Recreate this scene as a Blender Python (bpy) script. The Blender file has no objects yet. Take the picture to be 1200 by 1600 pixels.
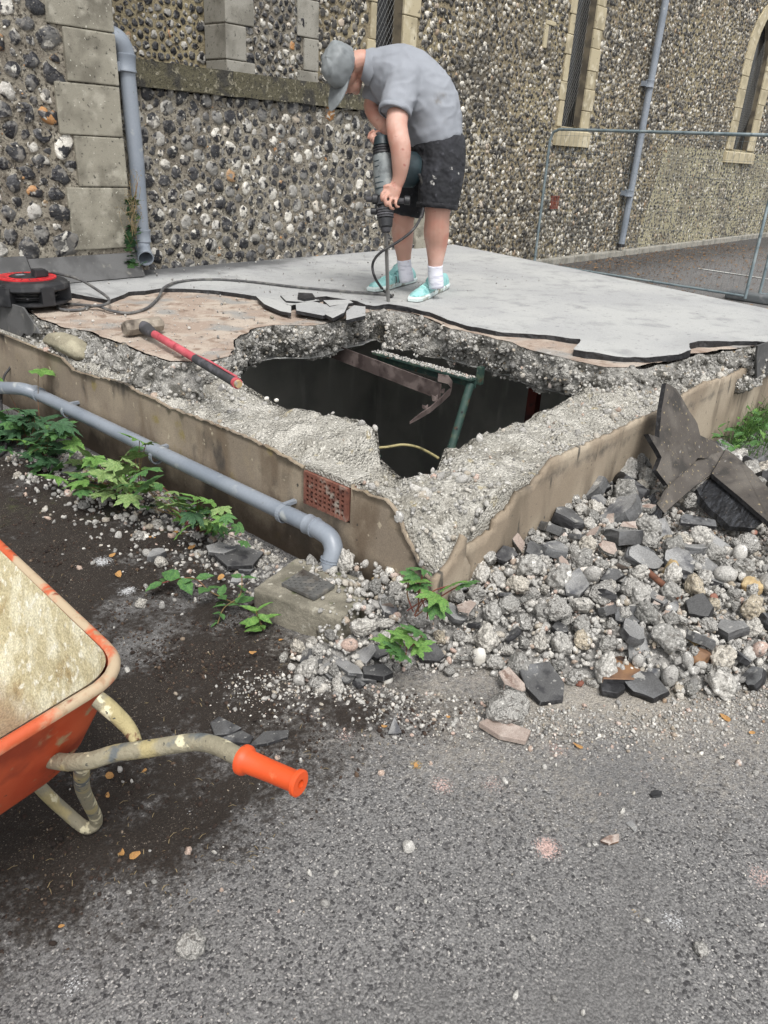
import bpy, bmesh, math, random
import numpy as np
from mathutils import Vector, Matrix, noise as mnoise
from mathutils.geometry import delaunay_2d_cdt
R=random.Random(7); NR=np.random.default_rng(7)
S=bpy.context.scene
# ---------------------------------------------------------------- camera, sky, sun, exposure
CF,CH=1200.0,1.65
def cam_axes(th,ro,ya):
    th,ro,ya=map(math.radians,(th,ro,ya))
    fw=Vector((math.cos(ya)*math.cos(th),math.sin(ya)*math.cos(th),-math.sin(th)))
    r=Vector((math.sin(ya),-math.cos(ya),0)); u=r.cross(fw)
    return (r*math.cos(ro)+u*math.sin(ro), u*math.cos(ro)-r*math.sin(ro), fw)
AX=cam_axes(25.31,3.17,40.43)
cd=bpy.data.cameras.new('camera'); cam=bpy.data.objects.new('camera',cd); S.collection.objects.link(cam); S.camera=cam
cd.sensor_fit='VERTICAL'; cd.sensor_height=24; cd.lens=24*CF/1600; cd.clip_end=500; cd.clip_start=.05
m=Matrix((AX[0],AX[1],-AX[2])).transposed().to_4x4(); m.translation=Vector((0,0,CH)); cam.matrix_world=m
W=bpy.data.worlds.new('World'); S.world=W; W.use_nodes=True
wn=W.node_tree; bg=wn.nodes['Background']
sky=wn.nodes.new('ShaderNodeTexSky'); sky.sky_type='NISHITA'; sky.sun_disc=False
sky.sun_elevation=math.radians(58); sky.sun_rotation=math.radians(90-235); sky.dust_density=3; sky.air_density=1.0
hs=wn.nodes.new('ShaderNodeHueSaturation'); hs.inputs['Saturation'].default_value=.12
wn.links.new(sky.outputs[0],hs.inputs['Color']); wn.links.new(hs.outputs[0],bg.inputs['Color'])
bg.inputs['Strength'].default_value=.13
sd=bpy.data.lights.new('sun','SUN'); sd.energy=1.3; sd.angle=math.radians(18); sd.color=(1,.965,.92)
so=bpy.data.objects.new('sun',sd); S.collection.objects.link(so)
az=math.radians(235); el=math.radians(58)   # light comes from behind the camera's left shoulder
sv=Vector((math.cos(az)*math.cos(el),math.sin(az)*math.cos(el),math.sin(el)))
so.rotation_euler=sv.to_track_quat('Z','Y').to_euler()
S.view_settings.view_transform='Standard'; S.view_settings.look='None'; S.view_settings.exposure=.82; S.view_settings.gamma=1
S.view_settings.use_curve_mapping=False
# ---------------------------------------------------------------- measuring helpers
def ray(u,v): return AX[0]*((u-600)/CF)+AX[1]*((800-v)/CF)+AX[2]
def U(u,v,z=None,x=None,y=None):
    d=ray(u,v)
    t=(z-CH)/d.z if z is not None else (x/d.x if x is not None else y/d.y)
    return Vector((0,0,CH))+d*t
HD=Vector((math.cos(math.radians(40.43)),math.sin(math.radians(40.43)),0)); RT=Vector((HD.y,-HD.x,0))
def D(u,v,dep):
    d=ray(u,v); return Vector((0,0,CH))+d*(dep/d.dot(HD))
def Upl(u,v,a,b,c):
    n=(b-a).cross(c-a); d=ray(u,v); o=Vector((0,0,CH)); return o+d*((a-o).dot(n)/d.dot(n))
# ---------------------------------------------------------------- naming helpers
def mesh(name,vs,fs,mats=None,fm=None,smooth=False,attrs=None):
    me=bpy.data.meshes.new(name)
    if isinstance(vs,np.ndarray) and isinstance(fs,np.ndarray):
        n=fs.shape[1]; me.vertices.add(len(vs)); me.vertices.foreach_set('co',vs.astype(np.float32).ravel())
        me.loops.add(fs.size); me.loops.foreach_set('vertex_index',fs.astype(np.int32).ravel())
        me.polygons.add(len(fs)); me.polygons.foreach_set('loop_start',np.arange(0,fs.size,n,dtype=np.int32))
        me.polygons.foreach_set('loop_total',np.full(len(fs),n,dtype=np.int32)); me.update(calc_edges=True)
    else:
        me.from_pydata([tuple(v) for v in vs],[],[tuple(int(i) for i in f) for f in fs]); me.update()
    if mats is not None:
        for mm in (mats if isinstance(mats,(list,tuple)) else [mats]): me.materials.append(mm)
    if fm is not None: me.polygons.foreach_set('material_index',np.array(fm,dtype=np.int32))
    if smooth: me.polygons.foreach_set('use_smooth',np.ones(len(me.polygons),dtype=bool))
    if attrs:
        for k,a in attrs.items():
            at=me.attributes.new(k,'FLOAT','POINT'); at.data.foreach_set('value',np.asarray(a,dtype=np.float32) if np.ndim(a) else np.full(len(me.vertices),a,dtype=np.float32))
    return me
def put(name,me,parent=None,mw=None):
    o=bpy.data.objects.new(name,me); S.collection.objects.link(o)
    if mw is not None: o.matrix_local=mw
    if parent is not None: o.parent=parent
    return o
def tag(o,label,cat,group=None):
    o['label']=label; o['category']=cat
    if group: o['group']=group
    return o
def thing(name,label,cat,loc=(0,0,0),group=None):
    o=put(name,None); o.location=loc; o.empty_display_size=.05; tag(o,label,cat,group); return o
def rel(o,parent):           # parent keeps the world place (things sit at pure translations)
    o.parent=parent; o.location=o.location-parent.location; return o
def part(name,me,parent):
    o=put(name,me); o.location=-Vector(parent['_o']) if False else (0,0,0)
    o.parent=parent; o.location=Vector((0,0,0))-Vector(world_loc(parent)); return o
def world_loc(p):
    l=Vector((0,0,0))
    while p is not None: l=l+p.location; p=p.parent
    return l
# ---------------------------------------------------------------- numpy noise
def _h(i,j,k,s):
    n=(i*374761393+j*668265263+k*2147483647+s*1274126177)&0xffffffff
    n=((n^(n>>13))*1274126177)&0xffffffff
    return ((n^(n>>16))&0xffff)/65535.0
def vn(p,sc=1.0,seed=0):
    p=np.asarray(p,float)*sc
    if p.shape[1]==2: p=np.c_[p,np.zeros(len(p))]
    i=np.floor(p).astype(np.int64); f=p-i; f=f*f*(3-2*f); r=0
    for a in (0,1):
        for b in (0,1):
            for c in (0,1):
                w=(f[:,0] if a else 1-f[:,0])*(f[:,1] if b else 1-f[:,1])*(f[:,2] if c else 1-f[:,2])
                r=r+w*_h(i[:,0]+a,i[:,1]+b,i[:,2]+c,seed)
    return r*2-1
def cellv(p,sp,seed=0,am=1.0):
    """a constant random value inside each irregular cell of about sp metres: fractured ledges"""
    p=np.asarray(p,float)/sp; i=np.floor(p).astype(np.int64); best=np.full(len(p),9.); val=np.zeros(len(p))
    for a in (-1,0,1):
        for b in (-1,0,1):
            for c in (-1,0,1):
                I=i+np.array([a,b,c]); q=np.stack([I[:,k]+_h(I[:,0],I[:,1],I[:,2],seed+k*7) for k in range(3)],1); d=((q-p)**2).sum(1); m=d<best; best=np.where(m,d,best); val=np.where(m,_h(I[:,0],I[:,1],I[:,2],seed+50),val)
    return val*2-1
def fbm(p,sc=1.0,seed=0,o=4):
    r=0;a=.5
    for k in range(o): r=r+a*vn(p,sc*2**k,seed+k*17); a*=.5
    return r
# ---------------------------------------------------------------- materials
def srgb(h):
    h=h.lstrip('#'); c=[int(h[i:i+2],16)/255 for i in (0,2,4)]
    return tuple(x/12.92 if x<=.04045 else ((x+.055)/1.055)**2.4 for x in c)
def M(name,base,layers=(),rough=.85,bump=.0,bscale=60,bdist=.01,metal=0,speck=0,speckscale=300,tone=None,trans=0,coat=0,vor=None,attrmix=(),bdet=8):
    """base colour, then layers (colour, noise scale, low, high[, detail, kind, stretch]) mixed over it in order"""
    mt=bpy.data.materials.new(name); mt.use_nodes=True; nt=mt.node_tree; N=nt.nodes; L=nt.links
    b=N['Principled BSDF']; b.inputs['Roughness'].default_value=rough; b.inputs['Metallic'].default_value=metal
    if coat: b.inputs['Coat Weight'].default_value=coat
    tc=N.new('ShaderNodeTexCoord'); oi=N.new('ShaderNodeObjectInfo'); va=N.new('ShaderNodeVectorMath'); va.operation='MULTIPLY_ADD'
    va.inputs[1].default_value=(37,53,71); L.new(oi.outputs['Random'],va.inputs[0]); L.new(tc.outputs['Object'],va.inputs[2]); co=va.outputs[0]
    def mapd(st):
        if not st: return co
        mp=N.new('ShaderNodeMapping'); mp.inputs['Scale'].default_value=st; L.new(co,mp.inputs[0]); return mp.outputs[0]
    def rgb(c):
        if isinstance(c,str): c=srgb(c)
        n=N.new('ShaderNodeRGB'); n.outputs[0].default_value=(*c,1); return n.outputs[0]
    cur=rgb(base)
    def mixc(a,bb,f,mode='MIX'):
        mx=N.new('ShaderNodeMix'); mx.data_type='RGBA'; mx.blend_type=mode
        L.new(f,mx.inputs[0]) if not isinstance(f,float) else setattr(mx.inputs[0],'default_value',f)
        L.new(a,mx.inputs[6]); L.new(bb,mx.inputs[7]); return mx.outputs[2]
    def rng(src,lo,hi,a=0,c=1):
        r=N.new('ShaderNodeMapRange'); r.interpolation_type='SMOOTHSTEP'
        for k,v in zip(range(1,5),(lo,hi,a,c)): r.inputs[k].default_value=v
        L.new(src,r.inputs[0]); return r.outputs[0]
    if tone:     # list of (position, colour) driven by the per-piece 'tone' attribute
        at=N.new('ShaderNodeAttribute'); at.attribute_name='tone'
        cr=N.new('ShaderNodeValToRGB'); cr.color_ramp.interpolation='LINEAR'
        el_=cr.color_ramp.elements
        while len(el_)<len(tone): el_.new(.5)
        for e,(p,c) in zip(el_,tone):
            e.position=p; e.color=(*(srgb(c) if isinstance(c,str) else c),1)
        L.new(at.outputs['Fac'],cr.inputs[0]); cur=cr.outputs[0]
    for ly in layers:
        c,sc,lo,hi=ly[:4]; det=ly[4] if len(ly)>4 else 5; kind=ly[5] if len(ly)>5 else 'n'; st=ly[6] if len(ly)>6 else None
        if kind=='v':
            t=N.new('ShaderNodeTexVoronoi'); t.inputs['Scale'].default_value=sc; src=t.outputs['Distance']
        elif kind=='c':
            t=N.new('ShaderNodeTexVoronoi'); t.inputs['Scale'].default_value=sc
            sp=N.new('ShaderNodeSeparateColor'); L.new(t.outputs['Color'],sp.inputs[0]); src=sp.outputs[0]
        else:
            t=N.new('ShaderNodeTexNoise'); t.inputs['Scale'].default_value=sc; t.inputs['Detail'].default_value=det; src=t.outputs[0]
        L.new(mapd(st),t.inputs['Vector']); cur=mixc(cur,rgb(c),rng(src,lo,hi))
    for (an,c,lo,hi,nsc,namt) in attrmix:    # stains placed by a mesh attribute, ragged by noise
        at=N.new('ShaderNodeAttribute'); at.attribute_name=an
        t=N.new('ShaderNodeTexNoise'); t.inputs['Scale'].default_value=nsc; t.inputs['Detail'].default_value=8; t.inputs['Roughness'].default_value=.65; L.new(co,t.inputs['Vector'])
        ma=N.new('ShaderNodeMath'); ma.operation='MULTIPLY_ADD'; L.new(t.outputs[0],ma.inputs[0]); ma.inputs[1].default_value=namt; L.new(at.outputs['Fac'],ma.inputs[2])
        cc=rgb(c)
        cur=mixc(cur,cc,rng(ma.outputs[0],lo+namt*.5,hi+namt*.5))
    if speck:
        t=N.new('ShaderNodeTexNoise'); t.inputs['Scale'].default_value=speckscale; t.inputs['Detail'].default_value=3; L.new(co,t.inputs['Vector'])
        r=rng(t.outputs[0],.3,.7,1-speck,1+speck)
        vm=N.new('ShaderNodeVectorMath'); vm.operation='SCALE'; L.new(cur,vm.inputs[0]); L.new(r,vm.inputs[3]); cur=vm.outputs[0]
    L.new(cur,b.inputs['Base Color'])
    if bump:
        t=N.new('ShaderNodeTexNoise'); t.inputs['Scale'].default_value=bscale; t.inputs['Detail'].default_value=bdet; t.inputs['Roughness'].default_value=.6; L.new(co,t.inputs['Vector'])
        h=t.outputs[0]
        if vor:
            v=N.new('ShaderNodeTexVoronoi'); v.inputs['Scale'].default_value=vor; L.new(co,v.inputs['Vector'])
            ad=N.new('ShaderNodeMath'); ad.operation='SUBTRACT'; L.new(h,ad.inputs[0]); L.new(v.outputs['Distance'],ad.inputs[1]); h=ad.outputs[0]
        bp=N.new('ShaderNodeBump'); bp.inputs['Strength'].default_value=bump; bp.inputs['Distance'].default_value=bdist
        L.new(h,bp.inputs['Height']); L.new(bp.outputs[0],b.inputs['Normal'])
    mt['rough']=rough
    return mt
# ---------------------------------------------------------------- shape helpers
def ico(sub):
    bm=bmesh.new(); bmesh.ops.create_icosphere(bm,subdivisions=sub,radius=1)
    v=np.array([x.co[:] for x in bm.verts]); f=np.array([[y.index for y in x.verts] for x in bm.faces]); bm.free(); return v,f
ICO={k:ico(k+1) for k in (0,1,2,3,4)}
def rock(sub,seed,cuts=6,flat=(1,.8,.65),lump=.0,lsc=3,rough=.06,round_=.4):
    v,f=ICO[sub]; rg=np.random.default_rng(seed)
    n=rg.normal(size=(cuts,3)); n/=np.linalg.norm(n,axis=1)[:,None]; h=rg.uniform(.55,.95,cuts)
    d=v@n.T; rr=np.where(d>.05,h/np.maximum(d,.05),9).min(axis=1); r=np.minimum(rr,1.0)*(1-round_)+round_*.9
    r=r*(1+rough*fbm(v,2.2,seed)*2)
    if lump:
        pts=rg.normal(size=(int(14*lsc),3)); pts/=np.linalg.norm(pts,axis=1)[:,None]
        dd=np.sort(np.sqrt(((v[:,None]-pts[None])**2).sum(2)),axis=1)
        r=r*(1+lump*np.clip(1-dd[:,0]*1.9*np.sqrt(lsc),-.5,1))
    p=v*r[:,None]*np.array(flat)
    return p,f
def rotm(rg,n):
    q=rg.normal(size=(n,4)); q/=np.linalg.norm(q,axis=1)[:,None]; w,x,y,z=q.T
    return np.stack([1-2*(y*y+z*z),2*(x*y-z*w),2*(x*z+y*w),2*(x*y+z*w),1-2*(x*x+z*z),2*(y*z-x*w),2*(x*z-y*w),2*(y*z+x*w),1-2*(x*x+y*y)],1).reshape(n,3,3)
def bulk(variants,pos,sc,rot,tone,extra=None):
    """merge n scaled, turned copies of the variants into one vertex/face array"""
    n=len(pos); vi=NR.integers(0,len(variants),n); V=[];F=[];T=[];off=0;X=[]
    for k,(v,f,*ex) in enumerate(variants):
        idx=np.where(vi==k)[0]
        if not len(idx): continue
        s=sc[idx]; s=s[:,None] if s.ndim==1 else s
        P=np.einsum('nij,nvj->nvi',rot[idx],v[None]*s[:,None,:])+pos[idx][:,None]
        V.append(P.reshape(-1,3)); m_=len(v)
        F.append((f[None]+(np.arange(len(idx))*m_)[:,None,None]+off).reshape(-1,f.shape[1])); off+=len(idx)*m_
        T.append(np.repeat(tone[idx],m_))
        if ex: X.append(np.tile(ex[0],len(idx)))
    return np.concatenate(V),np.concatenate(F),np.concatenate(T),(np.concatenate(X) if X else None)
def box(lo,hi):
    (a,b,c),(d,e,f)=lo,hi
    return [(a,b,c),(d,b,c),(d,e,c),(a,e,c),(a,b,f),(d,b,f),(d,e,f),(a,e,f)],[(0,3,2,1),(4,5,6,7),(0,1,5,4),(1,2,6,5),(2,3,7,6),(3,0,4,7)]
def join(*ms):
    V=[];F=[]
    for v,f in ms:
        o=len(V); V+= [tuple(x) for x in v]; F+=[tuple(i+o for i in q) for q in f]
    return V,F
def bev_box(name,lo,hi,mat,w=.006,seg=2,jit=0):
    bm=bmesh.new(); v,f=box(lo,hi); vv=[bm.verts.new(x) for x in v]; [bm.faces.new([vv[i] for i in q]) for q in f]
    bmesh.ops.bevel(bm,geom=bm.edges[:],offset=w,segments=seg,affect='EDGES',profile=.6)
    if jit:
        for x in bm.verts: x.co+=Vector(mnoise.noise_vector(x.co*9))*jit
    me=bpy.data.meshes.new(name); bm.to_mesh(me); bm.free(); me.materials.append(mat); return me
def frames(pts,up=None):
    T=[]
    for i in range(len(pts)):
        a=pts[max(i-1,0)];b=pts[min(i+1,len(pts)-1)]; t=(b-a); T.append(t.normalized() if t.length>1e-9 else Vector((0,0,1)))
    u=up or (Vector((0,0,1)) if abs(T[0].z)<.9 else Vector((1,0,0)))
    out=[]
    x=None
    for t in T:
        if x is None or up is not None: x=u.cross(t)
        else: x=x-t*x.dot(t)
        if x.length<1e-6: x=Vector((1,0,0)).cross(t)
        x.normalize(); y=t.cross(x); out.append((t,x,y))
    return out
def loft(pts,ra,rb=None,n=12,up=None,caps=True,round_cap=False):
    pts=[Vector(p) for p in pts]; rb=rb or ra
    if round_cap:
        fr=frames(pts,up)
        a0,a1=pts[0]-fr[0][0]*min(ra[0],rb[0])*.6,pts[-1]+fr[-1][0]*min(ra[-1],rb[-1])*.6
        pts=[a0,pts[0]-fr[0][0]*min(ra[0],rb[0])*.42]+pts+[pts[-1]+fr[-1][0]*min(ra[-1],rb[-1])*.42,a1]
        ra=[ra[0]*.35,ra[0]*.78]+list(ra)+[ra[-1]*.78,ra[-1]*.35]; rb=[rb[0]*.35,rb[0]*.78]+list(rb)+[rb[-1]*.78,rb[-1]*.35]
    fr=frames(pts,up); V=[];F=[]
    if up is not None and up==HD: ra,rb=rb,ra      # figure rows: first radius across the picture, second in depth
    for p,(t,x,y),a,b in zip(pts,fr,ra,rb):
        for k in range(n):
            an=2*math.pi*k/n; V.append(p+x*math.cos(an)*b+y*math.sin(an)*a)   # x = sideways (rb), y = (ra)
    for i in range(len(pts)-1):
        for k in range(n): k2=(k+1)%n; F.append((i*n+k,i*n+k2,(i+1)*n+k2,(i+1)*n+k))
    if caps: F.append(tuple(range(n))[::-1]); F.append(tuple((len(pts)-1)*n+k for k in range(n)))
    return V,F
def smoothpath(pts,k=8):
    pts=[Vector(p) for p in pts]; out=[]
    for i in range(len(pts)-1):
        p0=pts[max(i-1,0)];p1=pts[i];p2=pts[i+1];p3=pts[min(i+2,len(pts)-1)]
        for j in range(k):
            t=j/k; out.append(.5*((2*p1)+(p2-p0)*t+(2*p0-5*p1+4*p2-p3)*t*t+(3*p1-p0-3*p2+p3)*t**3))
    out.append(pts[-1]); return out
def tube(pts,r,n=12,k=8,smooth=True):
    p=smoothpath(pts,k) if k>1 else [Vector(q) for q in pts]
    rr=[r]*len(p) if not isinstance(r,(list,tuple)) else [r[min(int(i/(len(p)-1)*(len(r)-1)),len(r)-2)]*(1-((i/(len(p)-1)*(len(r)-1))%1 if i<len(p)-1 else 1))+r[min(int(i/(len(p)-1)*(len(r)-1))+1,len(r)-1)]*((i/(len(p)-1)*(len(r)-1))%1 if i<len(p)-1 else 1) for i in range(len(p))]
    return loft(p,rr,n=n)
def prism(poly,z0,z1):       # poly: list of xy
    n=len(poly); area=sum(poly[i][0]*poly[(i+1)%n][1]-poly[(i+1)%n][0]*poly[i][1] for i in range(n))
    if area<0: poly=poly[::-1]
    V=[(x,y,z0) for x,y in poly]+[(x,y,z1) for x,y in poly]
    return V,[tuple(range(n))[::-1],tuple(range(n,2*n))]+[(i,(i+1)%n,n+(i+1)%n,n+i) for i in range(n)]
def plate(pts,th,nrm=None):  # a flat slab of given 3-D outline, thickness behind the outline
    pts=[Vector(p) for p in pts]; n=len(pts)
    if nrm is None:
        nrm=Vector((0,0,0))
        for i in range(n): nrm+=pts[i].cross(pts[(i+1)%n])
        nrm.normalize()
    V=pts+[p-nrm*th for p in pts]
    return V,[tuple(range(n)),tuple(range(n,2*n))[::-1]]+[(i,n+i,n+(i+1)%n,(i+1)%n) for i in range(n)]
def shade(me,ang=35):
    me.polygons.foreach_set('use_smooth',np.ones(len(me.polygons),dtype=bool))
    me.set_sharp_from_angle(angle=math.radians(ang)); return me
def remesh(name,parts,vox,mat,sm=4,disp=None):
    """one continuous surface round all the given closed shapes"""
    v,f=join(*parts); me=mesh(name,v,f); o=put(name,me)
    md=o.modifiers.new('r','REMESH'); md.mode='VOXEL'; md.voxel_size=vox
    ms=o.modifiers.new('s','SMOOTH'); ms.iterations=sm; ms.factor=.5
    dg=bpy.context.evaluated_depsgraph_get(); me2=bpy.data.meshes.new_from_object(o.evaluated_get(dg)); me2.name=name
    bpy.data.objects.remove(o); bpy.data.meshes.remove(me)
    if disp is not None:
        n=len(me2.vertices); c=np.empty(n*3,dtype=np.float32); me2.vertices.foreach_get('co',c); c=c.reshape(-1,3)
        nn=np.array([x.vector[:] for x in me2.vertex_normals]); c=c+nn*disp(c.astype(float))[:,None]
        me2.vertices.foreach_set('co',c.astype(np.float32).ravel()); me2.update()
    me2.materials.clear(); me2.materials.append(mat); me2.polygons.foreach_set('use_smooth',np.ones(len(me2.polygons),dtype=bool)); return me2
def resample(pts,step):
    out=[]
    for i in range(len(pts)-1):
        a,b=Vector(pts[i]),Vector(pts[i+1]); k=max(1,int((b-a).length/step))
        for j in range(k): out.append(a.lerp(b,j/k))
    out.append(Vector(pts[-1])); return out
def inpoly(x,y,poly):
    x=np.asarray(x);y=np.asarray(y); r=np.zeros(x.shape,bool); n=len(poly)
    for i in range(n):
        x1,y1=poly[i][0],poly[i][1]; x2,y2=poly[(i+1)%n][0],poly[(i+1)%n][1]
        c=((y1>y)!=(y2>y))&(x<(x2-x1)*(y-y1)/((y2-y1) if y2!=y1 else 1e-9)+x1); r^=c
    return r
def dpoly(x,y,poly,closed=True):
    d=np.full(np.shape(x),1e9); n=len(poly)
    for i in range(n if closed else n-1):
        a=np.array(poly[i][:2]);b=np.array(poly[(i+1)%n][:2]); ab=b-a; t=np.clip(((x-a[0])*ab[0]+(y-a[1])*ab[1])/(ab@ab+1e-12),0,1)
        d=np.minimum(d,np.hypot(x-a[0]-t*ab[0],y-a[1]-t*ab[1]))
    return d
def dpts(n,x0,x1,y0,y1,rad,tries=30,seed=1,mask=None,pack=.84):
    """dart throwing: rad(x,y) gives the spacing; returns points"""
    rg=np.random.default_rng(seed); cell=.06; G={}; out=[]
    N_=n*tries; X=rg.uniform(x0,x1,N_);Y=rg.uniform(y0,y1,N_); RR=rad(X,Y,rg); ok=np.ones(N_,bool) if mask is None else mask(X,Y)
    o=np.argsort(-RR+rg.normal(0,.15*RR.mean(),N_))
    for i in o:
        if not ok[i]: continue
        x,y,r=X[i],Y[i],RR[i]; cx,cy=int(x//cell),int(y//cell); k=int((r*2.2)//cell)+1; bad=False
        for a in range(cx-k,cx+k+1):
            for b in range(cy-k,cy+k+1):
                for (px,py,pr) in G.get((a,b),()):
                    if (px-x)**2+(py-y)**2<((pr+r)*pack)**2: bad=True;break
                if bad: break
            if bad: break
        if bad: continue
        G.setdefault((cx,cy),[]).append((x,y,r)); out.append((x,y,r))
        if len(out)>=n: break
    return np.array(out)
# ================================================================ materials of the setting
MT={}
MT['mortar']=M('lime_mortar','#8e887b',[('#716a5f',3,.4,.65),('#a8a294',14,.55,.7),('#3f3a32',45,.5,.66)],rough=.95,bump=.9,bscale=70,bdist=.012,speck=.22,speckscale=220)
MT['mortar_tan']=M('tan_mortar','#887d66',[('#978c70',.7,.45,.62),('#5f594d',1.3,.5,.66),('#4b443a',22,.5,.68)],rough=.95,bump=.9,bscale=50,bdist=.015,speck=.25,speckscale=150)
MT['mortar_pale']=M('pale_repointed_mortar','#a09a80',[('#857f6c',1.1,.45,.62),('#5a5448',26,.55,.7)],rough=.95,bump=.8,bscale=50,bdist=.015,speck=.2,speckscale=150)
FT=[(0,'#2d2e31'),(.25,'#424244'),(.42,'#62615f'),(.6,'#8b8984'),(.75,'#b9b6af'),(.9,'#d2cec4'),(.95,'#9a8468'),(1,'#b07b45')]
MT['flint']=M('knapped_flint','#444444',tone=FT,layers=[('#222226',12,.50,.56,4),('#77746f',18,.55,.64,5),('#bfbcb3',11,.60,.65,6),('#8d877c',60,.63,.70,4)],rough=.36,bump=.8,bscale=60,bdist=.012,attrmix=[('rim','#a39e92',.80,1.12,16,1.5)])
FT2=[(0,'#33312f'),(.3,'#4c4944'),(.5,'#6e6960'),(.66,'#979184'),(.85,'#c4bfb3'),(.93,'#dedad0'),(1,'#8b6c48')]
MT['flint_far']=M('church_flint','#444444',tone=FT2,layers=[('#232323',30,.54,.62,5),('#b9b4a6',22,.6,.66,6)],rough=.5,bump=.5,bscale=50,bdist=.01,attrmix=[('rim','#958d7c',.6,.9,26,.9)])
MT['stone']=M('weathered_ashlar','#8d897c',[('#6c685d',5,.42,.68),('#a19d90',9,.5,.7),('#55524a',2.2,.56,.75,8),('#4e4b43',40,.62,.72,3),('#c6c3b6',55,.68,.74,3)],rough=.9,bump=.45,bscale=80,bdist=.006,speck=.12,speckscale=260)
MT['stone_grey']=M('grey_ashlar','#96938a',[('#7a776e',4,.45,.65),('#5f5d56',30,.6,.7)],rough=.9,bump=.45,bscale=80,bdist=.006,speck=.15,speckscale=200)
MT['stone_cream']=M('cream_limestone','#b3a88c',[('#9c9279',3,.42,.65),('#c7bea6',7,.5,.7),('#6f6858',20,.63,.72)],rough=.9,bump=.3,bscale=70,bdist=.005,speck=.08)
MT['coping']=M('dirty_coping','#54503f',[('#3a3833',7,.45,.62),('#827d6c',26,.56,.66,8),('#2a2925',60,.55,.68,6)],rough=.95,bump=1,bscale=60,bdist=.012,speck=.35,speckscale=140)
MT['lead_flash']=M('grey_felt_flashing','#5b5b5b',[('#474747',5,.45,.65),('#77756f',14,.58,.72)],rough=.8,bump=.2,bscale=60,bdist=.004,speck=.08)
MT['pipe']=M('grey_plastic_pipe','#858c95',[('#767e88',3,.45,.7),('#a5a9a9',12,.62,.75),('#6c6f6c',30,.68,.76)],rough=.38,bump=.05,bscale=60,bdist=.002,speck=.03,speckscale=90)
MT['glass']=M('dark_window_glass','#0d0e10',[('#17191c',6,.4,.6)],rough=.15,bump=.15,bscale=9,bdist=.01)
MT['lead']=M('grey_wire','#6c6c69',rough=.6)
MT['brown_reveal']=M('shaded_brown_reveal','#5b5344',[('#403a30',6,.4,.6)],rough=.9,bump=.3,bscale=40)  # the shadow in the window reveals is put into this dark brown
# ---------------------------------------------------------------- flint pieces
def flint(seed,r,n=9,far=False):
    g=np.random.default_rng(seed); a=np.arange(n)/n*2*np.pi+g.uniform(-.2,.2,n); el=g.uniform(.75,1.0)
    o=np.clip(1+g.normal(0,.1,n),.75,1.15)
    cx=o*np.cos(a); cy=o*np.sin(a)*el; tx,ty=g.normal(0,.11,2); hh=g.uniform(.14,.3)
    def ring(s,z,t=0): return np.c_[cx*s,cy*s,np.full(n,z)+t*(tx*cx*s+ty*cy*s)+g.normal(0,.07,n)]
    if far: rg_=[ring(1,-.3),ring(.8,hh*.8,1)]; rim=[1]*n+[.45]*n+[0]
    else: rg_=[ring(1,-.25),ring(.94,.05,.4),ring(.6,hh,1)]; rim=[1]*n+[.95]*n+[.3]*n+[0]
    c=np.array([[g.normal(0,.15),g.normal(0,.15),hh*g.uniform(.6,1.1)]])
    v=np.concatenate(rg_+[c])*r; f=[]
    for q in range(len(rg_)-1):
        for k in range(n):
            k2=(k+1)%n; f+=[(q*n+k,q*n+k2,(q+1)*n+k2),(q*n+k,(q+1)*n+k2,(q+1)*n+k)]
    q=(len(rg_)-1)*n
    for k in range(n): f.append((q+k,q+(k+1)%n,len(v)-1))
    return v,np.array(f),np.array(rim,float)
WALLB=np.array([[1,0,0],[0,0,-1],[0,1,0]],float)        # wall normal -y
SIDEB=np.array([[0,0,-1],[-1,0,0],[0,1,0]],float)       # wall normal -x
def tones(n,g,w=(.45,.22,.2,.09,.04)):
    b=g.choice(5,n,p=np.array(w)/sum(w)); lo=np.array([0,.35,.58,.8,.95])[b]; hi=np.array([.33,.57,.78,.93,1.0])[b]
    return g.uniform(lo,hi)
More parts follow.
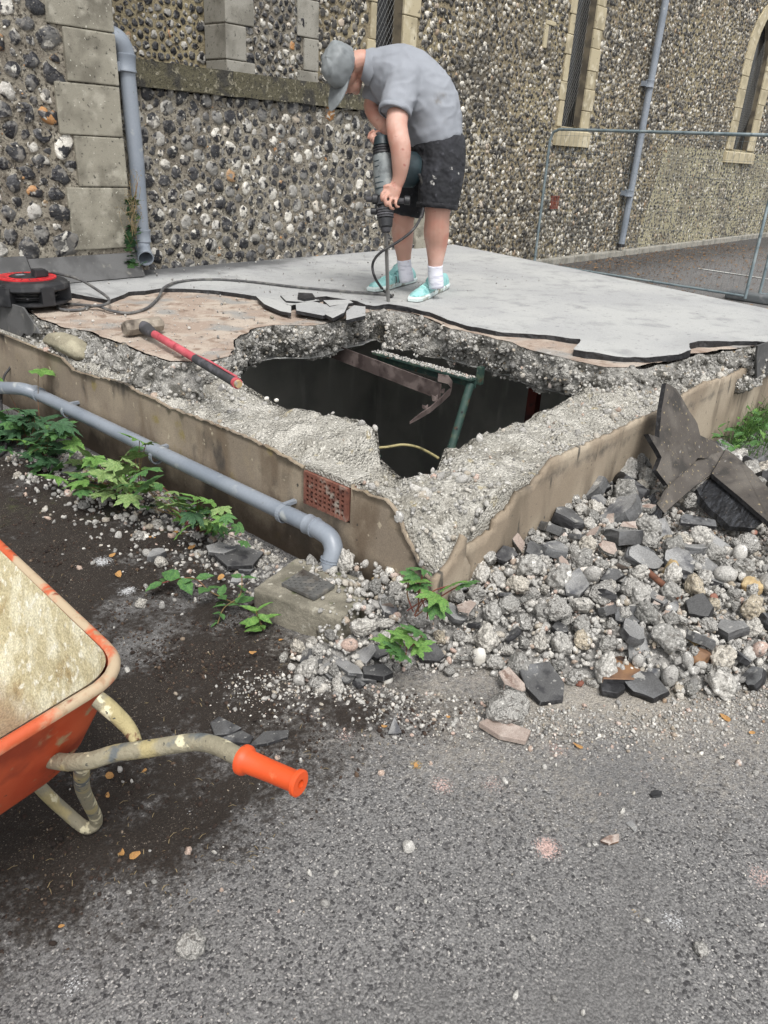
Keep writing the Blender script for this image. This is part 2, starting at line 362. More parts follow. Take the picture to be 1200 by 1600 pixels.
def flints_on(parent,pts,r0,yface,mat,parts=300,seed=3,normal='y',far=False,weights=(.45,.22,.2,.09,.04),shape=(1.1,.95),tilt=0.0):
    """pts: (along, z, radius). the nearest `parts` become single stones, the rest one joined part"""
    g=np.random.default_rng(seed); B=WALLB if normal=='y' else SIDEB
    n=len(pts); a=g.uniform(0,2*np.pi,n); ca,sa=np.cos(a),np.sin(a); Z=np.zeros(n)
    rz=np.stack([ca,-sa,Z,sa,ca,Z,Z,Z,Z+1],1).reshape(n,3,3); rot=np.einsum('ij,njk->nik',B,rz)
    P=np.c_[pts[:,0],np.full(n,yface),pts[:,1]] if normal=='y' else np.c_[np.full(n,yface),pts[:,0],pts[:,1]]
    dist=np.linalg.norm(P-np.array([0,0,CH]),axis=1)/pts[:,2]; order=np.argsort(dist)
    t=tones(n,g,weights); near=order[:parts]; rest=order[parts:]
    if parts:
        NV=26; var=[]
        for k in range(NV):
            v,f,rm=flint(seed*100+k,r0,9); tt=tones(1,g,weights)[0] if k<NV-5 else [.7,.86,.97,.1,.5][k-NV+5]
            var.append(mesh('flint',v,f,mat,attrs={'tone':np.full(len(v),tt),'rim':rm}))
        pl=np.array(world_loc(parent))
        for i in near:
            o=put('flint',var[int(g.integers(NV))],parent); s=pts[i,2]/r0
            mm=Matrix([list(rot[i][q]*[s*shape[0],s*shape[1],s][0] if False else rot[i][q]*s) for q in range(3)]).to_4x4()
            mm.translation=Vector(P[i]-pl); o.matrix_local=mm
    if len(rest):
        vs=[flint(seed*100+500+k,1.0,8 if far else 9,far) for k in range(16)]
        V,F,T,X=bulk(vs,P[rest],pts[rest,2],rot[rest],t[rest])
        o=part('flint_field',mesh('flint_field',V,F,mat,attrs={'tone':T,'rim':X}),parent); o['kind']='stuff'
def cells_on(parent,pts,y0,normal,mat,seed,weights,gap=.008,n=12,over=1.45):
    """flints shaped to fill the room between their neighbours; the 300 that show largest are single stones"""
    g=np.random.default_rng(seed); N=len(pts); A=pts[:,:2]; Rr=pts[:,2]
    D2=np.hypot(A[:,None,0]-A[None,:,0],A[:,None,1]-A[None,:,1]); np.fill_diagonal(D2,9)
    t=tones(N,g,weights); P=np.c_[A[:,0],np.full(N,y0),A[:,1]]
    order=np.argsort(np.linalg.norm(P-np.array([0,0,CH]),axis=1)/Rr); rank=np.empty(N,int); rank[order]=np.arange(N)
    pl=world_loc(parent); V=[];F=[];T=[];X=[];off=0
    for i in range(N):
        nb=np.argsort(D2[i])[:14]; a=np.arange(n)/n*2*np.pi+g.uniform(-.18,.18,n); r=np.full(n,Rr[i]*over*1.25)
        for j in nb:
            d=D2[i,j]; w=d*Rr[i]/(Rr[i]+Rr[j])-gap*.5; ph=math.atan2(A[j,1]-A[i,1],A[j,0]-A[i,0]); c=np.cos(a-ph); m_=c>.12; r[m_]=np.minimum(r[m_],w/c[m_])
        e0=g.uniform(0,3.14); r*=1-g.uniform(0,.30)*np.sin(a-e0)**2; r=np.clip(r*(1-np.abs(g.normal(0,.10,n))),.35*Rr[i],None); r=.8*r+.2*np.minimum(np.roll(r,1),np.roll(r,-1)); m=r.mean()
        cx,cz=r*np.cos(a),r*np.sin(a); tx,tz=g.normal(0,.16,2); hh=m*g.uniform(.10,.30); 
        def ring(s,h,tl=0,nz=.05): return np.c_[cx*s,-(np.full(n,h)+tl*(tx*cx*s+tz*cz*s)+g.normal(0,nz*m,n)),cz*s]
        ox,oz=g.normal(0,.12*m,2); v=np.concatenate([ring(1,-.3*m,0,.02),ring(.95,.03*m,.3,.05),ring(.62,hh,1,.10)+np.array([ox,0,oz]),[[ox*1.5,-hh*g.uniform(.6,1.1),oz*1.5]]])
        f=[]
        for q in range(2):
            for k in range(n): k2=(k+1)%n; f+=[(q*n+k,q*n+k2,(q+1)*n+k2),(q*n+k,(q+1)*n+k2,(q+1)*n+k)]
        for k in range(n): f.append((2*n+k,2*n+(k+1)%n,3*n))
        f=np.array(f); rim=np.r_[np.ones(n),np.full(n,.9),np.full(n,.25),0.]
        if rank[i]<300:
            o=put('flint',mesh('flint',v,f,mat,attrs={'tone':float(t[i]),'rim':rim}),parent); o.location=Vector(P[i])-pl
        else: V.append(v+P[i]); F.append(f+off); T.append(np.full(len(v),t[i])); X.append(rim); off+=len(v)
    if V:
        o=part('flint_field',mesh('flint_field',np.concatenate(V),np.concatenate(F),mat,attrs={'tone':np.concatenate(T),'rim':np.concatenate(X)}),parent); o['kind']='stuff'
def hexpts(x0,x1,z0,z1,sp,seed,rj=.24,jit=.42):
    g=np.random.default_rng(seed); rows=int((z1-z0)/(sp*.86)); out=[]
    cols=int((x1-x0)/sp)
    i,j=np.meshgrid(np.arange(cols),np.arange(rows)); i=i.ravel();j=j.ravel()
    x=x0+(i+.5*(j%2)+.25)*sp+g.normal(0,jit*sp*.5,len(i)); z=z0+(j+.5)*sp*.86+g.normal(0,jit*sp*.5,len(i))
    r=sp*.5*np.clip(g.normal(1.08,rj,len(i)),.5,1.35); return np.c_[x,z,r]
# ================================================================ ground
PXA,PXB,PYA,PYB=2.10,6.6,1.50,5.72
gx=np.unique(np.round(np.concatenate([[-60,-25,-10,-4,-1.5,-.6],np.arange(-.3,2.1,.022),[2.10],np.arange(2.13,6.6,.034),[6.6],np.arange(6.7,8,.1),np.arange(8.2,16,.25),np.arange(16.5,30,.7),[34,45,60,120]]),4))
gy=np.unique(np.round(np.concatenate([[-60,-25,-10,-4,-1.5,-.8],np.arange(-.5,1.5,.022),[1.5],np.arange(1.53,4.6,.03),np.arange(4.7,5.7,.1),[5.72],np.arange(5.85,7.3,.1),[8,12,60]]),4))
GX,GY=np.meshgrid(gx,gy,indexing='ij'); nx,ny=GX.shape; P2=np.c_[GX.ravel(),GY.ravel()]
X,Y=P2[:,0],P2[:,1]
near=(X>-.5)&(X<7)&(Y<5)
Zg=np.where(near,.004*fbm(P2,9,5)+.0025*vn(P2,38,2),.004*fbm(P2,1.5,5))
soilpoly=[tuple(U(*p,z=0)[:2]) for p in [(0,700),(150,720),(330,830),(430,930),(470,1000),(520,1065),(640,1085),(770,1095),(700,1160),(590,1180),(540,1250),(440,1330),(330,1400),(180,1470),(-60,1560),(-700,1500),(-900,700)]]
ins=inpoly(X,Y,soilpoly); ds=dpoly(X,Y,soilpoly); soil=np.clip(.5+np.where(ins,ds,-ds)/.42,0,1)
soil=np.where((X>8),np.clip((Y-4.3)/1.8,0,1)*.62,soil)
soil*=np.where((X<8),np.clip(.93+.75*fbm(P2,2.7,21)+.55*fbm(P2,9,4,3),0,1),1)
Zg+=np.where(near,soil*(.012*fbm(P2,14,9)+.004),0)
# pale dust thrown out round the foot of the heap
dc=[tuple(U(*p,z=0)[:2]) for p in [(480,1050),(620,1070),(760,1090),(880,1100),(1000,1100),(1200,1060)]]
dd=dpoly(X,Y,dc,closed=False); dust=np.clip(1-dd/.95,0,1)**1.6*np.clip(.75+.7*fbm(P2,3.3,8),0,1)
dust=np.maximum(dust,np.clip(1-np.hypot(X-U(200,850,z=0).x,Y-U(200,850,z=0).y)/.7,0,1)*.45)*np.where((X>8)|(X<-.5),0,1)
pink=np.zeros(len(X))
for (u,v,r,a) in [(855,1325,.045,1),(770,1225,.05,.7),(690,1228,.05,.8),(870,1170,.06,.7),(1010,1215,.04,.6),(800,1240,.05,.5),(1190,1370,.05,.8),(540,1150,.05,.7),(930,1275,.04,.5),(1080,1265,.03,.5),(1020,1390,.04,.4)]:
    c=U(u,v,z=0); pink=np.maximum(pink,a*np.clip(1.25-np.hypot(X-c.x,Y-c.y)/r*.75,0,1))
white=np.zeros(len(X))
for (u,v,r,a) in [(115,1540,.05,.72),(120,1500,.04,.55),(1055,1440,.05,.8),(160,878,.06,1),(200,925,.05,1),(270,1100,.06,.5),(1090,1235,.04,.5),(300,1270,.04,.6)]:
    c=U(u,v,z=0); white=np.maximum(white,a*np.clip(1.2-np.hypot(X-c.x,Y-c.y)/r*.8,0,1))
yel=np.zeros(len(X))
for (u,v,r,a) in [(650,1195,.03,1),(1130,1122,.03,1),(995,1425,.025,.8),(870,1190,.03,.5)]:
    c=U(u,v,z=0); yel=np.maximum(yel,a*np.clip(1.2-np.hypot(X-c.x,Y-c.y)/r*.8,0,1))
moss=np.zeros(len(X))
for (u,v,r) in [(60,790,.45),(250,830,.3),(20,800,.5),(1180,720,.4),(170,800,.35)]:
    c=U(u,v,z=0); moss=np.maximum(moss,np.clip(1.2-np.hypot(X-c.x,Y-c.y)/r,0,1))
idx=np.arange(nx*ny).reshape(nx,ny); q=np.stack([idx[:-1,:-1],idx[1:,:-1],idx[1:,1:],idx[:-1,1:]],-1)
cx=(gx[:-1]+gx[1:])/2; cy=(gy[:-1]+gy[1:])/2; keep=~((cx[:,None]>PXA)&(cx[:,None]<PXB)&(cy[None]>PYA)&(cy[None]<PYB))
q=q[keep]
MT['asphalt']=M('worn_asphalt','#585757',[('#7d7c7a',150,.62,.42,2,'v'),('#34333a',230,.58,.30,2,'v') if False else ('#3a393b',120,.5,.68,3),('#767574',150,.15,.95,2,'c'),('#373637',130,.24,.0,2,'c'),('#a5a29e',230,.92,.98,2,'c'),('#666564',1.6,.5,.75)],
   rough=.9,bump=.7,bscale=170,bdist=.006,speck=.28,speckscale=230,vor=130,
   attrmix=[('dust','#989288',.15,1.15,60,1.5),('soil','#261f19',.20,.92,48,1.5),('moss','#3f4322',.95,1.5,18,1.5),('pink','#b59a92',.72,.9,210,2.2),('white','#b9babb',.70,.9,190,2.2),('yel','#9c8452',.72,.9,190,2.2),('soil','#8d8377',1.27,1.36,210,2.4),('soil','#1b1512',1.2,1.4,60,2.0),('soil','#6f655b',1.22,1.4,95,2.0)])
g_=put('ground',mesh('ground',np.c_[X,Y,Zg],q,MT['asphalt'],smooth=True,attrs={'soil':soil,'dust':dust,'pink':pink,'white':white,'yel':yel,'moss':moss})); g_['kind']='structure'
# white painted line on the far drive
MT['paint']=M('worn_white_paint','#b9b9b4',[('#5c5a57',40,.55,.66)],rough=.8)
a,b=U(1090,420,z=0),U(1200,437,z=0); dr=(b-a).normalized(); a-=dr*.0; b+=dr*3; pn=Vector((-dr.y,dr.x,0))*.045
pl=put('painted_line',mesh('painted_line',[a-pn+Vector((0,0,.012)),b-pn+Vector((0,0,.012)),b+pn+Vector((0,0,.012)),a+pn+Vector((0,0,.012))],[(0,1,2,3)],MT['paint'])); pl['kind']='structure'
# ================================================================ church wall
ch=thing('church_wall','long tall church wall of small knapped flints with narrow stone windows','wall',(8,7,0))
YW=7.0; X0,X1,ZT=2.0,40.0,7.5
# windows: x of glass left/right, outer stone left/right, sill z, head z (None = pointed within view)
WIN=[(7.59,8.06,7.45,8.36,2.15,5.9),(12.0,12.62,11.82,12.92,2.1,5.9),(19.75,20.75,19.3,21.2,2.02,4.35)]
def arch_pts(xl,xr,zs,rise,n=8):
    """pointed arch from left springing over the apex to the right springing"""
    w=xr-xl; r=(rise*rise+w*w/4)/w; out=[]
    cxl=xl+r; a1=math.acos(max(-1,min(1,(r-w/2)/r)))
    for k in range(n+1): a=a1*k/n; out.append((cxl-r*math.cos(a),zs+r*math.sin(a)))
    out2=[(xl+xr-x,z) for x,z in out[::-1]][1:]
    return out+out2
def outline(xl,xr,z0,zs,rise): return [(xl,z0)]+arch_pts(xl,xr,zs,rise)+[(xr,z0)]
pl2=[(X0,-.3),(X1,-.3),(X1,ZT),(X0,ZT)]; vv=[Vector(p) for p in pl2]; ee=[(0,1),(1,2),(2,3),(3,0)]; holes=[]
for (gl,gr,ol,orr,zs,zh) in WIN:
    rise=(gr-gl)*.95
    o=outline(gl-.005,gr+.005,zs,zh-rise*.6,rise); holes.append(o); s=len(vv); vv+=[Vector(p) for p in o]; ee+=[(s+i,s+(i+1)%len(o)) for i in range(len(o))]
r_=delaunay_2d_cdt(vv,ee,[],0,1e-6)
fs=[]
for f in r_[2]:
    c=sum((r_[0][i] for i in f),Vector((0,0)))/len(f)
    if inpoly([c.x],[c.y],pl2)[0] and not any(inpoly([c.x],[c.y],h)[0] for h in holes): fs.append(f)
me=mesh('mortar_face',[(p.x,YW,p.y) for p in r_[0]],fs,[MT['mortar_tan'],MT['mortar_pale']])
part('mortar_face',me,ch)
v,f=box((X0,YW+.45,-.3),(X1,YW+.6,ZT)); part('wall_core',mesh('wall_core',v,f,MT['brown_reveal']),ch)
sp=.076
pts=hexpts(6.2,26,0,5.6,sp,11)
keepm=np.ones(len(pts),bool)
for (gl,gr,ol,orr,zs,zh) in WIN:
    rise=(gr-gl)*.95; o=outline(ol-.02,orr+.02,zs-.28,zh-rise*.6,rise+.25); keepm&=~inpoly(pts[:,0],pts[:,1],o)
pts=pts[keepm]
pts[:,2]*=np.clip(1.02+.34*fbm(pts[:,:2]*np.array([.8,1.5]),.8,5,4),.62,1.15); farp=pts[pts[:,0]>15.6]; nearp=pts[pts[:,0]<=15.6]
farp=farp[np.random.default_rng(1).random(len(farp))<.9]
flints_on(ch,nearp,.035,YW-.002,MT['flint_far'],300,seed=4,far=True,weights=(.36,.28,.22,.10,.04))
vs=[flint(9000+k,1.0,8,True) for k in range(12)]
# upper, older work of the far bay is darker; the lower bay is repointed in pale mortar
g=np.random.default_rng(9); a=g.uniform(0,6.28,len(farp)); Zz=np.zeros(len(farp)); rz=np.stack([np.cos(a),-np.sin(a),Zz,np.sin(a),np.cos(a),Zz,Zz,Zz,Zz+1],1).reshape(-1,3,3)
rot=np.einsum('ij,njk->nik',WALLB,rz); low=farp[:,1]<2.0
Pf=np.c_[farp[:,0],np.full(len(farp),YW-.004),farp[:,1]]
V,F,T,Xr=bulk(vs,Pf,farp[:,2]*np.where(low,.78,1.0),rot,tones(len(farp),g,(.42,.25,.18,.11,.04)))
o=part('flint_field',mesh('flint_field',V,F,MT['flint_far'],attrs={'tone':T,'rim':Xr}),ch); o['kind']='stuff'
# repointed bay: thin skin of pale mortar
v,f=box((15.3,YW-.004,.1),(27,YW+.05,2.02)); 
me=mesh('repointed_panel',[(15.55,YW-.003,.09),(32,YW-.003,.09),(32,YW-.003,2.04),(16.1,YW-.003,1.98),(15.9,YW-.003,1.2)],[(0,1,2,3,4)],MT['mortar_pale']); part('repointed_panel',me,ch)
gb=np.random.default_rng(5)
# kerb at the wall foot
kb=thing('wall_kerb','low pale concrete kerb along the foot of the church wall','kerb',(12,6.9,0))
xk=11.0
while xk<27:
    o=part('kerb_stone',bev_box('kerb_stone',(xk,YW-.16,-.05),(xk+.905,YW-.012,.10),MT['stone_grey'],.012,2,.003),kb); xk+=.915
# windows
def window(gl,gr,ol,orr,zs,zh,visible_to,name_kind):
    rise=(gr-gl)*.95; sp_=zh-rise*.6
    w=thing('church_window',name_kind,'window',((gl+gr)/2,YW,zs))
    gi=outline(gl,gr,zs,sp_,rise); go=outline(ol,orr,zs-.02,sp_,rise+.22)
    rev=[]; dp=.11; gin=outline(gl+.02,gr-.05,zs+.05,sp_,rise*.88)
    # jamb and arch stones, each its own block
    def blocks(xa,xb,left):
        z=zs; k=0; g=random.Random(int(xa*100))
        while z<sp_-.05:
            h=min(g.choice((.26,.31,.36)),sp_-z); x1,x2=(xa+(.0 if k%2 else .045),xb) if left else (xa,xb-(.0 if k%2 else .045))
            part('jamb_stone',bev_box('jamb_stone',(x1,YW-.022-.003*(k%2),z+.003),(x2,YW+.2,z+h-.003),MT['stone_cream'],.008,1,.002),w); z+=h; k+=1
    blocks(ol,gl,True); blocks(gr,orr,False)
    ai=arch_pts(gl,gr,sp_,rise,4); ao=arch_pts(ol,orr,sp_,rise+.22,4)
    for i in range(len(ai)-1):
        a0,a1,b1,b0=ai[i],ai[i+1],ao[i+1],ao[i]; c=[(a0[0]+a1[0]+b0[0]+b1[0])/4,(a0[1]+a1[1]+b0[1]+b1[1])/4]
        qd=[(c[0]+(p[0]-c[0])*.985,c[1]+(p[1]-c[1])*.985) for p in (a0,a1,b1,b0)]
        V,F=prism(qd,-.0,.2); V=[(x,YW-.025+zz,y) for x,y,zz in V]; part('arch_stone',mesh('arch_stone',V,F,MT['stone_cream']),w)
    # splayed reveal, sloping sill, glass and wire guard
    V=[];F=[]
    for (x,z) in gi: V.append((x,YW+.01,z))
    for (x,z) in gin: V.append((x,YW+dp,z))
    n=len(gi)
    for i in range(n-1): F.append((i,i+1,n+i+1,n+i))
    part('reveal',mesh('reveal',V,F,MT['brown_reveal']),w)
    V=[(ol,YW-.06,zs-.27),(orr,YW-.06,zs-.27),(orr,YW-.06,zs-.06),(ol,YW-.06,zs-.06),(ol,YW+.3,zs-.27),(orr,YW+.3,zs-.27),(orr,YW+.3,zs+.09),(ol,YW+.3,zs+.09)]
    part('sill',mesh('sill',V,[(0,1,2,3),(3,2,6,7),(5,4,7,6),(0,3,7,4),(1,5,6,2),(0,4,5,1)],MT['stone_cream']),w)
    pane=part('pane',mesh('pane',[(gl-.05,YW+dp+.01,zs),(gr+.05,YW+dp+.01,zs),(gr+.05,YW+dp+.01,zh+.5),(gl-.05,YW+dp+.01,zh+.5)],[(0,1,2,3)],MT['glass']),w)
    parts_=[]; zz=zs+.1
    xa,xb=gl+.02,gr-.05; st=.055; g=random.Random(3)
    while zz<min(sp_,visible_to):
        for s in (-1,1):
            L_=xb-xa; p=[]
            for k in range(5): t=k/4; p.append(Vector((xa+L_*t,YW+dp-.02,zz+(s*(t-.5))*L_*1.6+g.uniform(-.006,.006))))
            parts_.append(tube(p,.0022,n=4,k=1))
        zz+=st*1.7
    v,f=join(*parts_); part('wire_guard',mesh('wire_guard',v,f,MT['lead']),w)
window(*WIN[0],3.6,'tall narrow church window with wire guard behind the bending worker')
window(*WIN[1],4.6,'tall narrow cream stone church window above the left end of the mesh fence')
window(*WIN[2],4.2,'pointed lancet church window at the far right end of the wall')
# small square stone plaque (old putlog infill) and clay vent
pq=thing('stone_plaque','small cream stone niche block set in flint left of the middle window','stone',(11.3,YW,2.9))
a=U(855,55,y=YW); 
part('block_stone',bev_box('block_stone',(a.x-.12,YW-.035,a.z-.17),(a.x-.03,YW+.05,a.z+.12),MT['stone_cream'],.01),pq)
part('block_stone',bev_box('block_stone',(a.x-.10,YW-.03,a.z+.125),(a.x+.16,YW+.05,a.z+.18),MT['stone_cream'],.01),pq)
part('niche',bev_box('niche',(a.x-.028,YW-.02,a.z-.16),(a.x+.05,YW+.05,a.z+.12),MT['mortar'],.01),pq)
MT['terracotta']=M('terracotta','#7d4636',[('#5f372d',20,.4,.65),('#8f6a5a',9,.55,.7)],rough=.85,bump=.3,bscale=90,bdist=.003)
a=U(865,316,y=YW); vt=thing('clay_vent','small terracotta vent low in the church wall behind the fence','vent',(a.x,YW,a.z))
fr=[((a.x-.12,YW-.03,a.z-.1),(a.x+.12,YW-.005,a.z-.085)),((a.x-.12,YW-.03,a.z+.085),(a.x+.12,YW-.005,a.z+.1))]+[((a.x-.12+.053*k,YW-.03,a.z-.083),(a.x-.095+.053*k,YW-.005,a.z+.083)) for k in range(5)]+[((a.x-.094,YW-.025,a.z-.02),(a.x+.09,YW-.006,a.z-.01))]
v,f=join(*[box(*q_) for q_ in fr]); part('grille',mesh('grille',v,f,MT['terracotta']),vt)
# ---------------------------------------------------------------- rear buttress above the coping
rb_=thing('church_buttress','pale quoined flint buttress rising behind the low coped wall','buttress',(5.5,6.8,0))
XB0=U(350,0,y=6.67).x; YB=6.67; XB1=U(497,60,y=YB).x
V,F=box((XB0+.01,YB+.01,0),(XB1-.01,YW-.01,7)); part('wall_core',mesh('wall_core',V,F,MT['mortar']),rb_)
z=2.0;k=0
while z<5.5:
    h=.29 if k%2 else .33
    wl=.24 if k%2 else .34
    part('quoin_stone',bev_box('quoin_stone',(XB0-.004*(k%2),YB-.012,z+.004),(XB0+wl,YW-.02,z+h-.004),MT['stone_grey'],.01,2,.003),rb_)
    wr=.2 if k%2 else .29
    part('quoin_stone',bev_box('quoin_stone',(XB1-wr,YB-.012,z+.004),(XB1+.004*(k%2),YW-.02,z+h-.004),MT['stone_grey'],.01,2,.003),rb_)
    z+=h;k+=1
pts=hexpts(XB0+.27,XB1-.22,1.9,4.6,.085,31,.12,.5); cells_on(rb_,pts,YB+.006,'y',MT['flint'],31,(.4,.22,.22,.13,.03))
pts=dpts(1500,3.3,6.3,2.1,4.1,lambda x,y,g: np.clip(g.lognormal(math.log(.031),.22,len(x)),.018,.048),seed=33,tries=30); pts=pts[(pts[:,0]<XB0-.04)|(pts[:,0]>XB1+.04)]
pts=pts[(pts[:,0]>3.4)&(pts[:,1]<4.2)]; uw=pts
class _R: pass
cells_on(rb_,pts,YW-.003,'y',MT['flint'],33,(.5,.22,.16,.09,.03),gap=.01)
# ================================================================ low flint wall with coping
YL=5.8; XL0,XL1=3.2,7.05
lw=thing('low_flint_wall','flint lean-to wall with dark mossy stone coping behind the slab','wall',(5.2,5.9,.6))
V,F=box((XL0,YL,.3),(XL1,YL+.42,1.96)); part('mortar_face',mesh('mortar_face',V,F,MT['mortar']),lw)
x=XL0
while x<XL1:
    w_=min(1.35,XL1+.02-x)
    bm=bmesh.new(); nn=24
    V,F=box((x+.002,YL-.055,1.975),(x+w_-.002,YL+.5,2.155)); vv_=[bm.verts.new(p) for p in V]; [bm.faces.new([vv_[i] for i in q_]) for q_ in F]
    bmesh.ops.subdivide_edges(bm,edges=bm.edges[:],cuts=9,use_grid_fill=True)
    for p in bm.verts: p.co+=Vector(mnoise.noise_vector(p.co*14))*.008+Vector(mnoise.noise_vector(p.co*4))*.006
    me=bpy.data.meshes.new('coping_stone'); bm.to_mesh(me); bm.free(); me.materials.append(MT['coping']); part('coping_stone',shade(me,50),lw); x+=w_
rad=lambda x,y,g: np.clip(g.lognormal(math.log(.053),.30,len(x)),.022,.085)
pts=dpts(1700,XL0+.02,XL1-.03,.63,1.95,rad,seed=5,tries=80,pack=.74)
cells_on(lw,pts,YL-.001,'y',MT['flint'],5,(.36,.22,.24,.16,.02),gap=.005)
gb=np.random.default_rng(8); nb=2600
bits=[(rock(0,900+k,cuts=5,flat=(1,.8,.6))) for k in range(6)]
px=gb.uniform(XL0,XL1,nb); pz=gb.uniform(.62,1.95,nb)
V,F,T,_=bulk(bits,np.c_[px,np.full(nb,YL+.001),pz],gb.uniform(.004,.013,nb),rotm(gb,nb),tones(nb,gb,(.3,.2,.25,.2,.05)))
o=part('flint_chips',mesh('flint_chips',V,F,MT['flint'],attrs={'tone':T,'rim':np.zeros(len(V))}),lw); o['kind']='stuff'
# rendered end of the low wall behind the worker's legs
V=bev_box('end_pier',(XL1-.02,YL-.06,.3),(XL1+.26,YL+.4,1.62),MT['stone'],.03,2,.006); part('end_pier',V,lw)
# ================================================================ big left buttress
YQ=5.62; bt=thing('flint_buttress','big flint buttress with squared grey quoin stones beside the downpipe','buttress',(2.6,5.7,.6))
def xr(z): return U(163,0,y=YQ).x
XR=3.40
V,F=box((.2,YQ,.3),(XR-.01,YQ+1.3,7)); part('mortar_face',mesh('mortar_face',V,F,MT['mortar']),bt)
qz=[U(130,392,y=YQ).z+.005]+[U(110,v_,y=YQ).z for v_ in (292,211,128,42)]+[0]*0
qz+= [qz[-1]+.34,qz[-1]+.68,qz[-1]+1.0,qz[-1]+1.34,qz[-1]+1.7]
ql=[U(108,340,y=YQ).x,U(118,250,y=YQ).x,U(88,170,y=YQ).x,U(100,85,y=YQ).x,U(70,20,y=YQ).x,2.8,2.95,2.8,2.95]
for k in range(len(qz)-1):
    me=bev_box('quoin_stone',(ql[k],YQ-.018-.002*(k%2),qz[k]+.004),(XR+.002*(k%2),YQ+1.2,qz[k+1]-.004),MT['stone'],.009,2,.003); part('quoin_stone',me,bt)
rad=lambda x,y,g: np.clip(g.lognormal(math.log(.056),.24,len(x)),.032,.088)
def qmask(x,z):
    m_=np.ones(x.shape,bool)
    for k in range(len(qz)-1): m_&=~((x>ql[k]-.055)&(z>qz[k]-.03)&(z<qz[k+1]+.03))
    return m_&(z>qz[0]+.03)
pts=dpts(760,1.2,3.38,.8,3.2,rad,seed=15,tries=110,mask=qmask,pack=.74)
cells_on(bt,pts,YQ-.001,'y',MT['flint'],15,(.40,.22,.18,.15,.05),gap=.007)
nb=1300; px=gb.uniform(1.3,3.2,nb); pz=gb.uniform(.8,3.2,nb); mk=qmask(px,pz); px,pz=px[mk],pz[mk]; nb=len(px)
V,F,T,_=bulk(bits,np.c_[px,np.full(nb,YQ+.001),pz],gb.uniform(.005,.016,nb),rotm(gb,nb),tones(nb,gb,(.3,.2,.25,.2,.05)))
o=part('flint_chips',mesh('flint_chips',V,F,MT['flint'],attrs={'tone':T,'rim':np.zeros(len(V))}),bt); o['kind']='stuff'
# flashing upstand
z0f,z1f=.655,qz[0]-.012
for (xa,xb,th,zt,nm) in ((1.2,2.55,.030,z1f-.004,0),(2.56,XR+.02,.034,z1f-.025,1)):
    V=[(xa,YQ-.13,z0f),(xb,YQ-.13,z0f),(xb,YQ-.02,zt),(xa,YQ-.02,zt),(xa,YQ+.01,z0f),(xb,YQ+.01,z0f),(xb,YQ+.01,zt),(xa,YQ+.01,zt)]
    part('flashing',mesh('flashing',V,[(0,1,2,3),(3,2,6,7),(0,3,7,4),(1,5,6,2)],MT['lead_flash']),bt)
# ================================================================ basement: walls, slab, felt
MT['concrete']=M('broken_concrete','#8d8b86',[('#aaa8a2',16,.48,.62,8),('#6d6a64',8,.5,.68),('#b5a898',60,.64,.7,2),('#5c5b59',130,.0,.22,2,'c'),('#c4c1ba',120,.82,.93,2,'c')],rough=.95,bump=1,bscale=75,bdist=.014,speck=.3,speckscale=300,vor=60)
MT['rubble']=M('rubble_stone','#888888',tone=[(0,'#6b6a68'),(.25,'#8f8d89'),(.55,'#a9a7a2'),(.75,'#bcb9b2'),(.84,'#9a9080'),(.9,'#b19a8e'),(.95,'#dad7cf'),(1,'#8b6f52')],layers=[('#c9c7c2',45,.56,.68,6),('#5d5b59',70,.6,.72,4)],rough=.92,bump=.9,bscale=120,bdist=.006,speck=.3,speckscale=380)
MT['core']=M('wall_core_mortar','#a4a198',[('#bdbab1',9,.46,.62,8),('#8a867c',5,.52,.7,6),('#ada388',14,.62,.72),('#605d57',60,.6,.7,4),('#cac7be',120,.84,.93,2,'c')],rough=.95,bump=1,bscale=60,bdist=.014,speck=.25,speckscale=280,vor=85)
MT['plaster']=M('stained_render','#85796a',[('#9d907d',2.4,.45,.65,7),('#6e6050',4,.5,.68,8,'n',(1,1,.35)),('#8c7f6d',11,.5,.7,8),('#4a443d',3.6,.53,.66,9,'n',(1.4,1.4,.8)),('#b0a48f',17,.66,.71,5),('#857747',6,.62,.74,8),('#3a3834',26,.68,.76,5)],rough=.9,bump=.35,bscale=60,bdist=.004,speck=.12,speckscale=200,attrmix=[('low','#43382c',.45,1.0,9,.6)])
MT['plaster2']=M('stained_render_lit','#8a7d6c',[('#a29684',2.4,.45,.65,7),('#756a5b',5,.5,.7,8,'n',(1.4,1,.4)),('#43403a',7,.62,.72,8,'n',(2.4,1,.5)),('#55504a',40,.68,.75,4)],rough=.9,bump=.3,bscale=60,bdist=.004,speck=.1,speckscale=200,attrmix=[('low','#4a4236',.5,1.05,9,.5),('top','#45423e',.75,1.35,12,1.2)])  # paler render copy: the right wall's stronger light is put into its colour
MT['screed']=M('pinkish_screed','#9c8c7f',[('#afa396',5,.44,.62,8),('#837163',9,.54,.68,8),('#8f8d89',3.5,.52,.68),('#4a4540',16,.64,.72,6),('#b7aa9c',40,.62,.72,4)],rough=.9,bump=.5,bscale=50,bdist=.006,speck=.18,speckscale=200)
MT['felt']=M('grey_mineral_felt','#a0a1a1',[('#acadab',1.3,.4,.65,8),('#929393',6,.5,.72,9),('#7c7d7e',30,.6,.74,6),('#b3b2ae',60,.6,.74,4)],rough=.85,bump=.5,bscale=130,bdist=.004,speck=.16,speckscale=240,attrmix=[('rear_tone','#565758',.4,1.0,6,.6)])
MT['bitumen']=M('black_bitumen','#222224',[('#38383a',20,.5,.65),('#141416',50,.5,.7)],rough=.6,bump=.8,bscale=60,bdist=.008)
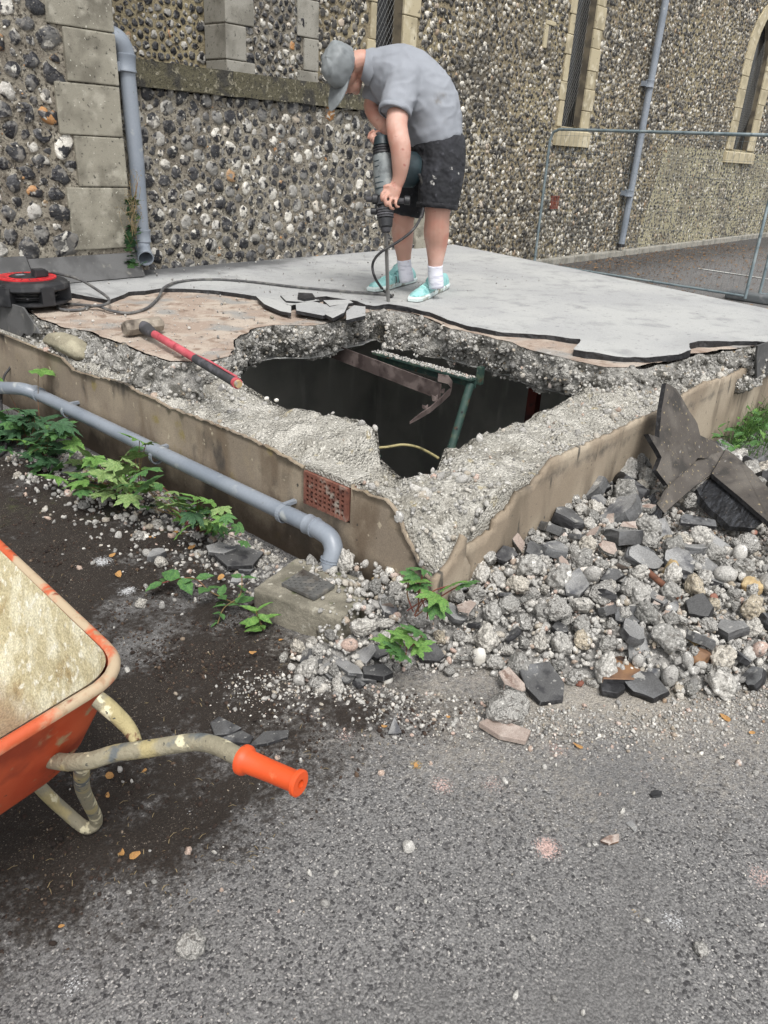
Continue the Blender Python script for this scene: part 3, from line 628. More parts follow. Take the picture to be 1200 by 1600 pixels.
MT['dark_int']=M('brightened_chamber_render','#b6b6b2',[('#949593',1.4,.4,.65),('#c3c4c0',3,.55,.75,6,'n',(2,2,.4))],rough=.9,bump=.2,bscale=30)  # base colour made pale to brighten the dim chamber
MT['broken']=M('broken_aggregate_face','#85837e',[('#a3a19b',22,.46,.6,8),('#57554f',10,.5,.64,8),('#8f8069',30,.62,.72,4)],rough=.95,bump=1,bscale=90,bdist=.012,speck=.3,speckscale=260,vor=70)
bs=thing('basement','low rendered basement with its concrete roof slab broken open','basement',(4.3,3.5,0))
XP,YP=2.03,1.43     # outer faces
MT['gullystone']=M('old_sandstone_lump','#8a8471',[('#a09a85',8,.45,.62,8),('#5f5a4d',7,.52,.68,7),('#c0bba8',40,.62,.7)],rough=.9,bump=.7,bscale=60,bdist=.008,speck=.15)
# ---- slab outlines (world xy)
def z_(L,z): return [tuple(U(u,v,z=z)[:2]) for u,v in L]
left_edge=z_([(40,484),(63,497),(100,512),(143,519),(175,533),(213,545),(240,556),(267,563),(293,565)],.62)
hole_edge=z_([(330,563),(358,557),(363,546),(373,525),(388,517),(400,512),(430,508),(470,509),(505,506),(530,499),(570,490),(600,483),(640,488),(672,498),(700,511),(727,517),(765,527),(800,535),(830,546),(870,556),(907,565),(943,573),(985,573),(1024,567),(1060,560),(1079,554),(1130,546),(1178,541)],.62)
XS1,YS1=6.72,5.79
conc=[(2.13,YS1)]+left_edge+hole_edge+[(5.35,1.40),(6.55,1.38),(6.95,2.7),(7.78,YS1)]
felt_front=z_([(20,470),(36,479),(55,472),(78,466),(103,459),(130,463),(161,468),(170,470),(186,463),(202,457),(225,455),(253,451),(290,452),(333,454),(370,459),(400,464),(430,470),(456,480),(475,470),(510,465),(545,470),(571,477),(585,479),(605,477),(640,482),(672,489),(700,500),(735,511),(775,519),(810,522),(850,524),(907,532),(905,541),(897,549),(915,553),(943,556),(975,559),(1024,559),(1050,557),(1079,551),(1076,540),(1090,537),(1127,536),(1150,534),(1182,534)],.645)
felt=[(2.10,YS1+.01)]+felt_front+[(5.36,1.365),(6.57,1.345),(6.98,2.7),(7.83,YS1+.01)]
def rough_line(L,amp,st,seed,skip=()):
    out=[]; k=0
    for p in resample([(x,y,0) for x,y in L],st):
        out.append((p.x+amp*fbm(np.array([[p.x,p.y,0]]),11,seed)[0],p.y+amp*fbm(np.array([[p.x,p.y,9.]]),11,seed+1)[0]))
    return out
def fillgrid(outline,step,zf,name,mat,attrs=None,smooth=True):
    o=[Vector(p) for p in outline]; n=len(o); ee=[(i,(i+1)%n) for i in range(n)]
    xs=[p.x for p in o];ys=[p.y for p in o]; g=np.random.default_rng(4)
    gx_,gy_=np.meshgrid(np.arange(min(xs),max(xs),step),np.arange(min(ys),max(ys),step)); gx_=gx_.ravel()+g.uniform(-.2,.2,gx_.size)*step; gy_=gy_.ravel()+g.uniform(-.2,.2,gy_.size)*step
    ok=inpoly(gx_,gy_,outline)&(dpoly(gx_,gy_,outline)>step*.45)
    vs=o+[Vector((a,b)) for a,b in zip(gx_[ok],gy_[ok])]
    r=delaunay_2d_cdt(vs,ee,[],1,1e-6)
    V=np.array([[p.x,p.y] for p in r[0]]); z=zf(V[:,0],V[:,1]); return mesh(name,np.c_[V,z],np.array([list(f) for f in r[2] if len(f)==3]),mat,smooth=smooth,attrs=attrs(V[:,0],V[:,1]) if attrs else None)
mainb=rough_line(left_edge+hole_edge,.03,.03,3)
concr=[(2.13,YS1)]+mainb+[(5.35,1.40),(6.55,1.38),(6.95,2.7),(7.78,YS1)]
zc=lambda x,y:.62+.006*fbm(np.c_[x,y],5,8)+.003*fbm(np.c_[x,y],25,3)
part('screed_top',fillgrid(concr,.05,zc,'screed_top',MT['screed']),bs)
# underside
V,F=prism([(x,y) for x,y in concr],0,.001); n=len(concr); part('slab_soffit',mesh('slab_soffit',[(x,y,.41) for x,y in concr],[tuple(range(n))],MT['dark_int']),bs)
# broken side faces: rows of displaced vertices from the top line down to the soffit line
def broken_side(line,name,zt,zb,prof,amp,seed,rows=12):
    L=resample([(x,y,0) for x,y in line],.016); n=len(L); T=[]
    for i in range(n):
        a=L[max(i-3,0)];b=L[min(i+3,n-1)]; t=(b-a).normalized(); T.append(Vector((t.y,-t.x,0)))
    # outward = away from slab interior (test)
    V=[]
    for r in range(rows):
        t=r/(rows-1)
        for i,p in enumerate(L):
            q=p+T[i]*prof(i/n,t,p); V.append((q.x,q.y,zt+(zb-zt)*t))
    V=np.array(V); Tn=np.tile(np.array([[t.x,t.y,0] for t in T]),(rows,1))
    tt=np.repeat(np.linspace(0,1,rows),n); w=np.minimum(1,tt*6)*1.0
    d=amp*(fbm(V,9,seed,4)*.9+.45*fbm(V,26,seed+3,3)+.34*cellv(V+.01*vn(V,30)[:,None],.062,3)+.16*cellv(V,.027,8))
    V=V+Tn*(d*w)[:,None]; V[:,2]+=w*.25*amp*fbm(V,12,seed+9)+ (tt>.95)*.06*fbm(V,4,seed+5)
    V[:n,2]=zc(V[:n,0],V[:n,1])
    V[:,0]=np.maximum(V[:,0],2.05); V[:,1]=np.maximum(V[:,1],np.where(V[:,0]>4.0,1.36,-9))
    idx=np.arange(rows*n).reshape(rows,n); q=np.stack([idx[:-1,:-1],idx[:-1,1:],idx[1:,1:],idx[1:,:-1]],-1).reshape(-1,4)
    part(name,mesh(name,V,q,MT['broken'],smooth=False),bs); return V,Tn
def area(poly): return sum(poly[i][0]*poly[(i+1)%len(poly)][1]-poly[(i+1)%len(poly)][0]*poly[i][1] for i in range(len(poly)))
sgn=1 if area(concr)>0 else -1
tipx=U(330,563,z=.62)
def prof(s,t,p):
    hole=1 if (p.x>2.45 or (p.x>2.3 and p.y<3.28)) and p.x<4.1 else 0
    if p.x>4.1 and p.y<2.2 : return sgn*(.05+.10*t)
    if hole: return sgn*(.01-.05*t+.03*math.sin(t*3.1))
    return sgn*(.02+.13*t*(1 if p.y<4.3 else .4))
BV,BT=broken_side(mainb,'broken_edge',.62,.40,prof,.075,13)
# other sides of the slab
rest=[(5.35,1.40),(6.55,1.38),(6.95,2.7),(7.78,YS1)]
V=[];F=[]
for i,(x,y) in enumerate([mainb[-1]]+rest): V+=[(x,y,.62),(x,y,.40)]
for i in range(len(rest)): F.append((2*i,2*i+2,2*i+3,2*i+1))
part('slab_side',mesh('slab_side',V,F,MT['concrete']),bs)
V=[(2.13,YS1,.62),(2.13,YS1,.40),(mainb[0][0],mainb[0][1],.40),(mainb[0][0],mainb[0][1],.62)]; part('slab_side',mesh('slab_side',V,[(0,1,2,3)],MT['concrete']),bs)
# ---- wall cores as a height field
core_out=[(XP+.012,YS1),(XP+.012,YP+.012),(6.5,YP+.012),(6.5,1.90),(2.49,1.90),(2.49,YS1)]
slab_d=lambda x,y: np.where(inpoly(x,y,concr),0,dpoly(x,y,concr))
def zcore(x,y):
    P=np.c_[x,y]
    P3=np.c_[x,y,np.zeros(len(x))]; z=.445+.036*fbm(P,5,31)+.020*fbm(P,17,32,4)+.006*vn(P,60,4)+.010*cellv(P3,.075,2)+.005*cellv(P3,.03,4)
    z+= .10*np.clip(1-slab_d(x,y)/.17,0,1)+ .03*np.clip(1-np.hypot(x-2.35,y-2.35)/.3,0,1)
    # notch beside the air brick
    nt_=(np.clip((x-2.13)/.03,0,1)*np.clip((2.17-y)/.012,0,1)*np.clip((y-1.80)/.08,0,1)*np.clip((2.62-x)/.1,0,1))
    z-= .20*nt_; z+=.03*np.clip((y-2.17)/.01,0,1)*np.clip((2.8-y)/.4,0,1)*np.clip((x-2.1)/.08,0,1)
    # broken corner
    d=np.hypot(x-XP,(y-YP)*1.0); e=np.minimum(x-XP,y-YP)
    cz=.16+1.05*d+.06*fbm(P,12,77)+.045*cellv(P3,.06,9)
    z=np.minimum(z,cz)
    return z
me=fillgrid(core_out,.022,zcore,'wall_core',MT['core'],smooth=False); part('wall_core',me,bs)
# vertical faces of the core (outer ones sit behind the render)
V=[];F=[]
L=resample([(x,y,0) for x,y in core_out+[core_out[0]]],.022)
zz=zcore(np.array([p.x for p in L]),np.array([p.y for p in L]))
for p,z in zip(L,zz):
    inner=(p.x>2.4 and p.y>1.85); zb=-1.9 if inner else -.1; rn=.012*fbm(np.array([[p.x,p.y,0]]),20,6)[0]
    V+=[(p.x,p.y,z),(p.x,p.y,z-.09),(p.x,p.y,zb)]
for i in range(len(L)-1): F+=[(3*i,3*i+3,3*i+4,3*i+1),(3*i+1,3*i+4,3*i+5,3*i+2)]
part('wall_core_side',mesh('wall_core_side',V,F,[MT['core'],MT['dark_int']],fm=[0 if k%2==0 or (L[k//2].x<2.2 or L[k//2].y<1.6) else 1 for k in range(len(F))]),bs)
# chamber
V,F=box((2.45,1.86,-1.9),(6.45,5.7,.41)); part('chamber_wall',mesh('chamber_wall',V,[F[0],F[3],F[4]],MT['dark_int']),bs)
# ---- render (plaster) skins: outlines in the wall plane
def skin(name,pts2,axis,pos,th,mat,depth_in=1,nsub=1):
    o=[Vector(p) for p in pts2]; n=len(o); ee=[(i,(i+1)%n) for i in range(n)]; step=.035
    xs=[p.x for p in o];ys=[p.y for p in o]; a,b=np.meshgrid(np.arange(min(xs),max(xs),step),np.arange(min(ys),max(ys),step)); a=a.ravel();b=b.ravel()
    ok=inpoly(a,b,pts2)&(dpoly(a,b,pts2)>step*.4); vs=o+[Vector(t) for t in zip(a[ok],b[ok])]
    r=delaunay_2d_cdt(vs,ee,[],1,1e-6); A=np.array([[p.x,p.y] for p in r[0]]); tr=[list(f) for f in r[2] if len(f)==3]
    wv=.003*fbm(A,4,6)
    def P(dd): return np.c_[np.full(len(A),pos)+dd,A] if axis=='x' else np.c_[A[:,0],np.full(len(A),pos)+dd,A[:,1]]
    m_=len(A); V=np.concatenate([P(wv),P(np.full(m_,th))]); F=tr+[[i+m_ for i in f[::-1]] for f in tr]
    for i in range(n): j=(i+1)%n; F+=[[i,j,j+m_],[i,j+m_,i+m_]]
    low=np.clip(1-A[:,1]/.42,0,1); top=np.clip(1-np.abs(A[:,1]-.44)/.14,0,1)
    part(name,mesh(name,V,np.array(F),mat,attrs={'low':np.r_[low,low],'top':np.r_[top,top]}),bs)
rr=random.Random(3)
def jag(L,am,seed):   # fine raggedness of a broken edge in a wall plane
    out=[]
    for p in resample([(a,b,0) for a,b in L],.011): out.append((p.x+am*fbm(np.array([[p.x,p.y,0]]),40,seed)[0],p.y+am*fbm(np.array([[p.x,p.y,5]]),40,seed+1)[0]))
    return out
lt=[(U(u,v,x=XP-.012).y,U(u,v,x=XP-.012).z) for u,v in [(94,560),(112,579),(150,590),(187,597),(215,613),(235,622),(270,640),(310,655),(360,674),(400,691),(440,713),(474,733)]]
lt2=[(U(u,v,x=XP-.012).y,U(u,v,x=XP-.012).z) for u,v in [(548,762),(575,773),(602,782),(617,799),(630,830),(642,861),(653,883),(662,898),(690,922)]]
lt=jag(lt,.012,3); lt2=jag(lt2,.014,5)
ABY0,ABY1=U(545,757,x=2.01).y,U(475,735,x=2.01).y; ABZ0,ABZ1=.295,.435
pl_=[(YS1,-.08),(YS1,lt[0][1])]+lt+[(ABY1+.006,.455),(ABY1+.006,ABZ0-.012),(ABY0-.006,ABZ0-.012),(ABY0-.006,.452)]+lt2+[(lt2[-1][0]-.0,-.08)]
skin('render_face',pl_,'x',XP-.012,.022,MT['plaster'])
rt=[(U(u,v,y=YP-.012).x,U(u,v,y=YP-.012).z) for u,v in [(735,890),(731,880),(727,858),(757,838),(772,828),(774,814),(793,799),(811,770),(833,759),(848,740),(866,718),(907,700),(943,685),(985,664),(1028,645)]]
r2=[(U(u,v,y=YP-.012).x,U(u,v,y=YP-.012).z) for u,v in [(1060,622),(1100,600),(1140,588),(1178,570)]]
rt=jag(rt,.016,7)
pr_=rt+jag(r2,.02,8)+[(5.4,.40),(6.52,.40),(6.52,-.08),(rt[0][0],-.08)]
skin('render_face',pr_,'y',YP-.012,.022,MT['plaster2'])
cr=[(U(u,v,y=YP-.006).x,U(u,v,y=YP-.006).z) for u,v in [(676,905),(690,893),(705,874),(722,836),(727,840),(725,868),(733,884)]]
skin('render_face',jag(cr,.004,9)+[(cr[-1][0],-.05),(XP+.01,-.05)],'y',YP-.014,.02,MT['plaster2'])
# old squared stone at the slab's left corner
a,b,c,d=U(88,540,x=2.0),U(62,505,x=2.02),U(150,580,x=1.99),U(140,545,x=2.06)
V,F=loft([U(60,515,x=2.11),U(92,545,x=2.09),U(122,562,x=2.09),U(155,572,x=2.11)],[.07,.075,.065,.04],[.05,.07,.07,.04],n=9)
rv,rf=rock(3,8181,cuts=9,flat=(1,1,1),rough=.05,round_=.12); rv=rv*np.array([.085,.235,.072]); a_=.1; rv=np.c_[rv[:,0],rv[:,1],rv[:,2]]; part('edge_stone',mesh('edge_stone',rv+np.array(U(104,541,x=2.10)),rf,MT['gullystone']),bs)
# ---- aggregate set into every broken surface
peb=[rock(1,40+k,cuts=8,flat=(1,R.uniform(.7,.95),R.uniform(.5,.85)),rough=.16,round_=.4 if k%3 else .75) for k in range(10)]
chk=[rock(2,70+k,cuts=9,flat=(1,R.uniform(.7,.95),R.uniform(.5,.8)),rough=.22,round_=.25) for k in range(8)]
g=np.random.default_rng(43); nb=330; ii=g.integers(0,len(BV),nb); s=g.uniform(.02,.05,nb); P=BV[ii]-BT[ii]*sgn*(s*.45)[:,None]; k=(P[:,2]<.60)&(P[:,0]>2.09); P=P[k]; s=s[k]; nb=len(P)
V,F,T,_=bulk(chk,P,s,rotm(g,nb),g.beta(2,2,nb)); o=part('broken_chunks',mesh('broken_chunks',V,F,MT['broken'],smooth=False),bs); o['kind']='stuff'
g=np.random.default_rng(44); nb=7000; ii=g.integers(0,len(BV),nb); s=np.clip(g.lognormal(math.log(.0085),.5,nb),.003,.034); P=BV[ii]-BT[ii]*sgn*(s*.45)[:,None]+g.normal(0,.005,(nb,3)); P[:,0]=np.maximum(P[:,0],2.06)
k=P[:,2]<.605; P=P[k]; s=s[k]; nb=len(P)
V,F,T,_=bulk(peb,P,s,rotm(g,nb),g.beta(2,2,nb)); o=part('aggregate',mesh('aggregate',V,F,MT['rubble'],attrs={'tone':T*.95},smooth=False),bs); o['kind']='stuff'
nb=12500; t=g.random(nb); armx=g.random(nb)<.55
px=np.where(armx,g.uniform(XP,5.6,nb),g.uniform(XP,2.5,nb)); py=np.where(armx,g.uniform(YP,1.9,nb),g.uniform(YP,4.9,nb))
dens=vn(np.c_[px,py],4,3); cl=.8*np.exp(-slab_d(px,py)/.12)+ .35*np.exp(-np.hypot(px-XP,py-YP)/.3)+.16*(dens>.25)
k=g.random(nb)<np.clip(.03+cl,0,1); px,py=px[k],py[k]; nb=len(px); s=np.clip(g.lognormal(math.log(.008),.5,nb),.003,.03)
V,F,T,_=bulk(peb,np.c_[px,py,zcore(px,py)+s*.25],s,rotm(g,nb),g.beta(2.4,1.8,nb)); o=part('aggregate',mesh('aggregate',V,F,MT['rubble'],attrs={'tone':T*.93}),bs); o['kind']='stuff'
# ---- air brick
BR=MT['brick_red']=M('red_terracotta_brick','#74493c',[('#8a6152',12,.45,.65),('#4c302a',30,.52,.7),('#948a80',18,.58,.72)],rough=.85,bump=.5,bscale=90,bdist=.004)
boxes=[]; ny_,nz_=9,6; yA,yB,zA,zB=ABY0+.004,ABY1-.004,ABZ0-.006,ABZ1
cy_=(yB-yA-.02)/ny_; cz_=(zB-zA-.02)/nz_; x0,x1=XP-.026,XP+.05
for k in range(ny_+1):
    y=yA+.01+k*cy_; boxes.append(box((x0,y-.005 if k else yA,zA),(x1,(y+.005) if k<ny_ else yB,zB)))
for j in range(nz_+1):
    z=zA+.01+j*cz_
    for k in range(ny_):
        y=yA+.01+k*cy_; boxes.append(box((x0+.002,y+.0052,(z-.0045) if j else zA+.0005),(x1-.001,y+cy_-.0052,(z+.0045) if j<nz_ else zB-.0005)))
v,f=join(*boxes); ab=part('air_brick',mesh('air_brick',v,f,BR),bs)
v,f=box((XP+.049,yA,zA),(XP+.06,yB,zB)); part('air_brick_dark_back',mesh('air_brick_dark_back',v,f,MT['bitumen']),bs)  # thin black plate added behind the holes for the shade inside them
v,f=box((XP-.012,yA-.004,zB+.003),(XP+.11,yB+.005,zB+.028)); part('bedding_mortar',mesh('bedding_mortar',v,f,MT['core']),bs)
# ================================================================ felt layer
fedge=rough_line(felt_front,.014,.03,61); fo=[(2.10,YS1+.005)]+fedge+[(5.36,1.365),(6.57,1.345),(6.98,2.7),(7.83,YS1+.005)]
def zf(x,y):
    d=dpoly(x,y,[(p[0],p[1]) for p in fedge],closed=False)
    return .648+.004*fbm(np.c_[x,y],2.5,8)+.0015*fbm(np.c_[x,y],18,3)+.014*np.clip(1-d/.22,0,1)*np.clip(fbm(np.c_[x,y],3,71)*2,0,1)
def fa(x,y): return {'rear_tone':np.clip((y-5.0)/.7,0,1)*np.clip((6.3-x)/1.5,0,1)+.5*np.clip((2.9-x)/.5,0,1)}  # darker felt towards the rear wall and the left end
ft=thing('roof_felt','grey mineral felt sheet covering the slab under the worker','roof felt',(4.5,4.2,.64))
part('felt_sheet',fillgrid(fo,.06,zf,'felt_sheet',MT['felt'],attrs=fa),ft)
FE=fedge+[(5.36,1.365),(6.57,1.345),(6.98,2.7),(7.83,YS1+.005)]
L=resample([(x,y,0) for x,y in FE],.03); X_=np.array([p.x for p in L]);Y_=np.array([p.y for p in L]); zt=zf(X_,Y_)
V=[];F=[]
for i,p in enumerate(L):
    w=.003*vn(np.array([[p.x,p.y,0]]),30)[0]
    V+=[(p.x,p.y,zt[i]),(p.x+w,p.y+w,zt[i]-.012),(p.x-w,p.y+w,.618)]
for i in range(len(L)-1): F+=[(3*i,3*i+3,3*i+4,3*i+1),(3*i+1,3*i+4,3*i+5,3*i+2)]
part('felt_edge',mesh('felt_edge',V,F,MT['bitumen']),ft)
# felt turned down the left end and over the right-hand corner
def drape(pts,name):
    v,f=plate(pts,.012); part(name,mesh(name,v,f,MT['lead_flash']),ft)
drape([(2.085,5.75,.652),U(38,480,x=2.085),U(60,512,x=2.075),U(64,521,x=2.07),U(55,520,x=2.07),U(50,527,x=2.07),U(40,520,x=2.07),U(32,532,x=2.07),(2.07,U(14,540,x=2.07).y,U(14,540,x=2.07).z),(2.07,5.75,.36)],'felt_drop')
drape([(6.55,1.37,.645),(6.55,1.365,.50),(5.60,1.365,.50),U(1192,582,y=1.375),U(1180,590,y=1.375),U(1179,560,y=1.375),U(1181,540,y=1.375)],'felt_drop')
# cracked slivers of felt lifted along the cut
cracks=[[(400,463),(422,466),(455,478),(455,489),(438,486),(413,475)],[(462,474),(486,470),(520,478),(538,485),(505,493),(463,485)],[(512,480),(545,473),(538,488),(520,497),(508,491)],[(541,486),(553,477),(571,479),(571,493),(541,500)],[(438,461),(470,463),(500,469),(480,472),(447,470)],[(505,469),(545,468),(552,473),(515,478)]]
descr=['long wedge of cracked felt at the left of the cracked row','second cracked felt plate lying across the slab edge','small broken felt plate between two larger cracked plates','rightmost cracked felt plate pointing over the hole','thin cracked felt strip behind the cracked row','narrow felt strip left of the chisel point']
for k,pg in enumerate(cracks):
    g3=[U(u,v,z=.655+.007*(k%3)+(.006 if i%2 else 0)) for i,(u,v) in enumerate(pg)]
    v,f=plate(g3 if True else g3,.022,Vector((0,0,1))); me=mesh('felt_piece',v,f,[MT['felt'],MT['bitumen']],fm=[0,1]+[1]*len(pg)); o=put('felt_piece',me); tag(o,descr[k],'felt piece','cracked felt pieces on the slab')
bm=bmesh.new(); 
def chunk_plate(name,pg,z,th,tilt=0,mat=None):
    g3=[U(u,v,z=z+tilt*i) for i,(u,v) in enumerate(pg)]; v,f=plate(g3,th,Vector((0,0,1))); return mesh(name,v,f,mat or MT['bitumen'])
o=put('felt_block',chunk_plate('felt_block',[(466,457),(488,458),(492,464),(476,467),(465,464)],.685,.035)); tag(o,'dark loose block of bitumen standing on the cracked felt','felt piece')
# ================================================================ drain pipe, gully, downpipes
def pipe_run(o,name,pts,r,mat,k=6,n=20):
    v,f=tube(pts,r,n=n,k=k); return part(name,shade(mesh(name,v,f,mat),50),o)
def collar(o,name,a,b,r,mat):   # a sleeve with two raised beads
    a,b=Vector(a),Vector(b); P=[a.lerp(b,t) for t in (0,.03,.12,.2,.8,.88,.97,1)]
    v,f=loft(P,[r*.98,r*1.06,r*1.06,r,r,r*1.06,r*1.06,r*.98],n=24); part(name,shade(mesh(name,v,f,mat),35),o)
dp=thing('drain_pipe','grey plastic waste pipe running low along the rendered basement wall into the gully','pipe',(1.93,3.2,.23))
XPi=1.952
zz_=lambda v:None
A=U(60,616,x=XPi); Bp=U(488,822,x=XPi)
run=[U(-160,608,x=1.74),U(-60,604,x=1.80),U(5,606,x=1.86),U(36,608,x=1.895),A]
pipe_run(dp,'elbow',run,.037,MT['pipe'],6)
pipe_run(dp,'straight_pipe',[A,A.lerp(Bp,.33),A.lerp(Bp,.66),Bp],.0355,MT['pipe'],1)
E1=[Bp,Bp+Vector((0,-.05,-.003)),Bp+Vector((0,-.105,-.018)),Bp+Vector((-.012,-.137,-.055)),Bp+Vector((-.033,-.142,-.1)),Bp+Vector((-.045,-.143,-.15))]
pipe_run(dp,'end_bend',E1,.039,MT['pipe'],6)
d_=(Bp-A).normalized()
collar(dp,'socket',Bp-d_*.03,Bp+d_*.02,.041,MT['pipe']); collar(dp,'socket',A-d_*.05,A+d_*.02,.041,MT['pipe'])
c0=E1[3]*.35+E1[4]*.65; collar(dp,'socket',c0,c0+(E1[5]-E1[4]).normalized()*.014,.0425,MT['pipe'])
for (u,v) in ((107,642),(245,712),(443,802)):
    c=U(u,v,x=XPi); V,F=[],[]
    n=22
    for s in (-.011,.011):
        for rr_ in (.0360,.0415):
            for k in range(n): an=2*math.pi*k/n; V.append(c+d_*s+Vector((math.cos(an)*rr_,0,math.sin(an)*rr_)))
    for k in range(n):
        k2=(k+1)%n
        F+=[(n+k,n+k2,3*n+k2,3*n+k),(k,n+k,n+k2,k2),(2*n+k,2*n+k2,3*n+k2,3*n+k)]
    me=mesh('pipe_clip',V,F,MT['pipe']); cl_=part('pipe_clip',me,dp)
    v,f=box((c.x+.0,c.y-.011,c.z+.030),(XP-.0,c.y+.011,c.z+.045)); part('bracket',mesh('bracket',v,f,MT['pipe']),cl_)
# gully block
MT['gully']=M('mossy_gully_concrete','#8b8678',[('#6b675b',6,.45,.62),('#5b5f45',14,.58,.7),('#a39f92',30,.6,.7)],rough=.95,bump=.8,bscale=70,bdist=.008,speck=.2)
gu=thing('gully','square concrete gully surround with a small checker plate under the pipe end','gully',(1.80,1.84,0))
rz_=Matrix.Rotation(math.radians(14),4,'Z'); v,f=box((-.175,-.20,-.05),(.125,.19,.118)); v=[rz_@Vector(x) for x in v]
o=put('surround',remesh('surround',[(v,f)],.009,MT['gully'],8,disp=lambda c:.007*fbm(c,9,4)+.003*fbm(c,40,2)),gu)
MT['iron']=M('grey_cast_iron','#5d5d5b',[('#77746e',30,.5,.65),('#453f39',9,.5,.7)],rough=.7,bump=.4,bscale=90,bdist=.003,metal=.2)
cor=[U(u,v,z=.135)-Vector((1.80,1.84,0)) for u,v in ((440,911),(491,934),(523,914),(474,889))]
v,f=plate(cor,.012); bx=[(v,f)]
for i in range(9):
    for j in range(9):
        if (i+j)%2: continue
        p=cor[0].lerp(cor[1],(i+.7)/10.4).lerp(cor[3].lerp(cor[2],(i+.7)/10.4),(j+.7)/10.4); bx.append(box((p.x-.004,p.y-.0025,p.z),(p.x+.004,p.y+.0025,p.z+.003)))
v,f=join(*bx); put('checker_plate',mesh('checker_plate',v,f,MT['iron']),gu)
# left downpipe
dw=thing('downpipe','grey plastic downpipe between the big buttress and the low flint wall','downpipe',(3.72,5.6,.7))
yD=5.66; top=U(197,98,y=yD); mid=U(213,250,y=yD); lo=U(221,362,y=yD)
pipe_run(dw,'top_bend',[U(150,54,y=yD+.10),U(162,53,y=yD+.06),U(174,56,y=yD+.02),U(187,65,y=yD),U(195,82,y=yD),U(196,96,y=yD)],.067,MT['pipe'],6)
pipe_run(dw,'straight_pipe',[top,mid,lo],.0575,MT['pipe'],1)
collar(dw,'socket',U(196,84,y=yD),U(197,113,y=yD),.070,MT['pipe']); collar(dw,'socket',U(221,358,y=yD),U(222,378,y=yD),.066,MT['pipe'])
v,f=box((top.x-.16,yD-.03,top.z-.06),(top.x-.05,yD+.02,top.z-.0)); part('bracket',mesh('bracket',v,f,MT['pipe']),dw)
# shoe: open mouthed tube
P_=[U(222,376,y=yD),U(222,385,y=yD-.01),U(224,394,y=yD-.05),U(228,404,y=yD-.13)]
V1,F1=tube(P_,.062,n=22,k=5); 
n=22; nr=len(V1)//n; F1=[q_ for q_ in F1 if len(q_)==4]
V2=[V1[i]+(Vector(c)-V1[i])*.13 for i,c in ((i,sum((V1[j] for j in range((i//n)*n,(i//n)*n+n)),Vector())/n) for i in range(len(V1)))]
o1=len(V1); F2=[tuple(o1+i for i in q_[::-1]) for q_ in F1]; L0=(nr-1)*n
F3=[(L0+k,L0+(k+1)%n,o1+L0+(k+1)%n,o1+L0+k) for k in range(n)]
part('outlet_shoe',shade(mesh('outlet_shoe',V1+V2,F1+F2+F3,MT['pipe']),50),dw)
# far church downpipe
dq=thing('downpipe','tall grey downpipe on the church wall between the two slim windows','downpipe',(14.7,6.88,0))
yQ=6.88; a=U(970,386,y=yQ); b=U(1040,0,y=yQ); tp=a+(b-a)*1.5
a.z=max(a.z,.05)
pipe_run(dq,'straight_pipe',[a,b,tp],.062,MT['pipe'],1)
for (u,v) in ((1015,131),(982,302)):
    c=U(u,v,y=yQ); dd_=(b-a).normalized(); collar(dq,'socket',c-dd_*.06,c+dd_*.06,.075,MT['pipe'])
    vv_,ff_=box((c.x-.1,yQ+.02,c.z-.04),(c.x+.1,YW-.0,c.z+.04)); part('bracket',mesh('bracket',vv_,ff_,MT['pipe']),dq)
vv_,ff_=tube([a+Vector((0,0,.06)),a],.07,n=16,k=1); part('cast_shoe',mesh('cast_shoe',vv_,ff_,MT['bitumen']),dq)
# ================================================================ rubble heap
sheet_xy=[tuple(U(u,v,z=.28)[:2]) for u,v in [(1020,690),(1015,770),(1036,812),(1090,800),(1160,830),(1215,850),(1240,780),(1150,700),(1060,600),(1040,600)]]
pile=[(1.47,1.70),(1.42,1.50),(1.50,1.42),(1.715,1.36),(1.92,1.11),(2.09,.917),(2.17,.764),(2.33,.54),(2.62,.38),(3.2,.0),(4.0,.2),(4.75,.85),(4.9,1.44),(2.035,1.44),(2.035,1.72),(1.99,1.74),(2.0,2.05),(1.9,2.1),(1.6,1.62)]
def zp(x,y):
    P=np.c_[x,y]; ins=inpoly(x,y,pile); d=dpoly(x,y,[p for i,p in enumerate(pile) if i<13],closed=False)
    h=.205*(1-np.exp(-(d/.32)**1.25))
    h=h*np.clip((5.1-x)/1.3,.25,1)
    h=np.where(inpoly(x,y,sheet_xy),h*.45,h)
    h=np.where(x<2.03,np.minimum(h,.06+.10*np.clip((2.05-y)/.3,0,1)),h)
    return np.where(ins,h+.022*fbm(P,5,3)*np.clip(d/.1,0,1),-.03)
def in_gully(x,y,m_=0.0):
    c_,s_=math.cos(math.radians(-14)),math.sin(math.radians(-14)); dx,dy=x-1.80,y-1.84; a=dx*c_-dy*s_; b=dx*s_+dy*c_
    return (a>-.19-m_)&(a<.11+m_)&(np.abs(b)<.20+m_)
hp=fillgrid(pile,.03,lambda x,y:np.where(in_gully(x,y,.03),-.05,zp(x,y)-.022),'rubble_bed',MT['rubble'],attrs=lambda x,y:{'tone':np.full(len(x),.2)},smooth=False)
o=put('rubble_bed',hp); o['kind']='stuff'; o['label']='fine grey grit bedding under the broken concrete heap'
GP=None
g=np.random.default_rng(77)
def scatter(n,seed,pw=1.0):
    g=np.random.default_rng(seed); x=g.uniform(1.4,5,n*4);y=g.uniform(-.1,2.1,n*4); ok=inpoly(x,y,pile); x,y=x[ok],y[ok]
    w=np.clip(1.35-(x-1.5)/4.2,.35,1); k=g.random(len(x))<w; return x[k][:n],y[k][:n],g
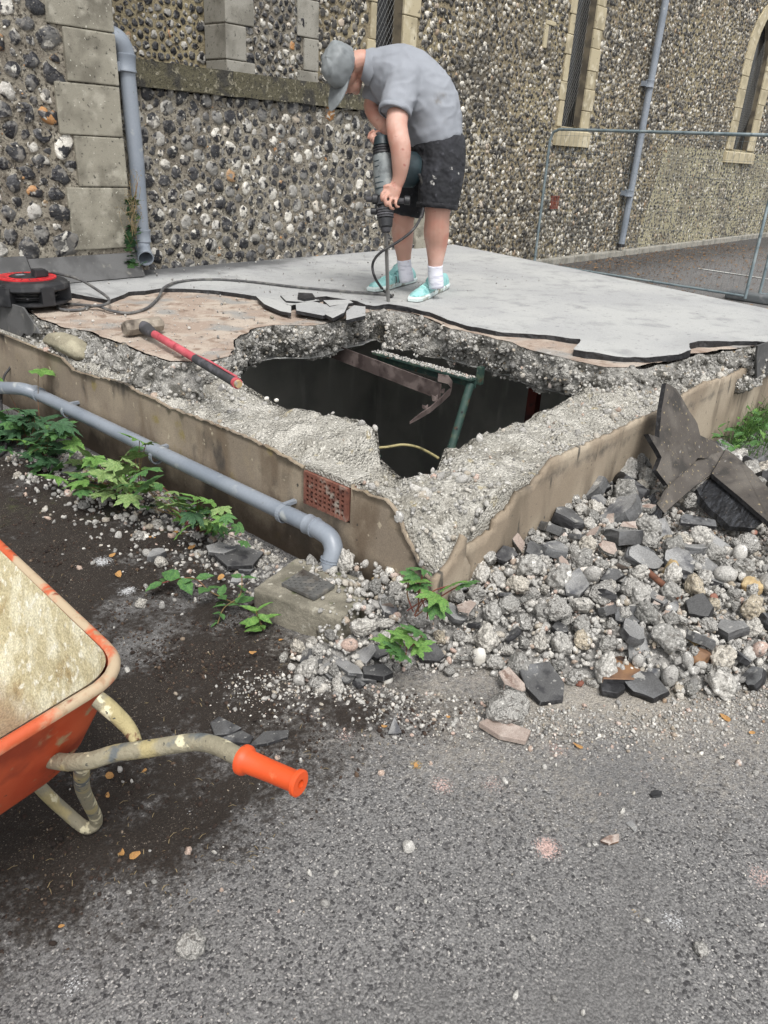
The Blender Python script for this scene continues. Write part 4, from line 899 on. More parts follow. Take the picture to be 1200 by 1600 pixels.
# fine fill (uncountable)
x,y,g=scatter(9000,5); s=np.clip(g.lognormal(math.log(.0085),.4,len(x)),.004,.016); z=zp(x,y)+s*.2; gm=in_gully(x,y); z=np.where(gm,.12+s*.3,z); keep_=~(gm&(x<1.80)&(g.random(len(x))<.8)); x,y,z,s=x[keep_],y[keep_],z[keep_],s[keep_]
grit=[rock(0,140+k,cuts=6,flat=(1,.8,.6),rough=.25,round_=.3) for k in range(10)]
V,F,T,_=bulk(grit,np.c_[x,y,z],s,rotm(g,len(x)),g.beta(2.2,1.6,len(x))); o=put('gravel_fill',mesh('gravel_fill',V,F,MT['rubble'],attrs={'tone':T})); o['kind']='stuff'; o['label']='fine broken concrete and gravel filling the heap'
x,y,g=scatter(2000,6); s=np.clip(g.lognormal(math.log(.0165),.25,len(x)),.011,.025); z=zp(x,y)+s*.45; gm=in_gully(x,y,.01); z=np.where(gm,.125+s*.4,z); keep_=~(gm&(x<1.83)); x,y,z,s=x[keep_],y[keep_],z[keep_],s[keep_]
mid_=[rock(1,240+k,cuts=9,flat=(1,.82,.65),rough=.24,round_=.2 if k%3 else .8) for k in range(12)]
V,F,T,_=bulk(mid_,np.c_[x,y,z],s,rotm(g,len(x)),g.beta(2.2,1.5,len(x))); o=put('small_rubble',mesh('small_rubble',V,F,MT['rubble'],attrs={'tone':T})); o['kind']='stuff'; o['label']='small rounded and broken stones of the heap'
# single lumps
MT['rub2']=M('lumpy_concrete','#9b9893',tone=[(0,'#7b7a76'),(.5,'#a09e99'),(.8,'#b5b2ab'),(1,'#a79c88')],layers=[('#c5c3be',300,.60,.68,3),('#68645f',60,.56,.7,5),('#d3d1cb',38,.64,.7,4),('#474645',140,.66,.72,3)],rough=.95,bump=1,bscale=110,bdist=.010,speck=.3,speckscale=260,vor=110)
lump=[mesh('concrete_lump',*(lambda a:(a[0]*.03,a[1]))(rock(3,340+k,cuts=7,flat=(1,R.uniform(.75,.95),R.uniform(.55,.85)),rough=.18,round_=.15+.2*(k%2),lump=.10 if k%3==0 else .02,lsc=9)),MT['rub2'],attrs={'tone':R.random()}) for k in range(16)]
pebm=[mesh('rounded_pebble',*(lambda a:(a[0]*.03,a[1]))(rock(1,440+k,cuts=4,flat=(1,R.uniform(.75,.9),R.uniform(.6,.75)),rough=.05,round_=.85)),MT['rubble'],smooth=True,attrs={'tone':R.choice([.2,.35,.5,.6,.8,.9])}) for k in range(10)]
MT['sham']=M('dark_felt_shard','#4e4e4e',[('#68696a',6,.45,.62),('#323234',20,.5,.66),('#8c8b87',50,.62,.7)],rough=.85,bump=.6,bscale=90,bdist=.005,speck=.2)
MT['sham2']=M('grey_felt_shard','#777776',[('#8f8f8e',7,.45,.62),('#4b4c50',16,.52,.68),('#a09e99',50,.62,.7)],rough=.85,bump=.5,bscale=90,bdist=.005,speck=.2)
MT['pinkstone']=M('pinkish_screed_piece','#94867d',[('#ada198',12,.45,.62),('#7d6a60',24,.55,.68)],rough=.9,bump=.6,bscale=90,bdist=.005,speck=.18)
MT['tanstone']=M('tan_flint_piece','#a68f68',[('#c4b08a',9,.45,.62),('#6d5638',14,.55,.66),('#8f8c84',25,.58,.68)],rough=.75,bump=.5,bscale=60,bdist=.006,speck=.15)
MT['white']=M('white_chalky_stone','#cfccc4',[('#b0aba0',14,.5,.66)],rough=.85,bump=.4,bscale=60,bdist=.004,speck=.1)
MT['brown']=M('rusty_brown_stone','#70543f',[('#8c6a4a',8,.45,.62),('#3f3029',12,.55,.66)],rough=.7,bump=.5,bscale=60,bdist=.005)
def shard_mesh(name,r,th,seed,top,side,n=6):
    g=random.Random(seed); pts=[]
    for k in range(n):
        a=2*math.pi*k/n+g.uniform(-.3,.3); q=r*g.uniform(.65,1.15); pts.append(Vector((q*math.cos(a),q*.75*math.sin(a),g.uniform(-.002,.002)*1)))
    V=[];F=[]
    for s,zz in ((.96,th/2),(1.0,th/2-.004),(1.03,0),(.98,-th/2)):
        for i,p in enumerate(pts):
            q=p.lerp(pts[(i+1)%n],.5)+Vector((g.uniform(-.1,.1)*r*.5,g.uniform(-.1,.1)*r*.5,0)) if s!=.96 or True else p
            V.append((p.x*s,p.y*s,zz+p.z)); V.append((q.x*s*(1+g.uniform(-.02,.02)),q.y*s,zz))
    N_=2*n
    for L_ in range(3):
        for k in range(N_): k2=(k+1)%N_; F.append(((L_+1)*N_+k,(L_+1)*N_+k2,L_*N_+k2,L_*N_+k))
    F.append(tuple(range(N_))); F.append(tuple(3*N_+k for k in range(N_))[::-1])
    return mesh(name,V,F,[top,side],fm=[1]*(3*N_)+[0,0])
shards=[shard_mesh('felt_shard',.042,R.uniform(.016,.024),500+k,MT['sham2'] if k%2 else MT['sham'],MT['sham'] if k%2 else MT['bitumen'],R.choice((5,6,7))) for k in range(10)]
pinks=[shard_mesh('screed_shard',.032,R.uniform(.014,.022),520+k,MT['pinkstone'],MT['rub2'],R.choice((4,5,6))) for k in range(5)]
for m_ in pinks:
    pass
def place(me,name,x,y,z,s=1,tilt=.5,rz=None,seed=None):
    g=random.Random(seed) if seed is not None else R
    o=put(name,me); o.location=(x,y,z); o.scale=(s,s,s); o.rotation_euler=(g.uniform(-tilt,tilt),g.uniform(-tilt,tilt),g.uniform(0,6.28) if rz is None else rz); return o
lumps_pts=dpts(420,1.42,4.9,.05,2.0,lambda x,y,g:np.clip(g.lognormal(math.log(.030),.34,len(x)),.018,.066)*np.clip(.66+.22*(x-1.4),.6,1.25),seed=21,tries=30,mask=lambda x,y:inpoly(x,y,pile)&~in_gully(x,y,.02)&~((x<2.08)&(y>1.40)&(y<2.1)&(x>1.97)))
def zone(x,y):
    if x<2.05 and y>1.25: return 'beside the gully'
    if y>1.15: return 'close against the basement wall'
    if x>3.3: return 'at the far right of the heap'
    if dpoly(np.array([x]),np.array([y]),dc,closed=False)[0]<.16: return 'along the front foot of the heap'
    return 'in the middle of the heap'
for i,(x,y,r) in enumerate(lumps_pts):
    z=float(zp(np.array([x]),np.array([y]))[0]); t=R.random(); seed_=1000+i; zn=zone(x,y)
    if inpoly([x],[y],sheet_xy)[0]: continue
    big='large' if r>.034 else 'small'
    if t<.56: tag(place(R.choice(lump),'concrete_lump',x,y,z+r*.55,r/.028,3,seed=seed_),big+' knobbly grey lump of broken concrete '+zn,'rubble',big+' concrete lumps '+zn)
    elif t<.67: tag(place(R.choice(pebm),'rounded_pebble',x,y,z+r*.5,r/.036,3,seed=seed_),'smooth rounded pebble from the concrete '+zn,'pebble','rounded pebbles '+zn)
    elif t<.955: tag(place(R.choice(shards),'felt_shard',x,y,z+r*.55,r/.030*(1.25 if x>2.8 else .95),.65,seed=seed_),'flat angular shard of dark grey roofing felt '+zn,'felt shard','felt shards '+zn)
    else: tag(place(R.choice(pinks),'screed_shard',x,y,z+r*.6,r/.030,.9,seed=seed_),'flat pinkish shard of screed '+zn,'screed shard','pinkish screed shards '+zn)
# ---- pieces one can point at
def big_lump(label,u,v,r,z=.0,mat=None,flat=(1,.85,.7),seed=0,name='concrete_lump',cat='rubble',cuts=8,lump_=.10,rough=.2,rz=0,sub=3,bottom=None,round_=.35):
    p=U(u,v,z=z); V,F=rock(sub,seed,cuts=cuts,flat=flat,rough=rough,round_=round_,lump=lump_,lsc=11); V=V*r
    o=put(name,mesh(name,V,F,mat or MT['rub2'],attrs={'tone':np.full(len(V),.5)},smooth=lump_==0 and cuts<4)); o.location=p+Vector((0,0,r*flat[2]*.62)); o.rotation_euler=(0,0,rz); return tag(o,label,cat)
def bplate(label,pg,z,th,top,side=None,name='felt_slab',cat='felt slab',dz=None):
    g3=[U(u,v,z=(z if dz is None else z+dz[i])) for i,(u,v) in enumerate(pg)]
    v,f=plate(g3,th,Vector((0,0,1))); 
    if sum((g3[i].x*g3[(i+1)%len(g3)].y-g3[(i+1)%len(g3)].x*g3[i].y) for i in range(len(g3)))<0: v,f=plate(g3[::-1],th,Vector((0,0,1)))
    bm=bmesh.new(); vv_=[bm.verts.new(p) for p in v]; fl=[bm.faces.new([vv_[i] for i in q_]) for q_ in f]
    for q_ in fl[1:]: q_.material_index=1
    bmesh.ops.bevel(bm,geom=bm.edges[:],offset=.0025,segments=1,affect='EDGES'); bmesh.ops.recalc_face_normals(bm,faces=bm.faces[:])
    for x_ in bm.verts: x_.co+=Vector(mnoise.noise_vector(x_.co*40))*.002
    me=bpy.data.meshes.new(name); bm.to_mesh(me); bm.free(); me.materials.append(top); me.materials.append(side or top)
    return tag(put(name,me),label,cat)
big_lump('large pale lumpy concrete lump alone on the asphalt in front of the heap',790,1122,.080,mat=MT['rub2'],flat=(1,.95,.66),seed=5,cuts=6,rz=.6)
bplate('thin pink screed skin under the lone concrete lump',[(748,1128),(770,1118),(830,1140),(822,1157),(780,1148)],.028,.02,MT['pinkstone'],name='screed_piece',cat='screed')
big_lump('grey crumbly concrete lump alone at the lower left of the asphalt',298,1484,.037,seed=11,flat=(1,.9,.85))
big_lump('round grey white pebble alone in the middle of the asphalt',638,1327,.019,mat=MT['rubble'],lump_=0,cuts=5,rough=.1,seed=2,sub=3,flat=(.9,1,.8),name='pebble',cat='pebble')
big_lump('round grey white cobble at the left foot of the heap',468,1068,.026,mat=MT['rubble'],lump_=0,cuts=2,rough=.05,seed=3,sub=3,flat=(.8,1,.85),name='pebble',cat='pebble')
big_lump('bright white stone at the foot of the heap below the seedling',606,1064,.024,mat=MT['white'],lump_=0,cuts=6,rough=.08,seed=4,sub=3,name='white_stone',cat='stone')
big_lump('upright pale wedge stone at the front edge of the heap',747,1035,.038,mat=MT['white'],z=.02,lump_=0,cuts=7,rough=.06,seed=6,sub=3,flat=(.6,.7,1.1),name='white_stone',cat='stone')
big_lump('big rusty brown round stone at the right front of the heap',1086,1040,.060,mat=MT['brown'],z=.02,lump_=0,cuts=7,rough=.06,seed=8,sub=3,flat=(1,.8,.85),name='brown_stone',cat='stone')
big_lump('large yellow tan broken stone at the right edge of the heap',1172,925,.055,mat=MT['tanstone'],z=.13,lump_=.05,cuts=7,rough=.1,seed=9,sub=3,name='tan_stone',cat='stone')
big_lump('cream and tan wedge stone beside the rusty pipe piece in the heap',1046,905,.058,mat=MT['tanstone'],z=.15,lump_=.05,cuts=8,rough=.1,seed=10,sub=3,flat=(.8,.6,.9),name='tan_stone',cat='stone',rz=1)
big_lump('large pale concrete lump behind the rusty pipe piece',1160,860,.075,z=.15,seed=12)
big_lump('pale knobbly lump leaning at the right front edge of the heap',1120,1055,.06,z=.0,seed=13)
big_lump('big lumpy concrete chunk low in the middle of the heap',940,935,.062,z=.14,seed=14)
big_lump('rough concrete chunk right of the seedling',650,1010,.05,z=.03,mat=MT['core'],seed=15,flat=(.8,1.2,.7),rz=.4)
big_lump('lumpy chunk under the charred board',1080,790,.055,z=.12,seed=17)
big_lump('concrete chunk in the middle of the heap beside a dark felt plate',985,925,.05,z=.16,seed=18)
big_lump('pale crumbly chunk near the wall foot left of the leaning felt',870,960,.055,z=.13,seed=19)
big_lump('small crumbly white grey stone at the lower right of the asphalt',1094,1487,.020,seed=20,sub=3)
bplate('black angular felt slab lying at the front foot of the heap',[(808,1040),(858,1032),(882,1066),(880,1092),(845,1096),(822,1072)],.04,.022,MT['sham'],MT['bitumen'],dz=[0.01,.03,.0,-.02,-.02,0])
bplate('rusty pink faced screed wedge beside the black felt slab',[(778,1050),(795,1040),(828,1075),(815,1080),(788,1068)],.05,.03,MT['pinkstone'],MT['rub2'],name='screed_piece',cat='screed',dz=[0,.03,-.02,-.03,0])
bplate('dark brown square felt slab at the right front of the heap',[(940,1028),(985,1022),(1005,1052),(990,1062),(942,1060)],.05,.025,MT['brown'],MT['bitumen'])
bplate('small black felt block in front of the square felt slab',[(938,1066),(972,1060),(978,1074),(965,1083),(940,1078)],.03,.025,MT['bitumen'])
bplate('tall pale grey felt plate standing on its edge in the heap',[(980,985),(992,975),(1010,995),(1018,1030),(1005,1045),(983,1025)],.06,.022,MT['sham2'],MT['sham'],dz=[.06,.08,.05,0,-.03,.02])
bplate('small grey felt plate standing right of the pale plate',[(1012,1042),(1032,1044),(1034,1066),(1016,1074)],.04,.015,MT['sham2'],MT['sham'],dz=[.03,.03,-.03,-.03])
bplate('wide grey felt plate at the left foot of the heap',[(497,1042),(520,1030),(560,1050),(590,1062),(545,1062),(515,1058)],.035,.018,MT['sham2'],MT['sham'],dz=[0,.01,.0,-.01,-.02,-.01])
bplate('dark hexagonal felt plate by the gully corner',[(468,1030),(485,1012),(505,1022),(503,1038),(478,1047)],.04,.018,MT['sham'],MT['bitumen'],dz=[0,.02,.02,0,-.01])
bplate('long grey felt plate in front of the gully',[(515,1030),(522,1022),(560,1040),(568,1052),(545,1050)],.055,.016,MT['sham2'],MT['sham'])
bplate('grey tilted plate leaning on stones below the seedling',[(556,1018),(583,1005),(588,1015),(572,1036),(556,1030)],.06,.016,MT['sham2'],MT['sham'],dz=[0,.03,.03,0,-.01])
bplate('black block of felt below the seedling',[(566,1040),(600,1036),(615,1050),(600,1056),(568,1052)],.045,.025,MT['sham'],MT['bitumen'])
bplate('grey block behind the gully plate stones',[(592,940),(600,926),(622,950),(618,962),(600,955)],.12,.03,MT['sham2'],MT['sham'],dz=[.02,.03,0,-.01,0])
bplate('angular grey felt plate standing in the middle of the heap',[(880,905),(905,885),(922,912),(905,930),(885,925)],.19,.018,MT['sham2'],MT['sham'],dz=[0,.04,.01,-.03,-.02])
bplate('large pale felt plate standing up near the leaning felt sheet',[(1018,812),(1040,808),(1052,835),(1040,845),(1028,838)],.2,.018,MT['sham2'],MT['sham'],dz=[.04,.04,0,-.03,-.01])
bplate('long felt plate on the right of the heap below the charred board',[(1094,840),(1112,832),(1142,852),(1145,868),(1120,868),(1098,852)],.2,.02,MT['sham2'],MT['sham'],dz=[.01,.02,0,-.03,-.03,0])
bplate('wide grey felt plate with black broken edge at the right of the heap',[(1082,875),(1105,870),(1142,900),(1140,915),(1110,905),(1088,890)],.18,.03,MT['sham2'],MT['bitumen'],dz=[.02,.03,0,-.02,-.01,0])
bplate('long thin felt strip under the rusty pipe piece',[(955,898),(965,893),(1010,915),(1045,938),(1038,943),(990,920)],.17,.018,MT['sham2'],MT['sham'])
bplate('dark sloping felt plate in the centre right of the heap',[(960,948),(1000,945),(1010,968),(985,975),(962,968)],.14,.02,MT['sham'],MT['bitumen'],dz=[.02,.02,-.01,-.02,-.01])
bplate('flat felt bar lying beneath the charred board',[(1062,808),(1070,802),(1118,812),(1120,822),(1064,816)],.16,.018,MT['sham'],MT['bitumen'])
bplate('tan topped stone plate at the right front of the heap',[(1060,985),(1095,978),(1115,1000),(1085,1008)],.09,.03,MT['tanstone'],MT['rub2'],name='screed_piece',cat='screed')
bplate('pinkish slab fragment right of the seedling',[(713,945),(735,936),(745,942),(732,958),(716,954)],.15,.016,MT['pinkstone'],MT['rub2'],name='screed_piece',cat='screed')
bplate('small orange brown stone chip on the gully rubble',[(580,902),(592,897),(606,903),(602,911),(586,911)],.13,.012,MT['tanstone'],name='stone_chip',cat='stone')
# dark slates near the barrow
bplate('left and upper of the three dark slate pieces behind the orange grip',[(328,1128),(342,1118),(378,1136),(360,1146),(335,1148)],.02,.016,MT['sham'],MT['bitumen'],name='slate_piece',cat='slate')
bplate('middle of the three dark slate pieces behind the orange grip',[(346,1152),(378,1140),(396,1150),(390,1160),(360,1158)],.018,.014,MT['sham'],MT['bitumen'],name='slate_piece',cat='slate')
bplate('right and longest of the three dark slate pieces behind the orange grip',[(388,1165),(412,1142),(452,1140),(450,1150),(418,1160)],.02,.014,MT['sham'],MT['bitumen'],name='slate_piece',cat='slate')
bplate('small dark wedge standing on the ground in front of the heap',[(606,1145),(616,1118),(628,1143),(618,1147)],.014,.02,MT['sham2'],MT['bitumen'],name='slate_piece',cat='slate',dz=[0,.03,0,-.01])
bplate('brown edged shard alone on the asphalt below the heap',[(937,1312),(950,1304),(967,1301),(968,1313),(952,1318)],.012,.01,MT['pinkstone'],MT['brown'],name='screed_piece',cat='screed')
bplate('thin light grey shard on the asphalt at the right',[(977,1283),(988,1280),(997,1293),(992,1298)],.008,.006,MT['sham2'],name='slate_piece',cat='slate')
bplate('round black felt flake on the asphalt at the right',[(1015,1240),(1023,1233),(1035,1235),(1033,1244),(1020,1246)],.008,.006,MT['bitumen'],name='felt_flake',cat='felt')
bplate('mossy dark slab by the wall behind the gully',[(330,862),(372,850),(412,862),(395,882),(355,884)],.05,.022,MT['sham'],MT['bitumen'])
bplate('brown grey slab piece lying behind the mossy slab by the wall',[(322,852),(345,846),(370,856),(350,864),(326,862)],.06,.018,MT['sham2'],MT['sham'])
# rusty pipe piece
a,b=U(1012,893,z=.2),U(1062,935,z=.17); MT['rust']=M('rusty_steel','#6a4534',[('#8a5d45',15,.45,.62),('#3d2c25',20,.5,.68)],rough=.8,bump=.5,bscale=90,bdist=.003)
v,f=tube([a,b],.013,n=10,k=1); tag(put('rusty_pipe',shade(mesh('rusty_pipe',v,f,MT['rust']),40)),'short rusty brown pipe piece lying in the right of the heap','pipe piece')
# brick scraps
for (u,v,lab,z) in ((1115,935,'small red brick scrap at the right of the heap',.16),(1178,835,'orange red brick scrap under the charred board',.2),(905,1070,'small pink brick chip at the front foot of the heap',.0)):
    big_lump(lab,u,v,.018,z=z,mat=BR,lump_=0,cuts=8,rough=.05,seed=int(u),sub=2,name='brick_scrap',cat='brick',round_=.1)
# ================================================================ leaning felt sheets and charred board
MT['sheet']=M('grey_brown_underside_felt','#4b4641',[('#5f5a54',5,.42,.62),('#393633',9,.5,.66),('#8f8266',60,.62,.72,6),('#85827e',24,.68,.74,5)],rough=.85,bump=.4,bscale=60,bdist=.004,speck=.15)
T_=U(1040,598,y=1.36); A_=U(1044,758,z=.27); B_=U(1132,705,z=.31)
fs_=thing('leaning_felt','big torn brown felt sheet leaning point-up against the basement wall','felt sheet',(4.0,1.2,.1))
def onp(L,a,b,c): return [Upl(u,v,a,b,c) for u,v in L]
def torn(pts,am,seed,st=.03):
    out=[]
    for p in resample(list(pts)+[pts[0]],st)[:-1]: out.append(p+Vector(mnoise.noise_vector(p*23+Vector((seed,0,0))))*am)
    return out
pg=onp([(1041,598),(1057,607),(1073,635),(1090,662),(1094,680),(1117,690),(1132,705),(1112,716),(1090,716),(1072,735),(1044,758),(1036,748),(1026,735),(1034,715),(1028,703),(1020,690),(1013,678),(1030,684),(1034,640)],T_,A_,B_)
nn_=(A_-T_).cross(B_-T_).normalized(); nn_= nn_ if nn_.dot(Vector((0,0,CH))-T_)>0 else -nn_
pp=torn(pg,.003,1); v,f=plate(pp,.025,nn_); part('upper_sheet',mesh('upper_sheet',v,f,[MT['sheet'],MT['bitumen']],fm=[0,1]+[1]*len(pp)),fs_)
q1=[U(1026,787,z=0.180),U(1044,757,z=0.260),U(1072,735,z=0.295),U(1090,716,z=0.310),U(1134,704,z=0.330),U(1112,740,z=0.265),U(1090,757,z=0.240),U(1062,780,z=0.200),U(1038,802,z=0.160)]
pp=torn(q1,.002,2); v,f=plate(pp,.022,Vector((-.5,-.4,.75)).normalized()); part('middle_strip',mesh('middle_strip',v,f,[MT['sheet'],MT['bitumen']],fm=[0,1]+[1]*len(pp)),fs_)
q2=[U(1112,740,z=0.275),U(1134,702,z=0.340),U(1147,710,z=0.330),U(1175,735,z=0.310),U(1200,762,z=0.290),U(1225,790,z=0.270),U(1218,835,z=0.220),U(1200,815,z=0.230),U(1160,780,z=0.250)]
pp=torn(q2,.002,3); v,f=plate(pp,.022,Vector((-.2,-.5,.8)).normalized()); part('right_sheet',mesh('right_sheet',v,f,[MT['sheet'],MT['bitumen']],fm=[0,1]+[1]*len(pp)),fs_)
MT['char']=M('charred_board','#1e1f22',[('#34363a',14,.45,.62,6,'n',(1,4,1)),('#0f0f10',20,.5,.65,6,'n',(1,5,1)),('#6c5b50',50,.68,.74)],rough=.45,bump=1,bscale=40,bdist=.012)
q3=[U(1089,764,z=0.210),U(1112,742,z=0.250),U(1160,785,z=0.230),U(1196,815,z=0.210),U(1180,826,z=0.170),U(1140,822,z=0.160),U(1115,800,z=0.170),U(1098,782,z=0.180)]
pp=torn(q3,.005,4); v,f=plate(pp,.035,Vector((-.2,-.5,.8)).normalized()); tag(put('charred_board',mesh('charred_board',v,f,MT['char'])),'black charred looking bitumen board under the torn felt sheet','board')
q4=[U(1010,778,z=0.180),U(1022,770,z=0.200),U(1036,800,z=0.160),U(1030,825,z=0.120),U(1012,800,z=0.140)]
pp=torn(q4,.005,5); v,f=plate(pp,.03,Vector((-.4,-.5,.8)).normalized()); tag(put('bitumen_block',mesh('bitumen_block',v,f,MT['char'])),'black bitumen block at the lower left corner of the torn felt sheet','block')
# ================================================================ litter on the ground
def gz(x,y): return 0.0
pos=[(483,1365,.010),(508,1414,.012),(525,1366,.008),(295,1333,.012),(335,1334,.008),(241,1380,.008),(202,1396,.009),(596,1210,.011),(593,1225,.007),(540,1250,.006),(833,1468,.008),(805,1558,.010),(733,1447,.006),(855,1300,.011),(788,1222,.011),(1152,1195,.012),(972,1270,.009),(980,1240,.008),(962,1243,.006),(937,1242,.006),(930,1320,.008),(920,1322,.007),(885,1333,.006),(1010,1440,.009),(1105,1490,.005),(1085,1238,.009),(1188,1447,.008),(672,1195,.008),(640,1200,.007),(705,1250,.006),(470,1190,.010),(434,1186,.009),(443,1172,.008),(188,1205,.011),(192,1223,.007),(206,1222,.007),(320,1060,.008),(280,1093,.009),(413,1094,.010),(125,890,.013),(200,1049,.011),(118,822,.012),(145,800,.018),(75,812,.018),(85,818,.014),(150,818,.016),(118,795,.02),(130,796,.012),(275,865,.012),(285,872,.014),(60,770,.014),(40,775,.012),(305,940,.012),(350,890,.017),(325,905,.014),(300,870,.012),(1205,1330,.01),(395,905,.02),(420,900,.016),(690,1240,.006),(665,1410,.007),(560,1382,.006),(452,1384,.006),(346,1392,.006),(620,1421,.006),(965,1100,.01),(1145,1125,.010),(550,1185,.006),(1085,1100,.012),(1140,1290,.006),(940,1380,.006),(1010,1550,.006),(910,1584,.008),(866,1562,.008)]
smallm=[mesh('loose_stone',*(lambda a:(a[0]*.01,a[1]))(rock(1,640+k,cuts=9,flat=(1,R.uniform(.6,.95),R.uniform(.45,.8)),rough=.28,round_=.15)),MT['rubble'],attrs={'tone':R.choice([.2,.3,.45,.55,.65,.88])}) for k in range(12)]
for i,(u,v,r) in enumerate(pos):
    p=U(u,v,z=0); o=place(smallm[i%12],'loose_stone',p.x,p.y,r*.45,r/.0085,3,seed=3000+i)
    side='on the dark soil left of the heap' if (u<560 and v<1420) else 'on the open asphalt in front of the heap'
    tag(o,'small pale loose stone lying '+side,'stone','loose stones '+side)
g=np.random.default_rng(99); nb=22000
x=g.uniform(-.2,7,nb);y=g.uniform(-.4,6,nb); dd=np.hypot(x,y); k=~((x>2.0)&(y>1.4))&(g.random(nb)<np.clip(1.5-dd/4,.15,1)*np.clip(1.2-dpoly(x,y,dc,closed=False)/.9,.16,1)); x,y=x[k],y[k]; s=np.clip(g.lognormal(math.log(.0022),.42,len(x)),.0011,.007)
V,F,T,_=bulk(grit,np.c_[x,y,s*.5],s,rotm(g,len(x)),g.beta(1.8,1.6,len(x))); o=put('grit',mesh('grit',V,F,MT['rubble'],attrs={'tone':T})); o['kind']='stuff'; o['label']='loose pale grit scattered over asphalt and soil'
# dense rubble crumbs along the left wall foot and on the soil
nb=1700; t=g.random(nb); y=2.05+t*2.1; x=1.99-np.abs(g.normal(0,.24,nb)); x=np.minimum(x,1.985); s=np.clip(g.lognormal(math.log(.009),.5,nb),.003,.026)
V,F,T,_=bulk(mid_,np.c_[x,y,s*.4],s,rotm(g,nb),g.beta(1.8,1.5,nb)); o=put('wall_foot_rubble',mesh('wall_foot_rubble',V,F,MT['rubble'],attrs={'tone':T})); o['kind']='stuff'; o['label']='crumbs of broken concrete along the foot of the left wall'
for i in range(46):
    yy=R.uniform(2.1,3.9); xx=1.93-abs(R.gauss(.05,.22)); rr_=R.uniform(.014,.034)
    if xx<1.2: continue
    kind=R.random()
    if kind<.6: tag(place(R.choice(lump),'concrete_lump',xx,yy,rr_*.5,rr_/.028,3,seed=5000+i),'knobbly grey concrete lump among the weeds at the foot of the left wall','rubble','concrete lumps along the left wall foot')
    elif kind<.8: tag(place(R.choice(shards),'felt_shard',xx,yy,rr_*.5,rr_/.024,.3,seed=5000+i),'flat dark felt shard among the weeds at the foot of the left wall','felt shard','felt shards along the left wall foot')
    else: tag(place(R.choice(pebm),'rounded_pebble',xx,yy,rr_*.45,rr_/.036,3,seed=5000+i),'smooth rounded pebble on the soil at the foot of the left wall','pebble','pebbles along the left wall foot')
nb=4200; dcs=np.array([[p.x,p.y] for p in resample([(a,b,0) for a,b in [(1.36,1.75)]+dc+[(2.9,.2)]],.02)]); ii=g.integers(0,len(dcs),nb); x=dcs[ii,0]-np.abs(g.normal(0,.16,nb))*.7; y=dcs[ii,1]-np.abs(g.normal(0,.16,nb))*.7; s=np.clip(g.lognormal(math.log(.0042),.5,nb),.0015,.013)
V,F,T,_=bulk(grit,np.c_[x,y,s*.4],s,rotm(g,nb),g.beta(2,1.5,nb)); o=put('heap_crumbs',mesh('heap_crumbs',V,F,MT['rubble'],attrs={'tone':T})); o['kind']='stuff'; o['label']='loose crumbs strewn in front of the heap'
# crumbs lying on the pipe side of the wall and on the felt
nb=330; x=g.uniform(2.3,6.4,nb);y=g.uniform(3.6,5.7,nb); k=inpoly(x,y,[(p[0],p[1]) for p in fo]); x,y=x[k],y[k]; s=np.clip(g.lognormal(math.log(.005),.5,len(x)),.003,.014)
V,F,T,_=bulk(grit,np.c_[x,y,.655+s*.4],s,rotm(g,len(x)),g.beta(1.3,1.6,len(x))*.6); o=put('slab_crumbs',mesh('slab_crumbs',V,F,MT['rubble'],attrs={'tone':T})); o['kind']='stuff'; o['label']='tiny stone crumbs scattered on the felt'
nb=420; x=g.uniform(2.1,4.0,nb);y=g.uniform(3.2,4.9,nb); k=inpoly(x,y,concr)&~inpoly(x,y,[(p[0],p[1]) for p in fo]); x,y=x[k],y[k]; s=np.clip(g.lognormal(math.log(.005),.55,len(x)),.0025,.018)
V,F,T,_=bulk(grit,np.c_[x,y,.625+s*.35],s,rotm(g,len(x)),g.beta(1.6,1.6,len(x))*.98); o=put('screed_crumbs',mesh('screed_crumbs',V,F,MT['rubble'],attrs={'tone':T})); o['kind']='stuff'; o['label']='small crumbs scattered on the bare pinkish screed'
MT['crumb']=M('dark_soil_crumb','#2e241e',tone=[(0,'#1d1613'),(.5,'#3a2d25'),(.8,'#5a4a3d'),(.93,'#857868'),(1,'#b3aa9c')],rough=.95,bump=.5,bscale=200,bdist=.003)
nb=60000; x=g.uniform(-.3,2.0,nb); y=g.uniform(.7,4.3,nb); k=inpoly(x,y,soilpoly); x,y=x[k],y[k]; dk_=np.clip(.55+1.1*fbm(np.c_[x,y],3.1,33)+.4*fbm(np.c_[x,y],11,3),.06,1)*np.clip(dpoly(x,y,soilpoly)/.15,.1,1); k=(g.random(len(x))<dk_)&(g.random(len(x))<np.clip(2.6/np.hypot(x,y)**1.2,.25,1)); x,y=x[k],y[k]; s=np.clip(g.lognormal(math.log(.0034),.5,len(x)),.0014,.013)
V,F,T,_=bulk(grit,np.c_[x,y,.002+s*.4],s,rotm(g,len(x)),g.beta(1.3,2.2,len(x))); o=put('soil_crumbs',mesh('soil_crumbs',V,F,MT['crumb'],attrs={'tone':T})); o['kind']='stuff'; o['label']='dark crumbly soil and compost bits spilled over the tarmac'
